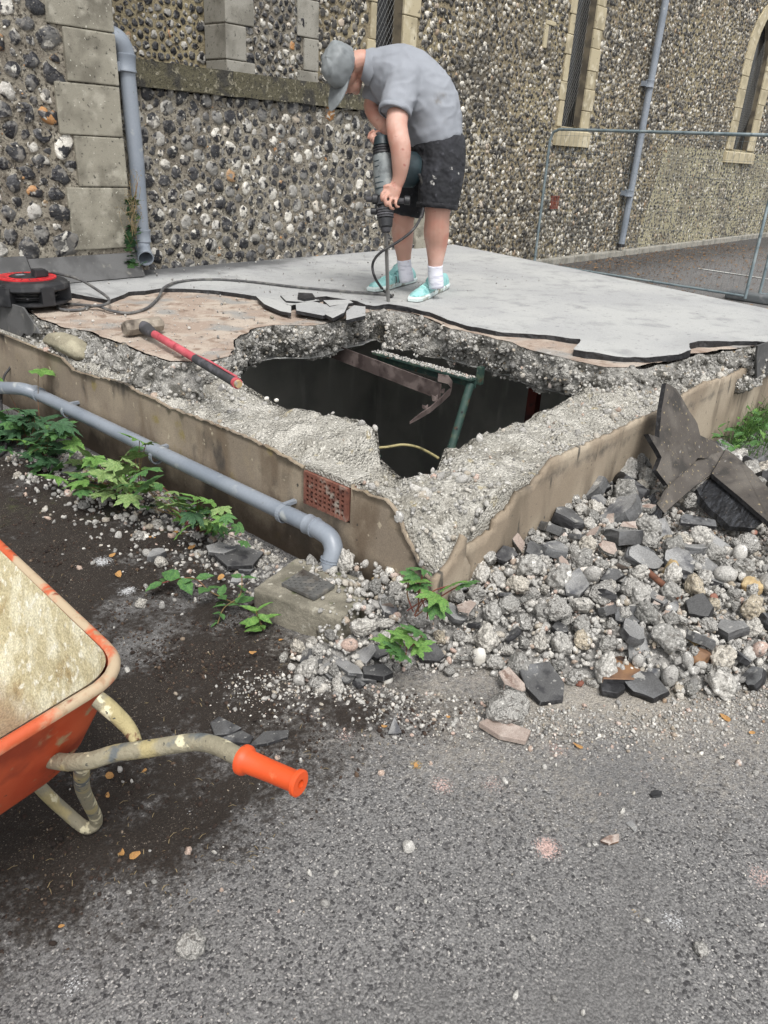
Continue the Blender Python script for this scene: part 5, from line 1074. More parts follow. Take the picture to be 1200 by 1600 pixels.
# soil fibres
MT['straw']=M('dry_straw','#8b7c5d',[('#6c5d44',30,.45,.6)],rough=.9)
nb=420; V=[];F=[]
for i in range(nb):
    u_,v_=g.uniform(-60,640),g.uniform(830,1420); p=U(u_,v_,z=0)
    if not inpoly([p.x],[p.y],soilpoly)[0]: continue
    a=g.uniform(0,6.28); l=g.uniform(.003,.012); d1=Vector((math.cos(a),math.sin(a),0))*l; n1=Vector((-math.sin(a),math.cos(a),0))*.0007; h=Vector((0,0,.004)); h2=Vector((0,0,.006+g.uniform(0,.004))); s=len(V)
    V+=[p-d1-n1+h,p-d1+n1+h,p+n1*1.2+h2,p-n1*1.2+h2,p+d1+n1+h,p+d1-n1+h]; F+=[(s,s+3,s+2,s+1),(s+3,s+5,s+4,s+2)]
o=put('straw_litter',mesh('straw_litter',V,F,MT['straw'])); o['kind']='stuff'; o['label']='dry straw and fibre bits scattered over the dark soil'
# ================================================================ leaves and plants
def leafmat(nm,a,b,c): 
    m_=M(nm,a,[(b,9,.42,.62,6),(c,26,.56,.7,6)],rough=.65,bump=.35,bscale=30,bdist=.01,speck=.2,speckscale=40); m_.node_tree.nodes['Principled BSDF'].inputs['Subsurface Weight'].default_value=0
    return m_
MT['leafA']=leafmat('bright_sycamore_leaf','#628a40','#4d7434','#8b9a58')
MT['leafB']=leafmat('mid_sycamore_leaf','#4a733a','#3a6036','#6f8a4c')
MT['leafC']=leafmat('dark_ivy_leaf','#365a38','#2b4a30','#4f6e45')
MT['leafD']=leafmat('mottled_pale_leaf','#7a9256','#5d7c43','#a2a684')
MT['stem']=M('red_green_stem','#6d5a38',[('#7c4038',6,.45,.6)],rough=.7)
MT['grass']=leafmat('green_weed','#4a702f','#395c28','#6f8a40')
def sycamore(size,seed,mat,droop=.2):
    g=random.Random(seed); prof=[(0,1.0),(10,.80),(18,.62),(25,.56),(34,.80),(43,.97),(52,.78),(62,.60),(70,.50),(80,.60),(92,.72),(104,.58),(120,.40),(140,.30),(160,.20)]
    prof2=[]
    for i,(a,r) in enumerate(prof):
        prof2.append((a,r*g.uniform(.92,1.08)))
        if i<len(prof)-1: a2,r2=prof[i+1]; prof2.append(((a+a2)/2,(r+r2)/2*g.uniform(.88,.97)))
    V=[(0,0,0)]; n=0
    full=[(a,r) for a,r in prof2]+[(360-a,r) for a,r in prof2[::-1][:-1]]
    for ringf in (.5,1.0):
        for a,r in full:
            an=math.radians(a); x=math.sin(an)*r*ringf; y=math.cos(an)*r*ringf+.0
            rad_=math.hypot(x,y); z=-droop*rad_**2+.07*math.cos(an*7.2)*rad_+g.uniform(-.012,.012)
            V.append((x,y,z))
    m_=len(full); F=[]
    for k in range(m_):
        k2=(k+1)%m_
        F.append((0,1+k2,1+k)); F.append((1+k,1+k2,1+m_+k2,1+m_+k))
    V=[Vector(p)*size*.95 for p in V]; V=[Vector((p.x,p.y+size*.1,p.z)) for p in V]
    return mesh('leaf',V,F,mat)
def ovate(size,seed,mat,w=.3):
    g=random.Random(seed); V=[];F=[]; n=7
    for i in range(n+1):
        t=i/n; ww=w*math.sin(math.pi*min(1,t**.8))*(1-.15*(i%2)); z=-.25*t*t
        V+=[(-ww,t,z+.06),(0,t,z),(ww,t,z+.06)]
    for i in range(n):
        a=3*i; F+=[(a,a+1,a+4,a+3),(a+1,a+2,a+5,a+4)]
    return mesh('leaf',[Vector(p)*size for p in V],F,mat)
LS={k:[sycamore(1.0,i+10*j,MT[k],.15+.12*(i%3)) for i in range(4)] for j,k in enumerate(('leafA','leafB','leafC','leafD'))}
OV={k:[ovate(1.0,i,MT[k],w) for i in range(3)] for k,w in (('leafA',.22),('grass',.16),('leafB',.3))}
def add_leaf(parent,me,pos,size,tilt,az,roll=0):
    o=put('leaf',me,parent); m_=Matrix.Rotation(az,4,'Z')@Matrix.Rotation(tilt,4,'X')@Matrix.Rotation(roll,4,'Y'); m_=m_@Matrix.Scale(size,4); m_.translation=Vector(pos)-world_loc(parent); o.matrix_local=m_; return o
def clump(label,cat,name,leaves,base,stemr=.003,seed=0,xr=None):
    """leaves: (u,v,size_px,mat,x plane or depth hint)"""
    g=random.Random(seed); b=Vector(base); t=thing(name,label,cat,base)
    st=[]
    for (u,v,px,mk,xd) in leaves:
        p=U(u,v,x=xd) if xd>1 else U(u,v,z=xd); dist=(p-Vector((0,0,CH))).length; size=px*dist/CF
        az=math.radians(40.4-90)+math.pi+g.uniform(-1.3,1.3); 
        add_leaf(t,g.choice(LS[mk]),p,size,g.uniform(-.2,.95),az,g.uniform(-.4,.4))
        mid_p=(p+b)/2+Vector((g.uniform(-.03,.03),g.uniform(-.03,.03),.02)); st.append(tube([b+Vector((g.uniform(-.03,.03),g.uniform(-.05,.05),0)),mid_p,p],stemr*.6,n=5,k=3))
    v,f=join(*st); part('stem',mesh('stem',v,f,MT['stem']),t); return t
g=random.Random(5)
# dark clump at far left
L1=[(g.uniform(-10,95),g.uniform(650,725),g.uniform(20,34),g.choice(['leafC','leafC','leafB']),g.uniform(1.66,1.86)) for _ in range(95)]
L1+=[(35,688,22,'leafA',1.62),(15,705,20,'leafB',1.6),(50,715,22,'leafC',1.62),(75,700,24,'leafC',1.65),(10,640,18,'leafB',1.75),(45,640,20,'leafC',1.75)]
clump('dense dark green sycamore clump under the pipe bend at the left edge','plant','sycamore_clump',L1,tuple(U(40,735,x=1.85)),seed=1)
L2=[(60,577,30,'leafA',1.95),(2,592,16,'leafA',1.9),(50,735,22,'leafB',1.62),(92,745,30,'leafA',1.62),(85,735,26,'leafB',1.62)]
clump('few bright young leaves on the wall and ground around the dark clump','plant','sycamore_seedling',L2,tuple(U(80,745,x=1.9)),seed=2)
L3=[(g.uniform(120,225),g.uniform(710,775),g.uniform(20,36),g.choice(['leafA','leafB','leafD','leafD']),g.uniform(1.62,1.86)) for _ in range(38)]+[(125,692,30,'leafA',1.8),(160,735,40,'leafD',1.6),(135,750,36,'leafA',1.6),(190,740,34,'leafD',1.6),(225,735,40,'leafB',1.66),(220,760,38,'leafB',1.66),(124,766,22,'leafB',1.55)]
clump('mottled light green sycamore clump below the middle of the pipe','plant','sycamore_clump',L3,tuple(U(190,775,x=1.85)),seed=3)
clump('single bright sycamore leaf sprig standing up in front of the pipe','plant','sycamore_seedling',[(218,688,32,'leafA',1.85),(208,700,18,'leafB',1.85),(228,694,18,'leafD',1.85)],tuple(U(222,770,x=1.88)),seed=4)
L4=[(g.uniform(225,360),0,g.uniform(16,30),g.choice(['leafA','leafB','leafD','leafC']),g.uniform(1.7,1.88)) for _ in range(44)]; L4=[(u,770+(u-225)*.34+g.uniform(-22,22),s,m_,x) for (u,_,s,m_,x) in L4]
L4+=[(278,835,26,'leafA',1.6),(378,822,20,'leafB',1.8),(380,845,16,'leafB',1.8),(262,790,32,'leafD',1.62),(300,800,30,'leafC',1.7)]
clump('sprawling pale and dark sycamore seedlings nearer the gully along the wall foot','plant','sycamore_clump',L4,tuple(U(310,835,x=1.88)),seed=5)
# red stemmed seedling in the rubble at the corner
L5=[(640,905,36,'leafA',.30),(657,912,30,'leafB',.29),(664,890,28,'leafB',.33),(683,928,42,'leafA',.29),(702,915,36,'leafA',.30),(718,915,34,'leafB',.31),(678,944,34,'leafB',.26),(648,896,26,'leafB',.32)]
clump('upright red stemmed sycamore seedling in front of the broken basement corner','plant','sycamore_seedling',L5,tuple(U(655,960,z=.18)),stemr=.004,seed=6)
L6=[(610,1000,34,'leafA',.19),(625,1012,32,'leafB',.18),(640,995,40,'leafA',.22),(655,985,34,'leafB',.23),(634,1024,32,'leafB',.17),(616,988,30,'leafA',.22),(650,1008,30,'leafA',.20),(606,1015,28,'leafB',.17)]
clump('low bushy sycamore seedling in the rubble below the red stemmed one','plant','sycamore_seedling',L6,tuple(U(640,1008,z=.12)),seed=7)
# trailing willowherb by the gully
def herb(label,pts_,seed,mk='leafB',n=8,base=None,size=(22,36)):
    g=random.Random(seed); t=thing('willowherb',label,'plant',tuple(base)); 
    P_=smoothpath(pts_,6); v,f=loft(P_,[.0022]*len(P_),n=5); part('stem',mesh('stem',v,f,MT['stem']),t)
    for i in range(n):
        p=P_[int((i+.5)/n*len(P_))]; s=g.uniform(*size)*(p-Vector((0,0,CH))).length/CF
        for sd_ in (-1,1): add_leaf(t,g.choice(OV[mk]),p,s,g.uniform(-.3,.6),g.uniform(0,.8)+sd_*1.3+i,g.uniform(-.5,.5))
    return t
herb('trailing narrow leaved weed sprawling on the soil behind the gully',[U(248,912,z=.05),U(300,903,z=.09),U(330,925,z=.07),U(372,945,z=.06)],1,'leafB',6,U(372,945,z=0),size=(26,40))
herb('small narrow leaved weed at the left side of the gully block',[U(412,985,z=.01),U(405,968,z=.05),U(400,955,z=.09)],2,'leafA',6,U(412,985,z=0),size=(20,34))
herb('thin weed between the soil and the gully behind the trailing stem',[U(340,975,z=.01),U(350,950,z=.06),U(375,930,z=.1),U(378,900,z=.14)],3,'leafB',6,U(345,972,z=0),size=(14,24))
# weeds at the right, beyond the leaning felt
wd=thing('weed_patch','bushy green weeds growing against the basement wall at the right edge','weeds',tuple(U(1170,690,z=0)))
g2=random.Random(8)
for i in range(150):
    u_=g2.uniform(1115,1215); v_=g2.uniform(640,715)-(u_-1115)*.16; p=U(u_,v_,z=g2.uniform(.0,.22)); p.y=min(p.y,1.39)
    add_leaf(wd,g2.choice(OV[g2.choice(['grass','leafB','leafA'])]),p,g2.uniform(.04,.09),g2.uniform(-.2,1.0),g2.uniform(0,6.28),g2.uniform(-.4,.4))
st=[]
for i in range(160):
    p=U(g2.uniform(1112,1210),g2.uniform(665,722),z=0); p.y=min(p.y,1.38); h=g2.uniform(.06,.30); st.append(tube([p,p+Vector((g2.uniform(-.04,.04),g2.uniform(-.05,.02),h*.6)),p+Vector((g2.uniform(-.09,.09),min(g2.uniform(-.12,.03),1.40-p.y),h))],[.0022,.0016,.0006],n=4,k=2))
v,f=join(*st); o=part('grass_stem',mesh('grass_stem',v,f,MT['grass']),wd); o['kind']='stuff'
# leafy vine and dry herb at the foot of the left downpipe
vn_=thing('wall_vine','small leafy vine climbing between the buttress and the left downpipe','plant',tuple(U(207,418,y=5.6)))
for i in range(60):
    u_=g2.gauss(206,5); v_=g2.uniform(310,422); p=U(u_,v_,y=g2.uniform(5.5,5.62)); add_leaf(vn_,g2.choice(LS[g2.choice(['leafC','leafB','leafC'])]),p,g2.uniform(.03,.065),g2.uniform(.3,1.3),math.radians(180)+g2.uniform(-.8,.8),0)
v,f=tube([U(207,422,y=5.6),U(203,380,y=5.6),U(206,340,y=5.6),U(215,285,y=5.58)],.003,n=5); part('stem',mesh('stem',v,f,MT['stem']),vn_)
dh=thing('dry_herb','wispy dry seed stalks in front of the left downpipe','plant',tuple(U(212,400,y=5.55)))
st=[]
for i in range(26):
    a=U(g2.uniform(204,216),g2.uniform(330,400),y=5.5); b=a+Vector((g2.uniform(-.09,.09),g2.uniform(-.05,.02),g2.uniform(.12,.32))); st.append(tube([a,(a+b)/2+Vector((g2.uniform(-.03,.03),0,.02)),b],.0016,n=4,k=2))
    for q_ in range(5): c=b+Vector((g2.gauss(0,.02),g2.gauss(0,.01),g2.gauss(0,.03))); st.append(loft([c,c+Vector((0,0,.008))],[.003,.001],n=4))
v,f=join(*st); part('seed_stalk',mesh('seed_stalk',v,f,MT['straw']),dh)
# fallen leaves
MT['deadleaf']=M('dead_leaf','#a07345',[('#c09a5c',14,.45,.62),('#6e4a30',22,.55,.68)],rough=.8,bump=.3,bscale=60,bdist=.003)
DL=[mesh('fallen_leaf',*( (lambda V,F:(V,F))([Vector((math.sin(a)*r*.6,math.cos(a)*r,.12*math.sin(a*2+i)+.08*r)) for a,r in [(k/9*6.283,.8+.2*((k*7+i)%3)/2) for k in range(9)]]+[Vector((0,0,0))],[(k,(k+1)%9,9) for k in range(9)])),MT['deadleaf']) for i in range(4)]
for i,(u,v,px) in enumerate([(190,1333,14),(210,1337,18),(903,1166,16),(650,1196,10),(185,898,16),(175,868,12),(172,1213,18),(272,832,14),(440,1000,10),(395,1020,12),(600,1135,10),(1133,1122,18),(1175,1145,10),(96,1447,8),(1055,855,12),(225,1205,10),(168,1243,10),(375,870,14),(345,903,16),(700,1120,8),(300,855,14),(238,840,10)]):
    p=U(u,v,z=.006 if not (330<u<420 and v<905) else .03); s=px*.55*(p-Vector((0,0,CH))).length/CF; o=place(DL[i%4],'fallen_leaf',p.x,p.y,p.z+s*.1,s,.25,seed=i); tag(o,'curled orange brown fallen leaf lying on the ground near the heap and barrow','leaf','fallen orange leaves on the ground')
g=np.random.default_rng(12); V=[];F=[]
for i in range(3200):
    x=g.uniform(8.5,20); y=YW-.2-abs(g.normal(0,1.5)); s=g.uniform(.01,.035); a=g.uniform(0,6.28); k0=len(V)
    for k in range(5): an=a+k*1.2566; V.append((x+math.cos(an)*s,y+math.sin(an)*s*.6,.012+g.uniform(0,.015)))
    F.append(tuple(k0+k for k in range(5)))
MT['litter']=M('brown_leaf_litter','#5d4632',[('#8b6b45',3,.45,.6),('#3b2d22',5,.5,.65)],rough=.9)
o=put('leaf_litter',mesh('leaf_litter',V,F,MT['litter'])); o['kind']='stuff'; o['label']='brown leaf litter along the foot of the church wall'
# ================================================================ steel in the hole
MT['greensteel']=M('green_painted_steel','#28403a',[('#4a5a4a',14,.5,.66),('#4d3b2e',22,.6,.7),('#8a8780',40,.66,.74)],rough=.7,bump=.3,bscale=80,bdist=.003)
MT['rustbeam']=M('dusty_rusty_beam','#4d423f',[('#6e625e',9,.45,.65),('#3a2f2d',16,.5,.68)],rough=.85,bump=.4,bscale=60,bdist=.003)
MT['dustlay']=M('grey_dust','#86847f',[('#a09e98',20,.45,.62)],rough=.95,bump=.8,bscale=90)
def angle_bar(a,b,w,h,t,name,mat,down=Vector((0,0,-1))):
    a,b=Vector(a),Vector(b); d=(b-a).normalized(); s=d.cross(Vector((0,0,1))).normalized()
    def bar(o,e1,l1,e2,l2):
        V=[];
        for p in (a,b):
            for i,j in ((0,0),(1,0),(1,1),(0,1)): V.append(p+o+e1*l1*i+e2*l2*j)
        return V,[(0,1,2,3),(7,6,5,4),(0,4,5,1),(1,5,6,2),(2,6,7,3),(3,7,4,0)]
    v,f=join(bar(Vector(),s,w,down,t),bar(down*t*1.02,s,t,down,h)); return mesh(name,v,f,mat)
bm_=thing('rusty_beam','bent rusty steel strip beam hanging across the hole','steel beam',tuple(U(600,575,z=.4)))
a,b=U(508,532,z=.43),U(690,600,z=.36)
part('beam',angle_bar(a,b,.012,.085,.012,'beam',MT['rustbeam']),bm_)
pth=[(684,596,.38),(700,600,.36),(706,608,.32),(703,618,.28),(690,630,.25),(672,645,.22),(655,655,.2),(640,663,.18)]
V=[];F=[]
for i,(u,v,z) in enumerate(pth):
    p=U(u,v,z=z); w=[.045,.05,.05,.045,.04,.036,.03,.012][i]; V+=[p,p+Vector((0,0,w)),p+Vector((.012,.012,w)),p+Vector((.012,.012,0))]
for i in range(len(pth)-1):
    for k in range(4): F.append((4*i+k,4*i+(k+1)%4,4*i+4+(k+1)%4,4*i+4+k))
part('torn_end',mesh('torn_end',V,F,MT['rustbeam']),bm_)
for (u,v,z,s) in ((683,628,.26,.05),(668,640,.235,.035),(694,615,.29,.04)):
    p=U(u,v,z=z); vv_,ff_=plate([p,p+Vector((-.03,.02,.01)),p+Vector((-.035,.02,s)),p+Vector((-.01,.01,s*.7)),p+Vector((.0,.0,s))],.005); part('torn_tab',mesh('torn_tab',vv_,ff_,MT['rustbeam']),bm_)
gs=thing('green_prop','green painted steel prop and head bar standing in the hole','prop',tuple(U(705,695,z=.0)))
a,b=U(592,548,z=.42),U(745,590,z=.40)
part('head_bar',angle_bar(a,b,.07,.055,.012,'head_bar',MT['greensteel']),gs)
d=(b-a); sd_=d.normalized().cross(Vector((0,0,1))).normalized()
g=np.random.default_rng(3); nb=500; t=g.random(nb); w=g.uniform(.0,.07,nb); P=np.array(a)[None]+np.array(d)[None]*t[:,None]+np.array(sd_)[None]*w[:,None]; P[:,2]+=.004
V,F,T,_=bulk(grit,P,g.uniform(.003,.011,nb),rotm(g,nb),g.beta(2,2,nb)); o=part('rubble_dust',mesh('rubble_dust',V,F,MT['rubble'],attrs={'tone':T}),gs); o['kind']='stuff'
p=U(750,588,z=.38); v,f=box((p.x-.018,p.y-.018,p.z-.05),(p.x+.018,p.y+.018,p.z+.06)); part('end_lug',mesh('end_lug',v,f,MT['greensteel']),gs)
a,b=U(735,600,z=.36),U(706,697,z=.02); b2=a+(b-a)*2.4
v,f=tube([a,b2],.026,n=14,k=1); part('post',shade(mesh('post',v,f,MT['greensteel']),50),gs)
nv=(Vector((0,0,CH))-a).normalized()
for t in (.45,.72): 
    c=a+(b-a)*t; v,f=loft([c+nv*.028,c+nv*.0335],[.006,.006],n=10); part('pin_hole',mesh('pin_hole',v,f,MT['bitumen']),gs)
v,f=tube([U(545,695,z=.25),U(570,703,z=.24),U(592,716,z=.22)],.02,n=10,k=2); tag(put('green_pipe',mesh('green_pipe',v,f,MT['greensteel'],smooth=True)),'short dark green pipe end low in the notch behind the air brick','pipe')
MT['ycab']=M('yellow_old_cable','#9a9066',[('#6d6748',20,.5,.65)],rough=.7)
v,f=tube([U(553,692,z=.33),U(566,699,z=.31),U(600,699,z=.31),U(628,695,z=.32),U(650,698,z=.32),U(668,706,z=.33),U(685,716,z=.34)],.007,n=8); tag(put('yellow_cable',mesh('yellow_cable',v,f,MT['ycab'],smooth=True)),'thin yellowish cable strung across the near corner of the hole','cable')
# second prop deeper in the chamber
rp=thing('steel_column','dark red steel post deep inside the chamber at the right of the hole','post',tuple(U(842,640,z=-.2)))
MT['redsteel']=M('dark_red_steel','#5c2620',[('#3c2320',12,.5,.65)],rough=.8)
v,f=box((4.65,2.62,-1.9),(4.72,2.69,.40)); part('post',mesh('post',v,f,MT['redsteel']),rp)
# ================================================================ cable reel, cables
MT['blackpl']=M('dusty_black_plastic','#26272a',[('#3f3f40',14,.5,.66),('#17181a',8,.5,.65)],rough=.5,bump=.15,bscale=80,bdist=.003)
MT['redpl']=M('red_plastic','#c92a30',[('#a8242a',12,.5,.65),('#a87068',30,.66,.74)],rough=.45)
MT['blackcab']=M('dusty_black_cable','#2b2b2d',[('#54524f',20,.5,.68)],rough=.65)
MT['greycab']=M('dust_grey_cable','#4c4c4d',[('#6d6c69',20,.45,.65)],rough=.7)
rc=U(44,452,z=.73); rc=Vector((rc.x,rc.y,.655)); re=thing('cable_reel','black and red cassette extension reel standing on the slab at the left edge','cable reel',tuple(rc))
Rr=.245
def ngon(r,n,z,rot=0): return [Vector((rc.x+r*math.cos(2*math.pi*k/n+rot),rc.y+r*math.sin(2*math.pi*k/n+rot),z)) for k in range(n)]
V=[];F=[]; prof_=[(.93,.0),(1.0,.008),(1.0,.022),(.60,.024),(.60,.088),(1.0,.09),(1.02,.098),(1.0,.125),(.90,.14),(.74,.148)]
for (s,z) in prof_: V+=ngon(Rr*s,16,rc.z+z,.2)
for i in range(len(prof_)-1):
    for k in range(16): F.append((16*i+k,16*i+(k+1)%16,16*i+16+(k+1)%16,16*i+16+k))
F.append(tuple(range(16))[::-1]); F.append(tuple(len(V)-16+k for k in range(16)))
part('case',mesh('case',V,F,MT['blackpl']),re)
for k in range(6):
    an=.55+k*math.pi/3; w=.16
    o_=[];
    for zz in (.010,.118):
        for rr_,da in ((.66,-w),(1.035,-w),(1.035,w),(.66,w)): o_.append(Vector((rc.x+Rr*rr_*math.cos(an+da),rc.y+Rr*rr_*math.sin(an+da),rc.z+zz)))
    part('case_pillar',mesh('case_pillar',o_,[(0,3,2,1),(4,5,6,7),(0,1,5,4),(1,2,6,5),(2,3,7,6),(3,0,4,7)],MT['blackpl']),re)
cc_=[]
for j in range(4):
    cc_.append(tube([Vector((rc.x+Rr*(.66+.07*(j%2))*math.cos(a),rc.y+Rr*(.66+.07*(j%2))*math.sin(a),rc.z+.034+.015*j)) for a in [k*math.pi/8 for k in range(17)]],.0075,n=6,k=2))
v,f=join(*cc_); part('wound_cable',mesh('wound_cable',v,f,MT['blackcab'],smooth=True),re)
V=[];F=[]
for r,z in ((.42,.1475),(.42,.156),(.72,.156),(.72,.1475)): V+=ngon(Rr*r,40,rc.z+z)
for i in range(3):
    for k in range(40): F.append((40*i+k,40*i+(k+1)%40,40*i+40+(k+1)%40,40*i+40+k))
dk=part('red_dial',mesh('red_dial',V,F,MT['redpl']),re)
sl=[]
for k in range(20):
    an=k*2*math.pi/20; e=Vector((math.cos(an),math.sin(an),0)); n_=Vector((-e.y,e.x,0))*.0035; c1=Vector((rc.x,rc.y,rc.z+.1565))+e*Rr*.5; c2=c1+e*Rr*.17
    v,f=plate([c1-n_,c2-n_,c2+n_,c1+n_],.001,Vector((0,0,1))); sl.append((v,f))
v,f=join(*sl); part('dial_slots',mesh('dial_slots',v,f,MT['blackpl']),re)
V,F=loft([rc+Vector((0,0,.1475)),rc+Vector((0,0,.158)),rc+Vector((0,0,.162))],[Rr*.41,Rr*.41,Rr*.37],n=28); part('socket_plate',mesh('socket_plate',V,F,MT['blackpl']),re)
MT['label']=M('grey_label','#8b8f98',rough=.5)
v,f=box((rc.x-.05,rc.y+.01,rc.z+.1622),(rc.x+.0,rc.y+.045,rc.z+.1635)); part('label_plate',mesh('label_plate',v,f,MT['label']),re)
e_=RT*.085-HD*.01
for (dx,h,w) in ((e_,.055,.036),(e_+RT*.01+HD*.03,.04,.03)):
    c=rc+dx; part('plug',bev_box('plug',(c.x-w,c.y-w*.8,rc.z+.158),(c.x+w,c.y+w*.8,rc.z+.158+h*.9),MT['blackpl'],.006),re)
o=put('extension_cable',None)
bpy.data.objects.remove(o)
v,f=tube([rc+Vector((.07,-.0,.19)),U(92,428,z=.80),U(125,437,z=.75),U(155,455,z=.70),U(169,466,z=.672),U(168,474,z=.662),U(150,478,z=.655),U(120,476,z=.64),U(98,475,z=.632),U(90,479,z=.632),U(98,484,z=.632),U(125,484,z=.632),U(150,478,z=.645),U(175,486,z=.640),U(205,489,z=.632),U(232,480,z=.632),U(248,464,z=.640),U(256,450,z=.665),U(275,441,z=.662),U(310,437,z=.660),U(350,437,z=.660),U(400,441,z=.662),U(450,447,z=.662),U(500,452,z=.662),U(560,457,z=.662),U(600,460,z=.662),U(611,461,z=.662)],.0095,n=9,k=6)
tag(put('extension_cable',mesh('extension_cable',v,f,MT['greycab'],smooth=True)),'dusty grey extension cable looping from the reel across slab to the worker','cable')
v,f=tube([rc+Vector((-.10,-.2,.05)),U(17,452,z=.72),U(15,475,z=.66),U(18,500,z=.56),U(26,525,z=.47),U(30,545,z=.40),U(26,560,z=.34),U(14,577,z=.28),U(6,590,z=.24),U(2,620,z=.16),U(4,660,z=.08),U(10,690,z=.03),U(2,710,z=.012),U(-40,720,z=.012)],.0075,n=8,k=6)
tag(put('supply_cable',mesh('supply_cable',v,f,MT['blackcab'],smooth=True)),'black supply cable hanging from the reel down the left slab edge','cable')
# ================================================================ sledgehammer
MT['hamhead']=M('dusty_hammer_head','#857c70',[('#a0978a',12,.45,.62),('#4e463e',9,.5,.66),('#a59c8e',40,.6,.7)],rough=.85,bump=.6,bscale=70,bdist=.004)
MT['pinkgrip']=M('faded_red_fibre_handle','#b8505a',[('#c9606a',6,.45,.65),('#9a3a42',18,.55,.7),('#b5938c',30,.66,.74)],rough=.6,bump=.1,bscale=60)
MT['rubber']=M('dark_rubber','#3c3c3f',[('#56555a',18,.5,.65)],rough=.75)
sh=thing('sledgehammer','red handled sledgehammer lying across the broken slab edge','sledgehammer',tuple(U(225,520,z=.63)))
h0,h1=U(194,514,z=.672),U(252,506,z=.672); hd=(h1-h0); hc=(h0+h1)/2
P_=[h0,h0+hd*.04,h0+hd*.10,h0+hd*.36,h0+hd*.5,h0+hd*.64,h0+hd*.9,h0+hd*.96,h1]; rr_=[.034,.043,.046,.044,.048,.044,.046,.043,.034]
v,f=loft(P_,rr_,n=8); part('head',mesh('head',v,f,MT['hamhead']),sh)
e0=U(222,509,z=.675); e1=U(236,519,z=.675); e2=U(372,600,z=.665)
ax=(e2-e1)
part('handle_socket',shade(mesh('handle_socket',*loft([e0,e0.lerp(e1,.5),e1,e1+ax*.05],[.033,.036,.030,.022],n=14),MT['rubber']),50),sh)
part('handle',shade(mesh('handle',*loft([e1+ax*.03,e1+ax*.3,e1+ax*.55,e1+ax*.56],[.021,.0205,.0205,.0205],n=14),MT['pinkgrip']),50),sh)
part('grip',shade(mesh('grip',*loft([e1+ax*.56,e1+ax*.6,e1+ax*.9,e1+ax*.98],[.0215,.023,.022,.0235],n=14),MT['rubber']),50),sh)
sd_=ax.normalized().cross(Vector((0,0,1))); n_=Vector((0,0,1))
st_=[e1+ax*.58+n_*.0205,e1+ax*.7+n_*.024-sd_*.01,e1+ax*.97+n_*.0225-sd_*.014,e1+ax*.97+n_*.0255,e1+ax*.75+n_*.0255]
v,f=plate([p-sd_*.0 for p in st_],.004); part('grip_stripe',mesh('grip_stripe',v,f,MT['pinkgrip']),sh)
part('end_band',shade(mesh('end_band',*loft([e1+ax*.975,e1+ax*.995],[.0245,.0245],n=14),MT['pinkgrip']),50),sh)
part('wooden_end',shade(mesh('wooden_end',*loft([e1+ax*.995,e1+ax*1.008],[.019,.017],n=12),MT['tanstone']),50),sh)
big_lump('flat pale pink grey stone wedged under the sledgehammer handle',337,552,.05,z=.60,mat=MT['pinkstone'],lump_=0,cuts=7,rough=.06,seed=31,sub=3,flat=(1.1,.8,.35),name='flat_stone',cat='stone')
big_lump('flat greenish stone flake overhanging the inner wall edge by the notch',523,661,.034,z=.47,mat=MT['gully'],lump_=0,cuts=8,rough=.05,seed=33,sub=3,flat=(1.2,.6,.28),name='flat_stone',cat='stone',rz=-.5)
for i,(u,v,r,m_,lab) in enumerate([(498,660,.012,'brown','small brown leaf like flake on the wall top'),(475,665,.014,'tanstone','tan chip on the left wall top'),(417,625,.016,'white','small white stone on the wall top by the hammer end'),(432,627,.014,'white','white pebble on the wall top right of the hammer end'),(425,497,.016,'gully','round mossy stone on the screed above the hammer'),(500,585,.01,'white','tiny white chip')][:5]):
    big_lump(lab,u,v,r,z=.47 if v>600 else .625,mat=MT[m_],lump_=0,cuts=6,rough=.08,seed=60+i,sub=2,name='stone_chip',cat='stone')
# ================================================================ the worker
MT['skin']=M('fair_skin','#b58c7c',[('#b28070',7,.45,.65),('#c9a496',4,.5,.7),('#a56c60',16,.64,.75)],rough=.55,bump=.08,bscale=60,bdist=.002); MT['skin'].node_tree.nodes['Principled BSDF'].inputs['Subsurface Weight'].default_value=.08; MT['skin'].node_tree.nodes['Principled BSDF'].inputs['Subsurface Scale'].default_value=.02
MT['shirt']=M('sweaty_grey_shirt','#898d94',[('#90949b',3,.4,.66)],rough=.95,bump=.6,bscale=9,bdist=.05,bdet=1,speck=.06,speckscale=500,attrmix=[('dirt','#6b6860',.45,1.5,24,1.1),('brown','#655c4b',.55,1.7,30,1.3),('sweat','#75777b',.3,1.3,5,.5)])
MT['shorts']=M('paint_marked_black_shorts','#1d1e22',[('#2a2b30',6,.45,.65),('#3a3b40',22,.6,.72),('#a5a4a0',13,.665,.69,7)],rough=.9,bump=.8,bscale=11,bdist=.05,bdet=2)
MT['sock']=M('white_sock','#d5d5de',[('#b9bac6',14,.5,.66,4,'n',(1,1,4))],rough=.95,bump=.4,bscale=120,bdist=.003)
MT['aqua']=M('aqua_trainer_fabric','#8fc2c0',[('#a3d1ce',9,.45,.62),('#6ba3a3',18,.55,.7),('#8d8a74',12,.66,.76)],rough=.75,bump=.35,bscale=180,bdist=.002,attrmix=[('low','#857c62',.6,1.0,16,.5)])
MT['aquasole']=M('aqua_white_sole','#cfdcda',[('#8a887a',14,.52,.68)],rough=.7)
MT['aqualace']=M('pale_aqua_lace','#a9dcd8',rough=.8)
MT['cap']=M('grey_cap_cloth','#74797b',[('#818688',6,.45,.62),('#666b6d',12,.5,.68)],rough=.6,bump=.45,bscale=12,bdist=.03,bdet=1)
MT['hair']=M('short_brown_hair','#4f3a2c',[('#6b4f3b',60,.45,.65)],rough=.85,bump=.6,bscale=200,bdist=.003)
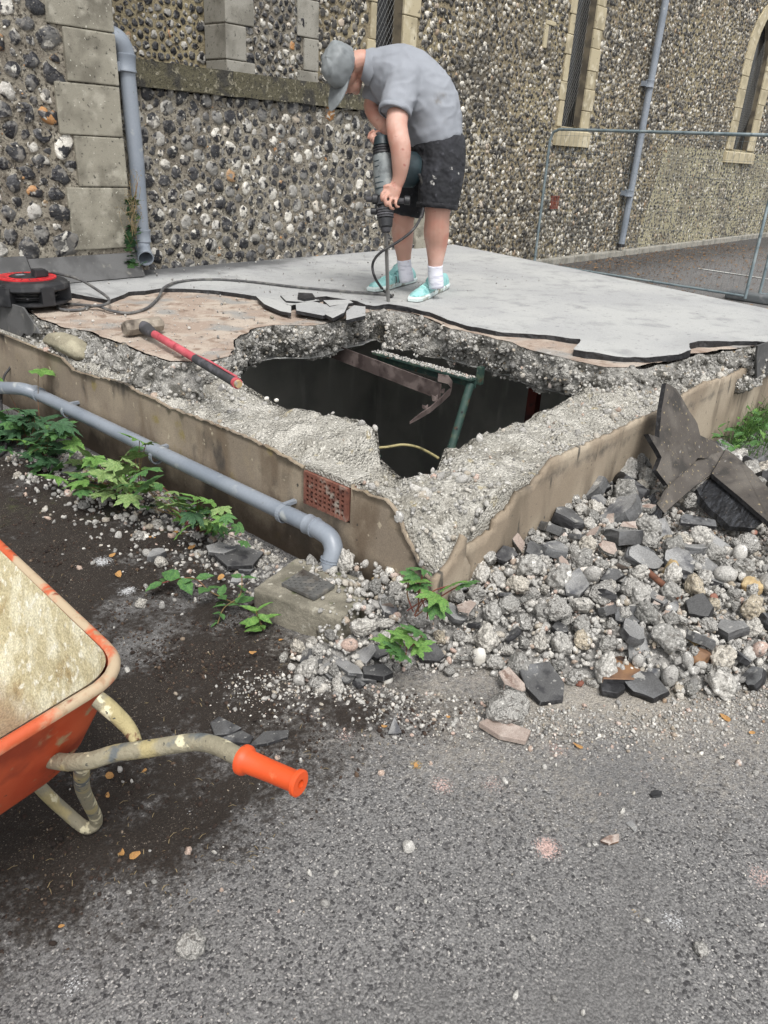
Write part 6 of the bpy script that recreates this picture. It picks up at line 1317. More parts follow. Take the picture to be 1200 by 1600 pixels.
MT['dkgrey']=M('dark_marking','#4c4a48',rough=.8)
pe=thing('person','person in grey cap, grey shirt and black shorts bending over a breaker','person',tuple((D(660,462,5.95).x,D(660,462,5.95).y,.65)))
UPB=-HD
def LF(L,n=18,rc_=True,up=None):   # rows: u,v,depth,ra,rb
    return loft([D(u,v,d) for u,v,d,a,b in L],[r[3] for r in L],[r[4] for r in L],n=n,up=HD,round_cap=rc_)
def interp(L,k=4):
    out=[]
    A=np.array(L,float)
    for i in range(len(A)-1):
        p0=A[max(i-1,0)];p1=A[i];p2=A[i+1];p3=A[min(i+2,len(A)-1)]
        for j in range(k):
            t=j/k; out.append(tuple(.5*((2*p1)+(p2-p0)*t+(2*p0-5*p1+4*p2-p3)*t*t+(3*p1-p0-3*p2+p3)*t**3)))
    out.append(tuple(A[-1])); return out
# ---- body (one continuous surface)
near_arm=[(632,132,5.84,.075,.075),(626,160,5.76,.076,.072),(620,190,5.68,.072,.068),(622,212,5.62,.071,.064),(626,232,5.60,.069,.062),(626,255,5.60,.060,.056),(624,276,5.61,.047,.046),(620,289,5.61,.041,.038)]
far_arm=[(590,140,6.10,.06,.07),(580,165,6.12,.055,.06),(588,185,6.05,.05,.055),(600,198,5.98,.046,.05),(600,208,5.90,.04,.045),(592,214,5.84,.035,.04)]
near_leg=[(692,242,5.90,.115,.11),(688,290,5.86,.105,.105),(684,325,5.84,.094,.095),(683,342,5.84,.088,.09),(682,362,5.86,.092,.09),(682,382,5.88,.080,.078),(681,402,5.88,.062,.06),(680,420,5.89,.050,.05),(680,440,5.89,.050,.052)]
far_leg=[(668,245,6.10,.11,.11),(645,290,6.12,.10,.10),(632,325,6.13,.088,.09),(630,345,6.13,.080,.084),(629,362,6.16,.084,.084),(630,382,6.18,.072,.07),(631,400,6.20,.056,.056),(632,415,6.21,.049,.05),(634,430,6.21,.05,.052)]
torso=[(686,232,6.0,.15,.17),(682,195,6.0,.18,.17),(664,158,6.0,.20,.18),(632,125,6.0,.19,.19),(600,106,5.98,.13,.16),(580,98,5.97,.075,.085),(564,96,5.96,.072,.078),(552,100,5.95,.07,.075)]
UPV=Vector((0,0,1))
hu=(-RT*.66-HD*.68+UPV*.32).normalized(); hf=(-UPV+RT*.02-HD*.05); hf=(hf-hu*hf.dot(hu)).normalized(); hs_=hu.cross(hf)
if hs_.dot(HD)>0: hs_=-hs_
hc=D(538,107,5.95)
def HP(u_,f_,s_): return hc+hu*u_+hf*f_+hs_*s_
headL=loft([HP(.105,0,0),HP(.06,0,0),HP(0,.005,0),HP(-.05,.008,0),HP(-.095,.0,0)],[.05,.098,.112,.108,.085],[.045,.078,.086,.084,.07],n=22,up=hs_)
def ell(c,a,b,d,n=2): V,F=ICO[n]; return [c+hu*float(p[0]*a)+hf*float(p[1]*b)+hs_*float(p[2]*d) for p in V],[tuple(int(i) for i in f_) for f_ in F]
jaw=ell(HP(-.105,.050,0),.062,.062,.058); chin=ell(HP(-.145,.080,0),.026,.028,.026); headE=ell(HP(0,.0,0),.118,.114,.086)
nose=ell(HP(-.045,.125,0),.026,.020,.016); brow=ell(HP(.005,.100,0),.020,.022,.062); lips=ell(HP(-.098,.108,0),.014,.014,.026)
ear=ell(HP(-.045,-.012,.088),.036,.024,.012); ear2=ell(HP(-.045,-.012,-.088),.036,.024,.012)
def fing(L,rs): 
    P_=[D(*q_) for q_ in L]; return loft(smoothpath(P_,3),[rs[0]+(rs[1]-rs[0])*i/(3*(len(P_)-1)) for i in range(3*(len(P_)-1)+1)],n=8,round_cap=True)
hand=[loft([D(620,286,5.61),D(617,295,5.60),D(613,305,5.595),D(610,313,5.60)],[.040,.047,.050,.040],[.030,.034,.036,.03],n=14,up=HD,round_cap=True)]
fingers=[fing([(604,297,5.585),(597,303,5.56),(597,312,5.56),(602,317,5.60)],(.0135,.0115)),
 fing([(608,303,5.575),(602,310,5.545),(603,320,5.545),(608,323,5.59)],(.0135,.0115)),
 fing([(614,308,5.575),(609,316,5.545),(611,325,5.545),(615,326,5.59)],(.013,.011)),
 fing([(621,309,5.58),(618,317,5.55),(620,323,5.555),(623,323,5.59)],(.0115,.0095)),
 fing([(611,290,5.60),(603,291,5.58),(597,296,5.60),(593,300,5.63)],(.0145,.012))]
fhand=[loft([D(594,210,5.84),D(589,214,5.80),D(585,218,5.78)],[.035,.042,.034],[.03,.034,.03],n=12,up=HD,round_cap=True)]
ff=[fing([(588,208,5.80),(581,211,5.76),(580,219,5.76),(584,223,5.79)],(.013,.011)),fing([(591,211,5.79),(585,216,5.74),(584,224,5.745),(588,227,5.78)],(.013,.011)),
 fing([(594,214,5.78),(589,220,5.74),(589,228,5.745),(592,230,5.78)],(.0125,.011)),fing([(598,216,5.78),(595,223,5.745),(596,229,5.76)],(.0115,.010)),fing([(584,205,5.85),(578,209,5.86),(576,216,5.85)],(.014,.011))]
bodyp=[LF(interp(torso,3)),LF(interp(near_arm,3)),LF(interp(far_arm,3)),LF(interp(near_leg,3)),LF(interp(far_leg,3)),headE,jaw,chin,nose,brow,lips,ear,ear2,loft([HP(-.05,-.03,0),HP(-.09,-.035,0),D(585,103,5.97)],[.075,.072,.085],[.07,.07,.085],n=16,up=HD)]+hand+fingers+fhand+ff
part('body',remesh('body',bodyp,.0065,MT['skin'],3),pe)
for sg in (-1,1):
    c=HP(-.022,.098,.031*sg); V,F=ICO[1]; part('eye',mesh('eye',[Vector(p)*.0125+c for p in V],[tuple(f_) for f_ in F],MT['sock'],smooth=True),pe)
V,F=ell(HP(-.098,.119,0),.0035,.006,.022,1); part('mouth',mesh('mouth',V,F,MT['blood'] if 'blood' in MT else MT['rustbeam'],smooth=True),pe)
V,F=ICO[3]; hv=[];hfc=[]
vals=[(c[0],c[1],c[2]) for c in V]
hv=[HP(.0+p[0]*.126,p[1]*.121-.004,p[2]*.0925) for p in vals]
keep_f=[tuple(int(i) for i in f_) for f_ in F if all((vals[i][0]>-.25 or vals[i][1]<-.25) and vals[i][0]>-.62 and vals[i][1]<.35 and not (abs(vals[i][2])>.8 and vals[i][0]<-.1) for i in f_)]
part('hair',mesh('hair',hv,keep_f,MT['hair'],smooth=True),pe)
MT['redear']=M('red_ear_skin','#96504a',[('#b5766c',30,.5,.65)],rough=.5)  # redder skin tone for the inner ear
V,F=ell(HP(-.045,-.010,.099),.022,.013,.004,1); part('ear_inner',mesh('ear_inner',V,F,MT['redear'],smooth=True),pe)
# ---- shirt
def wr(c):   # folds hanging from shoulder to hem
    q_=c+.05*np.c_[vn(c,6,1),vn(c,6,2),vn(c,6,3)]; w_=np.c_[c@np.array(RT)*1.6+c[:,2]*.7, c[:,2]*.9-c@np.array(RT)*.3, c@np.array(HD)*1.3]+.03*np.c_[vn(c,8,1),vn(c,8,2),vn(c,8,3)]; rid=1-np.abs(vn(w_*np.array([.45,1.5,.6]),11,5)); return .007*fbm(c,8,5,2)+.026*(rid**4-.25)*np.clip((1.75-c[:,2])/.25,.25,1)
tsh=[(683,221,5.99,.183,.20),(681,210,5.99,.192,.21),(676,190,6.0,.208,.215),(666,165,6.0,.226,.22),(646,141,6.0,.232,.225),(621,121,5.99,.212,.22),(598,110,5.98,.165,.185),(584,104,5.97,.115,.13),(576,101,5.97,.098,.10)]
nsl=[(642,112,5.88,.11,.10),(632,130,5.82,.118,.105),(624,152,5.76,.115,.10),(619,168,5.72,.108,.093),(617,176,5.70,.105,.09)]
fsl=[(604,120,6.10,.10,.09),(590,140,6.12,.095,.085),(582,160,6.12,.08,.075)]
sm=remesh('shirt',[LF(interp(tsh,3),22,False),LF(interp(nsl,3),18,False),LF(interp(fsl,3),18,False)],.011,MT['shirt'],5,disp=wr)
n=len(sm.vertices); c=np.empty(n*3,dtype=np.float32); sm.vertices.foreach_get('co',c); c=c.reshape(-1,3)
def blob(u,v,d,r): p=np.array(D(u,v,d)); return np.clip(1.25-np.linalg.norm(c-p,axis=1)/r,0,1)
for k,a in {'brown':np.maximum(blob(685,155,5.78,.085)*.95,blob(697,148,5.8,.06)),'dirt':np.maximum.reduce([blob(660,215,5.78,.10)*.55,blob(700,190,5.78,.10)*.6,blob(705,205,5.82,.1)*.5]),'sweat':np.maximum.reduce([blob(652,185,5.78,.14)*.9,blob(640,205,5.82,.10)*.8,blob(575,130,5.9,.08)*.7])}.items():
    at=sm.attributes.new(k,'FLOAT','POINT'); at.data.foreach_set('value',a.astype(np.float32))
part('shirt',sm,pe)
# cuff, collar, hem: rolled edges
def band(L,name,w,th,mat,up=HD,n=26):
    (u,v,d,ra,rb),(u2,v2,d2,ra2,rb2)=L; a,b=D(u,v,d),D(u2,v2,d2)
    P_=[a,a.lerp(b,.05),a.lerp(b,.5),a.lerp(b,.95),b]; e=[.0,th,th,th,.0]
    V,F=loft(P_,[ra+x for x in e],[rb+x for x in e],n=n,up=up,caps=False); V=[p+Vector(mnoise.noise_vector(p*20))*.003 for p in V]
    return part(name,mesh(name,V,F,mat,smooth=True),pe)
band([(618.4,170,5.714,.100,.088),(616.8,177.5,5.698,.101,.088)],'sleeve_cuff',.02,.010,MT['shirt'])
V,F=loft([D(583,106,5.97),D(575,103,5.965),D(567,101,5.96)],[.118,.112,.088],[.125,.112,.092],n=24,up=HD,caps=False); V=[p+Vector(mnoise.noise_vector(p*16))*.006 for p in V]
part('collar',mesh('collar',V,F,MT['shirt'],smooth=True),pe)
# torn hole in the sleeve showing skin-dark
p=D(634,149,5.655); V,F=plate([D(631,147,5.712),D(635,146,5.716),D(637,149,5.718),D(634,154,5.712),D(631,153,5.708)],.002)
# ---- shorts
nl=[(686,228,5.97,.185,.19),(690,245,5.92,.175,.16),(689,275,5.87,.160,.145),(686,305,5.85,.148,.14),(683,324,5.84,.142,.138)]
fl=[(672,232,6.05,.17,.16),(655,262,6.12,.155,.14),(641,300,6.14,.140,.135),(634,336,6.14,.130,.13)]
wl_=[(682,219,5.99,.190,.198),(685,235,5.99,.19,.20),(688,250,5.99,.16,.19)]
sw=lambda c:.007*fbm(c,10,15,3)+.005*vn(c*np.array([1,1,.5]),20,3)
part('shorts',remesh('shorts',[LF(interp(nl,3),20,False),LF(interp(fl,3),20,False),LF(interp(wl_,2),20,False)],.011,MT['shorts'],3,disp=sw),pe)
band([(683.6,318,5.843,.139,.135),(682.8,326,5.84,.141,.136)],'hem_cuff',.02,.009,MT['shorts'])
# ---- socks and trainers
for nm,L in (('near',[(680,414,5.885,.056,.056),(680,424,5.89,.054,.054),(681,436,5.89,.056,.058),(682,450,5.89,.055,.055)]),('far',[(631,405,6.205,.055,.055),(632,415,6.21,.053,.053),(634,427,6.21,.056,.056),(636,440,6.21,.055,.052)])):
    V,F=LF(interp(L,3),18,False); V=[p+(p-D(L[1][0],p.z and L[1][1],L[1][2])).normalized()*0+Vector(mnoise.noise_vector(p*40))*.003 for p in V]; part('sock',mesh('sock',V,F,MT['sock'],smooth=True),pe)
def shoe(heel,toe,label):
    h=Vector((heel.x,heel.y,.656)); t=Vector((toe.x,toe.y,.656)); f_=(t-h); L_=f_.length; f_.normalize(); s=Vector((f_.y,-f_.x,0)); up=Vector((0,0,1))
    rows=[(-.02,.030,.085,.05),(.03,.040,.112,.05),(.12,.046,.118,.05),(.28,.049,.122,.05),(.40,.045,.122,.05),(.52,.048,.098,.048),(.66,.058,.082,.046),(.80,.060,.072,.044),(.92,.052,.062,.040),(1.0,.030,.045,.030)]
    n=18; V=[];F=[]
    for (t_,w,hh,_) in rows:
        for k in range(n):
            an=2*math.pi*k/n; x=math.cos(an); z=math.sin(an)
            zz=.020+(hh-.020)*(max(0,z)**.75) if z>0 else .020+z*.004
            wx=w*(1-.22*max(0,z)**2); V.append(h+f_*(t_*L_)+s*(x*wx)+up*zz)
    for i in range(len(rows)-1):
        for k in range(n): F.append((i*n+k,(i+1)*n+k,(i+1)*n+(k+1)%n,i*n+(k+1)%n))
    F.append(tuple(range(n))); F.append(tuple((len(rows)-1)*n+k for k in range(n))[::-1])
    me=remesh('trainer',[(V,F)],.006,MT['aqua'],4,disp=lambda c:.0016*fbm(c,60,3))
    cc=np.array([v_.co[:] for v_ in me.vertices]); tt=((cc-np.array(h))@np.array(f_))/L_
    at=me.attributes.new('low','FLOAT','POINT'); at.data.foreach_set('value',(np.clip(1-(cc[:,2]-.66)/.05,0,1)*np.clip(tt*1.3,0.2,1)).astype(np.float32))
    tr=part('trainer',me,pe)
    V=[];F=[]
    for zz,e in ((-.004,-.002),(.0,.005),(.020,.008),(.032,.002)):
        for (t_,w,hh,_) in rows: V.append(h+f_*(t_*L_+(e if t_>.9 else (-e if t_<.1 else 0)))+s*(w+e)+up*zz)
        for (t_,w,hh,_) in rows[::-1]: V.append(h+f_*(t_*L_+(e if t_>.9 else (-e if t_<.1 else 0)))-s*(w+e)+up*zz)
    m_=2*len(rows)
    for i in range(3):
        for k in range(m_): F.append((i*m_+k,i*m_+(k+1)%m_,(i+1)*m_+(k+1)%m_,(i+1)*m_+k))
    F.append(tuple(range(m_))[::-1]); F.append(tuple(3*m_+k for k in range(m_)))
    def sub(name,me_): o=put(name,me_,tr); o.location=-Vector(world_loc(tr)); return o
    sub('sole',mesh('sole',V,F,MT['aquasole']))
    # heel tab, tongue, laces, side bars
    tg=loft([h+f_*L_*.50+up*.095,h+f_*L_*.40+up*.122,h+f_*L_*.31+up*.15],[.007,.009,.006],[.030,.031,.026],n=10,up=s.cross(f_) if False else None)
    sub('tongue',mesh('tongue',*loft([h+f_*L_*.56+up*.100,h+f_*L_*.44+up*.128,h+f_*L_*.34+up*.168],[.028,.032,.026],[.008,.009,.007],n=12,up=s.cross(f_).cross(f_) if False else s),MT['aqua'],smooth=True))
    lc=[]
    for q_ in range(6):
        t_=.42+.062*q_; zt_=float(np.interp(t_,[r_[0] for r_ in rows],[r_[2] for r_ in rows]))-.001; c=h+f_*(t_*L_)+up*(zt_); w=.030
        lc.append(tube([c-s*w-up*.012,c+up*.010,c+s*w-up*.012],.0042,n=5,k=3)); lc.append(tube([c-s*w-up*.012,c+f_*.012+up*.005,c+s*w-up*.014+f_*.018],.003,n=5,k=3))
    b0=h+f_*(.38*L_)+up*.140
    lc.append(tube([b0,b0-s*.03+up*.012,b0-s*.05-up*.012,b0-s*.02-up*.008],.003,n=5,k=4)); lc.append(tube([b0,b0+s*.03+up*.012,b0+s*.05-up*.012,b0+s*.02-up*.008],.003,n=5,k=4)); lc.append(tube([b0,b0-s*.045+f_*.02-up*.03],.003,n=5,k=2))
    v,f=join(*lc); sub('laces',mesh('laces',v,f,MT['aqualace'],smooth=True))
    for sg in (-1,1):
        for q_ in range(3):
            t_=.43+.085*q_; c=h+f_*(t_*L_)
            pts_=[]
            for zz,dt,wd in ((.030,.0,.052),(.052,-.012,.051),(.072,-.026,.041),(.084,-.033,.032)): pts_.append(c+f_*dt+s*sg*(wd+.008)+up*zz)
            V=[];F=[]
            for p_ in pts_: V+=[p_-f_*.009,p_+f_*.009]
            for i in range(3): F.append((2*i,2*i+1,2*i+3,2*i+2))
            V+= [p_+s*sg*.003 for p_ in V]; F2=[tuple(i+8 for i in q2) for q2 in F]
            sub('side_stripe',mesh('side_stripe',V,F2,MT['dkgrey']))
    return tr
hl=D(690,449,5.9); shoe(U(695,449,z=.65),U(645,470,z=.66),'')
shoe(U(644,440,z=.65),U(580,454,z=.66),'')
# ---- cap
V,F=[],[]
n=36; rows=14
for i in range(rows+1):
    th=math.pi/2*(i/rows)
    for k in range(n):
        ph=2*math.pi*k/n; sn=math.sin(th)**.9 if th>0 else 0
        V.append(hc+hu*(.012+.150*sn)+(hf*math.cos(ph)*(.142 if math.cos(ph)>0 else .134)+hs_*math.sin(ph)*.108)*max(0,math.cos(th))**.5)
V=[p+(p-hc).normalized()*(.012*mnoise.noise(p*13)+.008*mnoise.noise(p*27+Vector((3,1,2)))+.004*mnoise.noise(p*60)) for p in V]
for i in range(rows):
    for k in range(n): F.append((i*n+k,i*n+(k+1)%n,(i+1)*n+(k+1)%n,(i+1)*n+k))
cp=part('cap',mesh('cap',V,F,MT['cap'],smooth=True),pe)
V=[];F=[]; m_=16
for j,e in enumerate((0,.5,1)):
    for k in range(m_+1):
        q_=-1+2*k/m_; ph=q_*1.12
        base=hc+hu*.020+(hf*math.cos(ph)*.138+hs_*math.sin(ph)*.104); ext=hf*(.150*(1-abs(q_)**2.6)**.6)*e-hs_*(q_*.012*e)
        V.append(base+ext+hu*(.012*e-.022*q_*q_*(.35+.65*e)+.006*math.sin(q_*5)*e))
W_=m_+1
for j in range(2):
    for k in range(m_): F.append((j*W_+k,j*W_+k+1,(j+1)*W_+k+1,(j+1)*W_+k))
o_=len(V); V+= [p-hu*.006 for p in V]; F+= [tuple(i+o_ for i in q_[::-1]) for q_ in F[:]]
for k in range(m_): F.append((2*W_+k,2*W_+k+1,o_+2*W_+k+1,o_+2*W_+k))
for k in range(2): F.append((k*W_,(k+1)*W_,o_+(k+1)*W_,o_+k*W_)); F.append((k*W_+m_,(k+1)*W_+m_,o_+(k+1)*W_+m_,o_+k*W_+m_))
o=put('visor',shade(mesh('visor',V,F,MT['cap']),40),cp); o.location=-Vector(world_loc(cp))
bt_=hc+hu*.165; o=put('cap_button',mesh('cap_button',[Vector(p)*.008+bt_ for p in ICO[1][0]],[tuple(f_) for f_ in ICO[1][1]],MT['cap'],smooth=True),cp); o.location=-Vector(world_loc(cp))
# scratches and a graze
MT['blood']=M('red_graze','#7a1e1c',rough=.5)
for (u,v,d,s) in ((629,258,5.54,.009),(628,291,5.565,.010),(695,368,5.77,.008)):
    c=D(u,v,d); V=[c+RT*s*1.2*math.cos(a)*.8+Vector((0,0,1))*s*.6*math.sin(a) for a in [k*1.047 for k in range(6)]]; vv_,ff_=plate(V,.03,-HD); 
# ================================================================ breaker
MT['toolgrey']=M('dusty_tool_grey','#73797a',[('#888c8b',12,.45,.62),('#5a5f60',20,.5,.68)],rough=.6,bump=.2,bscale=90,bdist=.003)
MT['toolteal']=M('dark_teal_tool_body','#1b292e',[('#2c3b40',9,.45,.65),('#4d5c5e',30,.64,.74)],rough=.5,bump=.15,bscale=90,bdist=.003)
MT['steel']=M('bare_steel','#8b8a88',[('#6d6a66',16,.5,.66),('#a5a3a0',9,.55,.7)],rough=.4,metal=.7,bump=.1)
br=thing('breaker','dark teal and grey demolition breaker held by the worker, chisel in the slab','breaker',tuple(U(606,480,z=.62)))
tip=U(607,481,z=.605); n0=D(603,362,5.56); top_=D(597,222,5.72); ax=(top_-n0); axn=ax.normalized()
v,f=tube([tip,tip.lerp(n0,.1),n0+axn*.03],[.010,.0135,.0135],n=12,k=1); part('chisel',shade(mesh('chisel',v,f,MT['steel']),50),br)
def seg(t0,t1,r0,r1,name,mat,n=18,bulge=0,flat=1.0):
    a,b=n0+ax*t0,n0+ax*t1; v,f=loft([a,a.lerp(b,.06),a.lerp(b,.5),a.lerp(b,.94),b],[r0*.9,r0,(r0+r1)/2+bulge,r1,r1*.92],[r*flat for r in (r0*.9,r0,(r0+r1)/2+bulge,r1,r1*.92)],n=n); return part(name,shade(mesh(name,v,f,mat),45),br)
seg(-.01,.05,.030,.036,'nose_ring',MT['rubber']); seg(.05,.15,.046,.052,'chuck_sleeve',MT['blackpl'])
for k in range(4): seg(.155+.028*k,.176+.028*k,.058,.058,'chuck_rib',MT['rubber'])
seg(.15,.30,.051,.048,'collar',MT['blackpl'])
seg(.30,.42,.040,.046,'neck',MT['toolgrey'])
seg(.40,.86,.060,.064,'gear_housing',MT['toolgrey'],n=10,bulge=.004,flat=1.1)
for k in range(6): seg(.47+.06*k,.482+.06*k,.0655,.0655,'cooling_rib',MT['toolteal'],n=10)
seg(.86,.95,.064,.058,'rubber_boot',MT['rubber'],n=14)
for k in range(3): seg(.865+.03*k,.880+.03*k,.068,.068,'boot_rib',MT['blackpl'],n=14)
seg(.95,1.06,.062,.050,'end_cap',MT['toolteal'],n=14)
# motor housing at the worker's side
a,b=D(618,262,5.66),D(654,268,5.72)
v,f=loft([D(606,262,5.74),D(616,262,5.78),D(630,264,5.82),D(648,266,5.84),D(655,267,5.85)],[.10,.115,.12,.115,.085],[.05,.062,.066,.062,.045],n=16,up=HD); part('motor_housing',shade(mesh('motor_housing',v,f,MT['toolteal']),40),br)
# rear handle loop
v,f=tube([D(598,216,5.72),D(592,210,5.76),D(588,216,5.79),D(592,226,5.80),D(603,232,5.80),D(618,236,5.76),D(630,242,5.72)],.017,n=12,k=5); part('rear_handle',shade(mesh('rear_handle',v,f,MT['rubber']),50),br)
# side handle: clamp and bar with knob ends
c=n0+ax*.33; h_l,h_r=D(556,313,5.50)+Vector((0,0,.0)),D(637,313,5.62)
v,f=tube([D(572,311,5.60),D(600,313,5.605),D(634,314,5.62)],.0185,n=14,k=2); part('side_handle',shade(mesh('side_handle',v,f,MT['rubber']),50),br)
for (u,v_,d,r) in ((636,313,5.62,.030),(586,311,5.60,.034),(584,330,5.60,.022)):
    p=D(u,v_,d); v,f=loft([p-RT*.022,p-RT*.016,p+RT*.016,p+RT*.022],[r*.7,r,r,r*.7],n=14); part('handle_knob',shade(mesh('handle_knob',v,f,MT['blackpl']),45),br)
v,f=loft([n0+ax*.30,n0+ax*.37],[.058,.058],n=16); part('clamp_band',shade(mesh('clamp_band',v,f,MT['rubber']),45),br)
v,f=tube([D(655,272,5.74),D(662,300,5.80),D(661,328,5.74),D(652,350,5.66),D(638,366,5.6),D(618,380,5.58),D(598,392,5.56),D(586,404,5.58),D(582,418,5.60),D(587,436,5.62),U(598,452,z=.665),U(609,463,z=.662),U(614,461,z=.662)],.0095,n=9,k=7)
tag(put('power_cable',mesh('power_cable',v,f,MT['blackcab'],smooth=True)),'black power cable curving from the breaker past the worker\'s shins to the slab','cable')
# ================================================================ wheelbarrow
MT['orange']=M('worn_orange_paint','#b5441f',[('#c0552e',5,.45,.62),('#973a1d',8,.5,.68),('#a88d6b',13,.585,.66,9),('#3a2a22',20,.66,.70,6)],rough=.55,bump=.2,bscale=60,bdist=.003)
MT['rimor']=M('scuffed_orange_rim','#b9532f',[('#c77e5b',9,.42,.6),('#b3a085',9,.47,.56,9),('#a08468',30,.56,.68),('#7d3a22',22,.62,.7)],rough=.65,bump=.3,bscale=70,bdist=.003)
MT['cement']=M('dried_cement_inside','#b8ae8e',[('#cdc7ae',13,.44,.58,9),('#a08f69',9,.54,.66,9),('#dad6c6',40,.55,.66,6),('#b5723f',9,.68,.74,7),('#6d5b4a',4,.62,.74,7)],rough=.95,bump=1,bscale=45,bdist=.012,speck=.2,speckscale=200,attrmix=[('bot','#8b745c',.45,1.0,9,.5)])
MT['frame']=M('cement_splashed_steel_tube','#8a8470',[('#a3976f',9,.5,.58,9),('#5f6465',11,.53,.6,9),('#cfc7a8',26,.58,.64,8),('#6b4c38',18,.66,.7,8),('#474640',70,.64,.7,5)],rough=.8,bump=1,bscale=55,bdist=.007)
MT['orgrip']=M('orange_rubber_grip','#cf4f20',[('#c0451c',9,.5,.65),('#d07a50',24,.6,.72),('#8a4a30',40,.66,.72)],rough=.5,bump=.06,bscale=60)
wbz=0
wb=thing('wheelbarrow','orange builder\'s wheelbarrow with dried cement inside, handle pointing right','wheelbarrow',(.35,1.5,0))
cRR=Vector((.645,1.235,.65)); fa_=Vector((-.15,.989,0)); ra_=Vector((.989,.15,0))
def rounded(cs,rad,n=6):
    out=[]; m_=len(cs)
    for i in range(m_):
        p=cs[i]; a=(cs[i-1]-p).normalized(); b=(cs[(i+1)%m_]-p).normalized()
        s,e=p+a*rad,p+b*rad
        for k in range(n+1): t=k/n; out.append(s*(1-t)**2+p*2*t*(1-t)+e*t**2)
    return out
wR=.74
RR_=cRR; RL_=cRR-ra_*wR; FR_=cRR+Vector((.06,.90,0)); ax0=(RR_+RL_)/2
def mir(p): d=p-ax0; l=d.dot(ra_); return p-ra_*2*l
FL_=mir(FR_)
top=[RR_,FR_,FL_,RL_]
bc=ax0+fa_*.42; 
bRR=Vector((.560,1.345,.36)); bFR=bRR+fa_*.38+ra_*.02; bot=[bRR,bFR,mir(bFR),mir(bRR)]
nn=8
T1=rounded(top,.095,nn); B1=rounded(bot,.07,nn); n=len(T1)
lv=[(1.0,0),(.9,.004),(.6,.016),(.3,.012),(.08,.0),(0,-.012)]
V=[];F=[]
for t,bul in lv:
    for i in range(n): p=B1[i].lerp(T1[i],t); c_=bc; d=(p-Vector((c_.x,c_.y,p.z))).normalized(); V.append(p+d*bul)
for j in range(len(lv)-1):
    for i in range(n): F.append((j*n+i,j*n+(i+1)%n,(j+1)*n+(i+1)%n,(j+1)*n+i))
F.append(tuple((len(lv)-1)*n+i for i in range(n)))
part('tray',shade(mesh('tray',V,F,MT['orange']),50),wb)
# lining of dried cement: slightly inside
g=bc; Vi=[]; 
K=7; lv2=[(1.0,0),(.85,.004),(.7,.009),(.5,.012),(.3,.010),(.15,.004),(.03,-.006)]
for t,bul in lv2:
    for i in range(n):
        p=B1[i].lerp(T1[i],t); d=(p-Vector((bc.x,bc.y,p.z))).normalized(); Vi.append(p+d*(bul-.008-(.006 if t<.9 else 0))+Vector((0,0,.004)))
Fi=[]
for j in range(len(lv2)-1):
    for i in range(n): Fi.append((j*n+(i+1)%n,j*n+i,(j+1)*n+i,(j+1)*n+(i+1)%n))
Fi.append(tuple((len(lv2)-1)*n+i for i in range(n))[::-1])
bm=bmesh.new(); vv_=[bm.verts.new(p) for p in Vi]; [bm.faces.new([vv_[i] for i in q_]) for q_ in Fi]
bmesh.ops.subdivide_edges(bm,edges=[e for e in bm.edges if e.calc_length()>.05],cuts=3,use_grid_fill=True); bmesh.ops.triangulate(bm,faces=[f_ for f_ in bm.faces if len(f_.verts)>4])
bm.normal_update()
for x in bm.verts:
    if x.co.z<.64: x.co+=x.normal*(.004*mnoise.noise(x.co*18)+.003*mnoise.noise(x.co*45))
me=bpy.data.meshes.new('cement_lining'); bm.to_mesh(me); bm.free(); me.materials.append(MT['cement']); cc=np.array([v_.co[:] for v_ in me.vertices]); at=me.attributes.new('bot','FLOAT','POINT'); at.data.foreach_set('value',np.clip(1-(cc[:,2]-.36)/.16,0,1).astype(np.float32)); shade(me,60); part('cement_lining',me,wb)
# rim: rolled flange outside the tray top
V=[];F=[]; pr=[(-.004,.002),(.002,.007),(.010,.009),(.017,.005),(.021,-.003),(.019,-.011),(.014,-.012),(.012,-.006),(.003,-.003)]
for i in range(n):
    p=T1[i]; t=(T1[(i+1)%n]-T1[i-1]); 
    if t.length<1e-6: t=T1[(i+2)%n]-T1[i-2]
    t.normalize(); o_=Vector((t.y,-t.x,0)).normalized(); 
    if o_.dot(p-Vector((bc.x,bc.y,p.z)))<0: o_=-o_
    for (a,b) in pr: V.append(p+o_*a+Vector((0,0,b))+Vector(mnoise.noise_vector(p*25))*.0022)
k_=len(pr)
for i in range(n):
    for j in range(k_): F.append((i*k_+j,((i+1)%n)*k_+j,((i+1)%n)*k_+(j+1)%k_,i*k_+(j+1)%k_))
V=[p for p in V]; part('rim',shade(mesh('rim',V,F,MT['rimor']),60),wb)
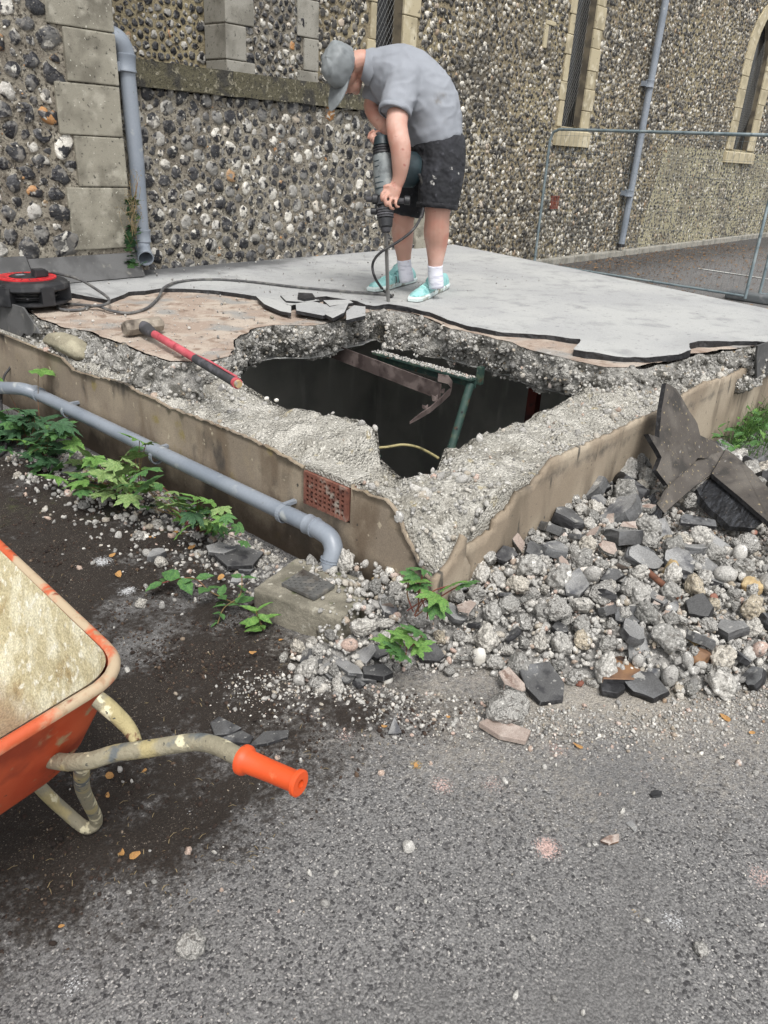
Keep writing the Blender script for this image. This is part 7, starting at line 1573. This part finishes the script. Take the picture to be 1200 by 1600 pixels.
# frame: handles, braces, legs, wheel (left half mirrors the right)
Hpts=[U(470,1225,z=.628),U(380,1187,z=.613),U(345,1168,z=.603),U(318,1160,z=.592),U(290,1161,z=.58),U(230,1170,z=.56),U(180,1177,z=.54),U(128,1190,z=.515)]
fw0=Hpts[-1]; fend=fw0+Vector((-.06,.5,-.12)); Hpts+= [fw0+Vector((-.03,.14,-.06)),Vector((.40,1.75,.34)),Vector((.30,2.15,.25))]
for side in (0,1):
    mf=(lambda p:p) if side==0 else mir
    hp=[mf(p) for p in Hpts]
    v,f=tube(hp[1:],.0175,n=14,k=5); part('handle_tube',shade(mesh('handle_tube',v,f,MT['frame']),60),wb)
    a,b=hp[0],hp[1]+(hp[2]-hp[1])*.05; d=(b-a)
    P_=[a,a+d*.015,a+d*.06,a+d*.075,a+d*.12,a+d*.5,a+d*.86,a+d*.9,a+d*.93,a+d*.985,a+d*1.0]; rr_=[.021,.0245,.0245,.0205,.0195,.0200,.0215,.0255,.0285,.0285,.025]
    V,F=loft(P_,rr_,n=24); F=[q_ for q_ in F if len(q_)==4]
    # open end with a hole
    e=d.normalized(); fr_=frames([a,b])[0]; o0=len(V)
    for q_,dd in ((.008,0),(.0075,.03)):
        for k in range(24): an=2*math.pi*k/24; V.append(a+e*dd+fr_[1]*math.cos(an)*q_+fr_[2]*math.sin(an)*q_)
    for k in range(24): k2=(k+1)%24; F.append((k,k2,o0+k2,o0+k)); F.append((o0+k,o0+k2,o0+24+k2,o0+24+k))
    F.append(tuple(o0+24+k for k in range(24)))
    part('grip',shade(mesh('grip',V,F,MT['orgrip']),40),wb)
    br_=[mf(U(152,1092,z=.628)),mf(U(172,1108,z=.61)),mf(U(200,1136,z=.575)),mf(U(214,1160,z=.560))]
    v,f=loft(smoothpath(br_,4),[.017,.0175,.0175,.0175,.0175,.017,.0165,.016,.015,.014,.013,.011,.010],[.017,.0175,.0175,.0175,.0175,.017,.0165,.016,.015,.014,.013,.012,.011],n=12); part('tray_brace',shade(mesh('tray_brace',v,f,MT['frame']),60),wb)
    lg=[mf(p) for p in (U(128,1196,z=.50),U(136,1230,z=.30)+Vector((-.01,0,0)),U(150,1278,z=.06),U(143,1292,z=.022),U(128,1290,z=.022),U(95,1262,z=.07),U(70,1238,z=.13),U(40,1205,z=.2))]
    v,f=tube(lg,.0165,n=14,k=5); part('leg',shade(mesh('leg',v,f,MT['frame']),60),wb)
# wheel at the front
wc=ax0+fa_*1.28; wc.z=.19
V=[];F=[]; n=32
for k in range(n):
    an=2*math.pi*k/n; rd=fa_*math.cos(an)+Vector((0,0,1))*math.sin(an)
    for q_ in range(10): b=2*math.pi*q_/10; V.append(wc+rd*(.15+.038*math.cos(b))+ra_*.038*math.sin(b))
for k in range(n):
    for q_ in range(10): F.append((k*10+q_,((k+1)%n)*10+q_,((k+1)%n)*10+(q_+1)%10,k*10+(q_+1)%10))
wh=part('wheel',mesh('wheel',V,F,MT['rubber'],smooth=True),wb)
v,f=loft([wc-ra_*.02,wc+ra_*.02],[.118,.118],n=24); o=put('wheel_rim',mesh('wheel_rim',v,f,MT['orange']),wh); o.location=-Vector(world_loc(wh))
v,f=tube([Vector((.30,2.15,.25)),wc+ra_*.06,wc-ra_*.06,mir(Vector((.30,2.15,.25)))],.015,n=10,k=1); part('axle_frame',mesh('axle_frame',v,f,MT['frame']),wb)
# ================================================================ mesh fence
MT['galv']=M('galvanised_tube','#7d8b90',[('#97a3a6',6,.45,.65),('#66757b',12,.5,.68),('#8a6d52',20,.7,.76)],rough=.5,metal=.3,bump=.08)
MT['gwire']=M('galvanised_wire','#6f7a7e',rough=.5,metal=.3)
fA=U(832,410,z=.08); fA=Vector((11.4,6.8,.06)); fB=U(1163,470,z=.03); fT0,fT1=2.02,2.06
def fence(label,a,b,grp='mesh fence panels'):
    t=thing('mesh_fence_panel',label,'fence',tuple(a),grp); up=Vector((0,0,1)); d=(b-a).normalized(); h=1.98; r=.021
    a0=a.copy(); b0=b.copy(); L_=(b-a).length
    c=.14
    v,f=tube([a0,a0+up*(h-c),a0+up*(h-c*.3)+d*c*.3,a0+up*h+d*c,b0+up*h-d*c,b0+up*(h-c*.3)-d*c*.3,b0+up*(h-c),b0],r,n=12,k=1); part('frame',shade(mesh('frame',v,f,MT['galv']),60),t)
    v,f=tube([a0+up*.03,b0+up*.03],r*.8,n=10,k=1); part('bottom_rail',shade(mesh('bottom_rail',v,f,MT['galv']),60),t)
    V=[];F=[]
    def wire(p,q):
        n_=(q-p).normalized(); s1=n_.cross(Vector((d.y,-d.x,0))).normalized()*.0016; s2=Vector((d.y,-d.x,0)).normalized()*.0016; k=len(V)
        for x in (p,q): V.extend([x+s1,x+s2,x-s1,x-s2])
        for i in range(4): F.append((k+i,k+(i+1)%4,k+4+(i+1)%4,k+4+i))
    x=.04
    while x<L_-.03: wire(a0+d*x+up*.03,a0+d*x+up*(h-.01)); x+=.076
    z=.06
    while z<h-.02: wire(a0+d*.01+up*z,b0-d*.01+up*z); z+=.23
    part('wire_mesh',mesh('wire_mesh',V,F,MT['gwire']),t); return t
fence('galvanised mesh fence panel standing beside the right end of the slab',fA,Vector((fB.x,fB.y,.06)))
b2=U(1185,466,z=.03); b2=Vector((b2.x,b2.y,.06)); b3=U(1450,500,z=.03); fence('second mesh fence panel cut off by the right edge of the view',b2,b2+(Vector((b3.x,b3.y,.06))-b2).normalized()*3.4)
MT['foot']=M('grey_fence_foot','#5b5f61',[('#77787a',8,.5,.66)],rough=.9,bump=.5)
c=(Vector((fB.x,fB.y,0))+b2)/2; tag(put('fence_foot',bev_box('fence_foot',(c.x-.12,c.y-.33,.004),(c.x+.12,c.y+.33,.115),MT['foot'],.03,3)),'dark block foot holding the two fence panels at the right edge','fence foot')
for o in bpy.data.objects:
    if o.name.startswith('haze'): pass
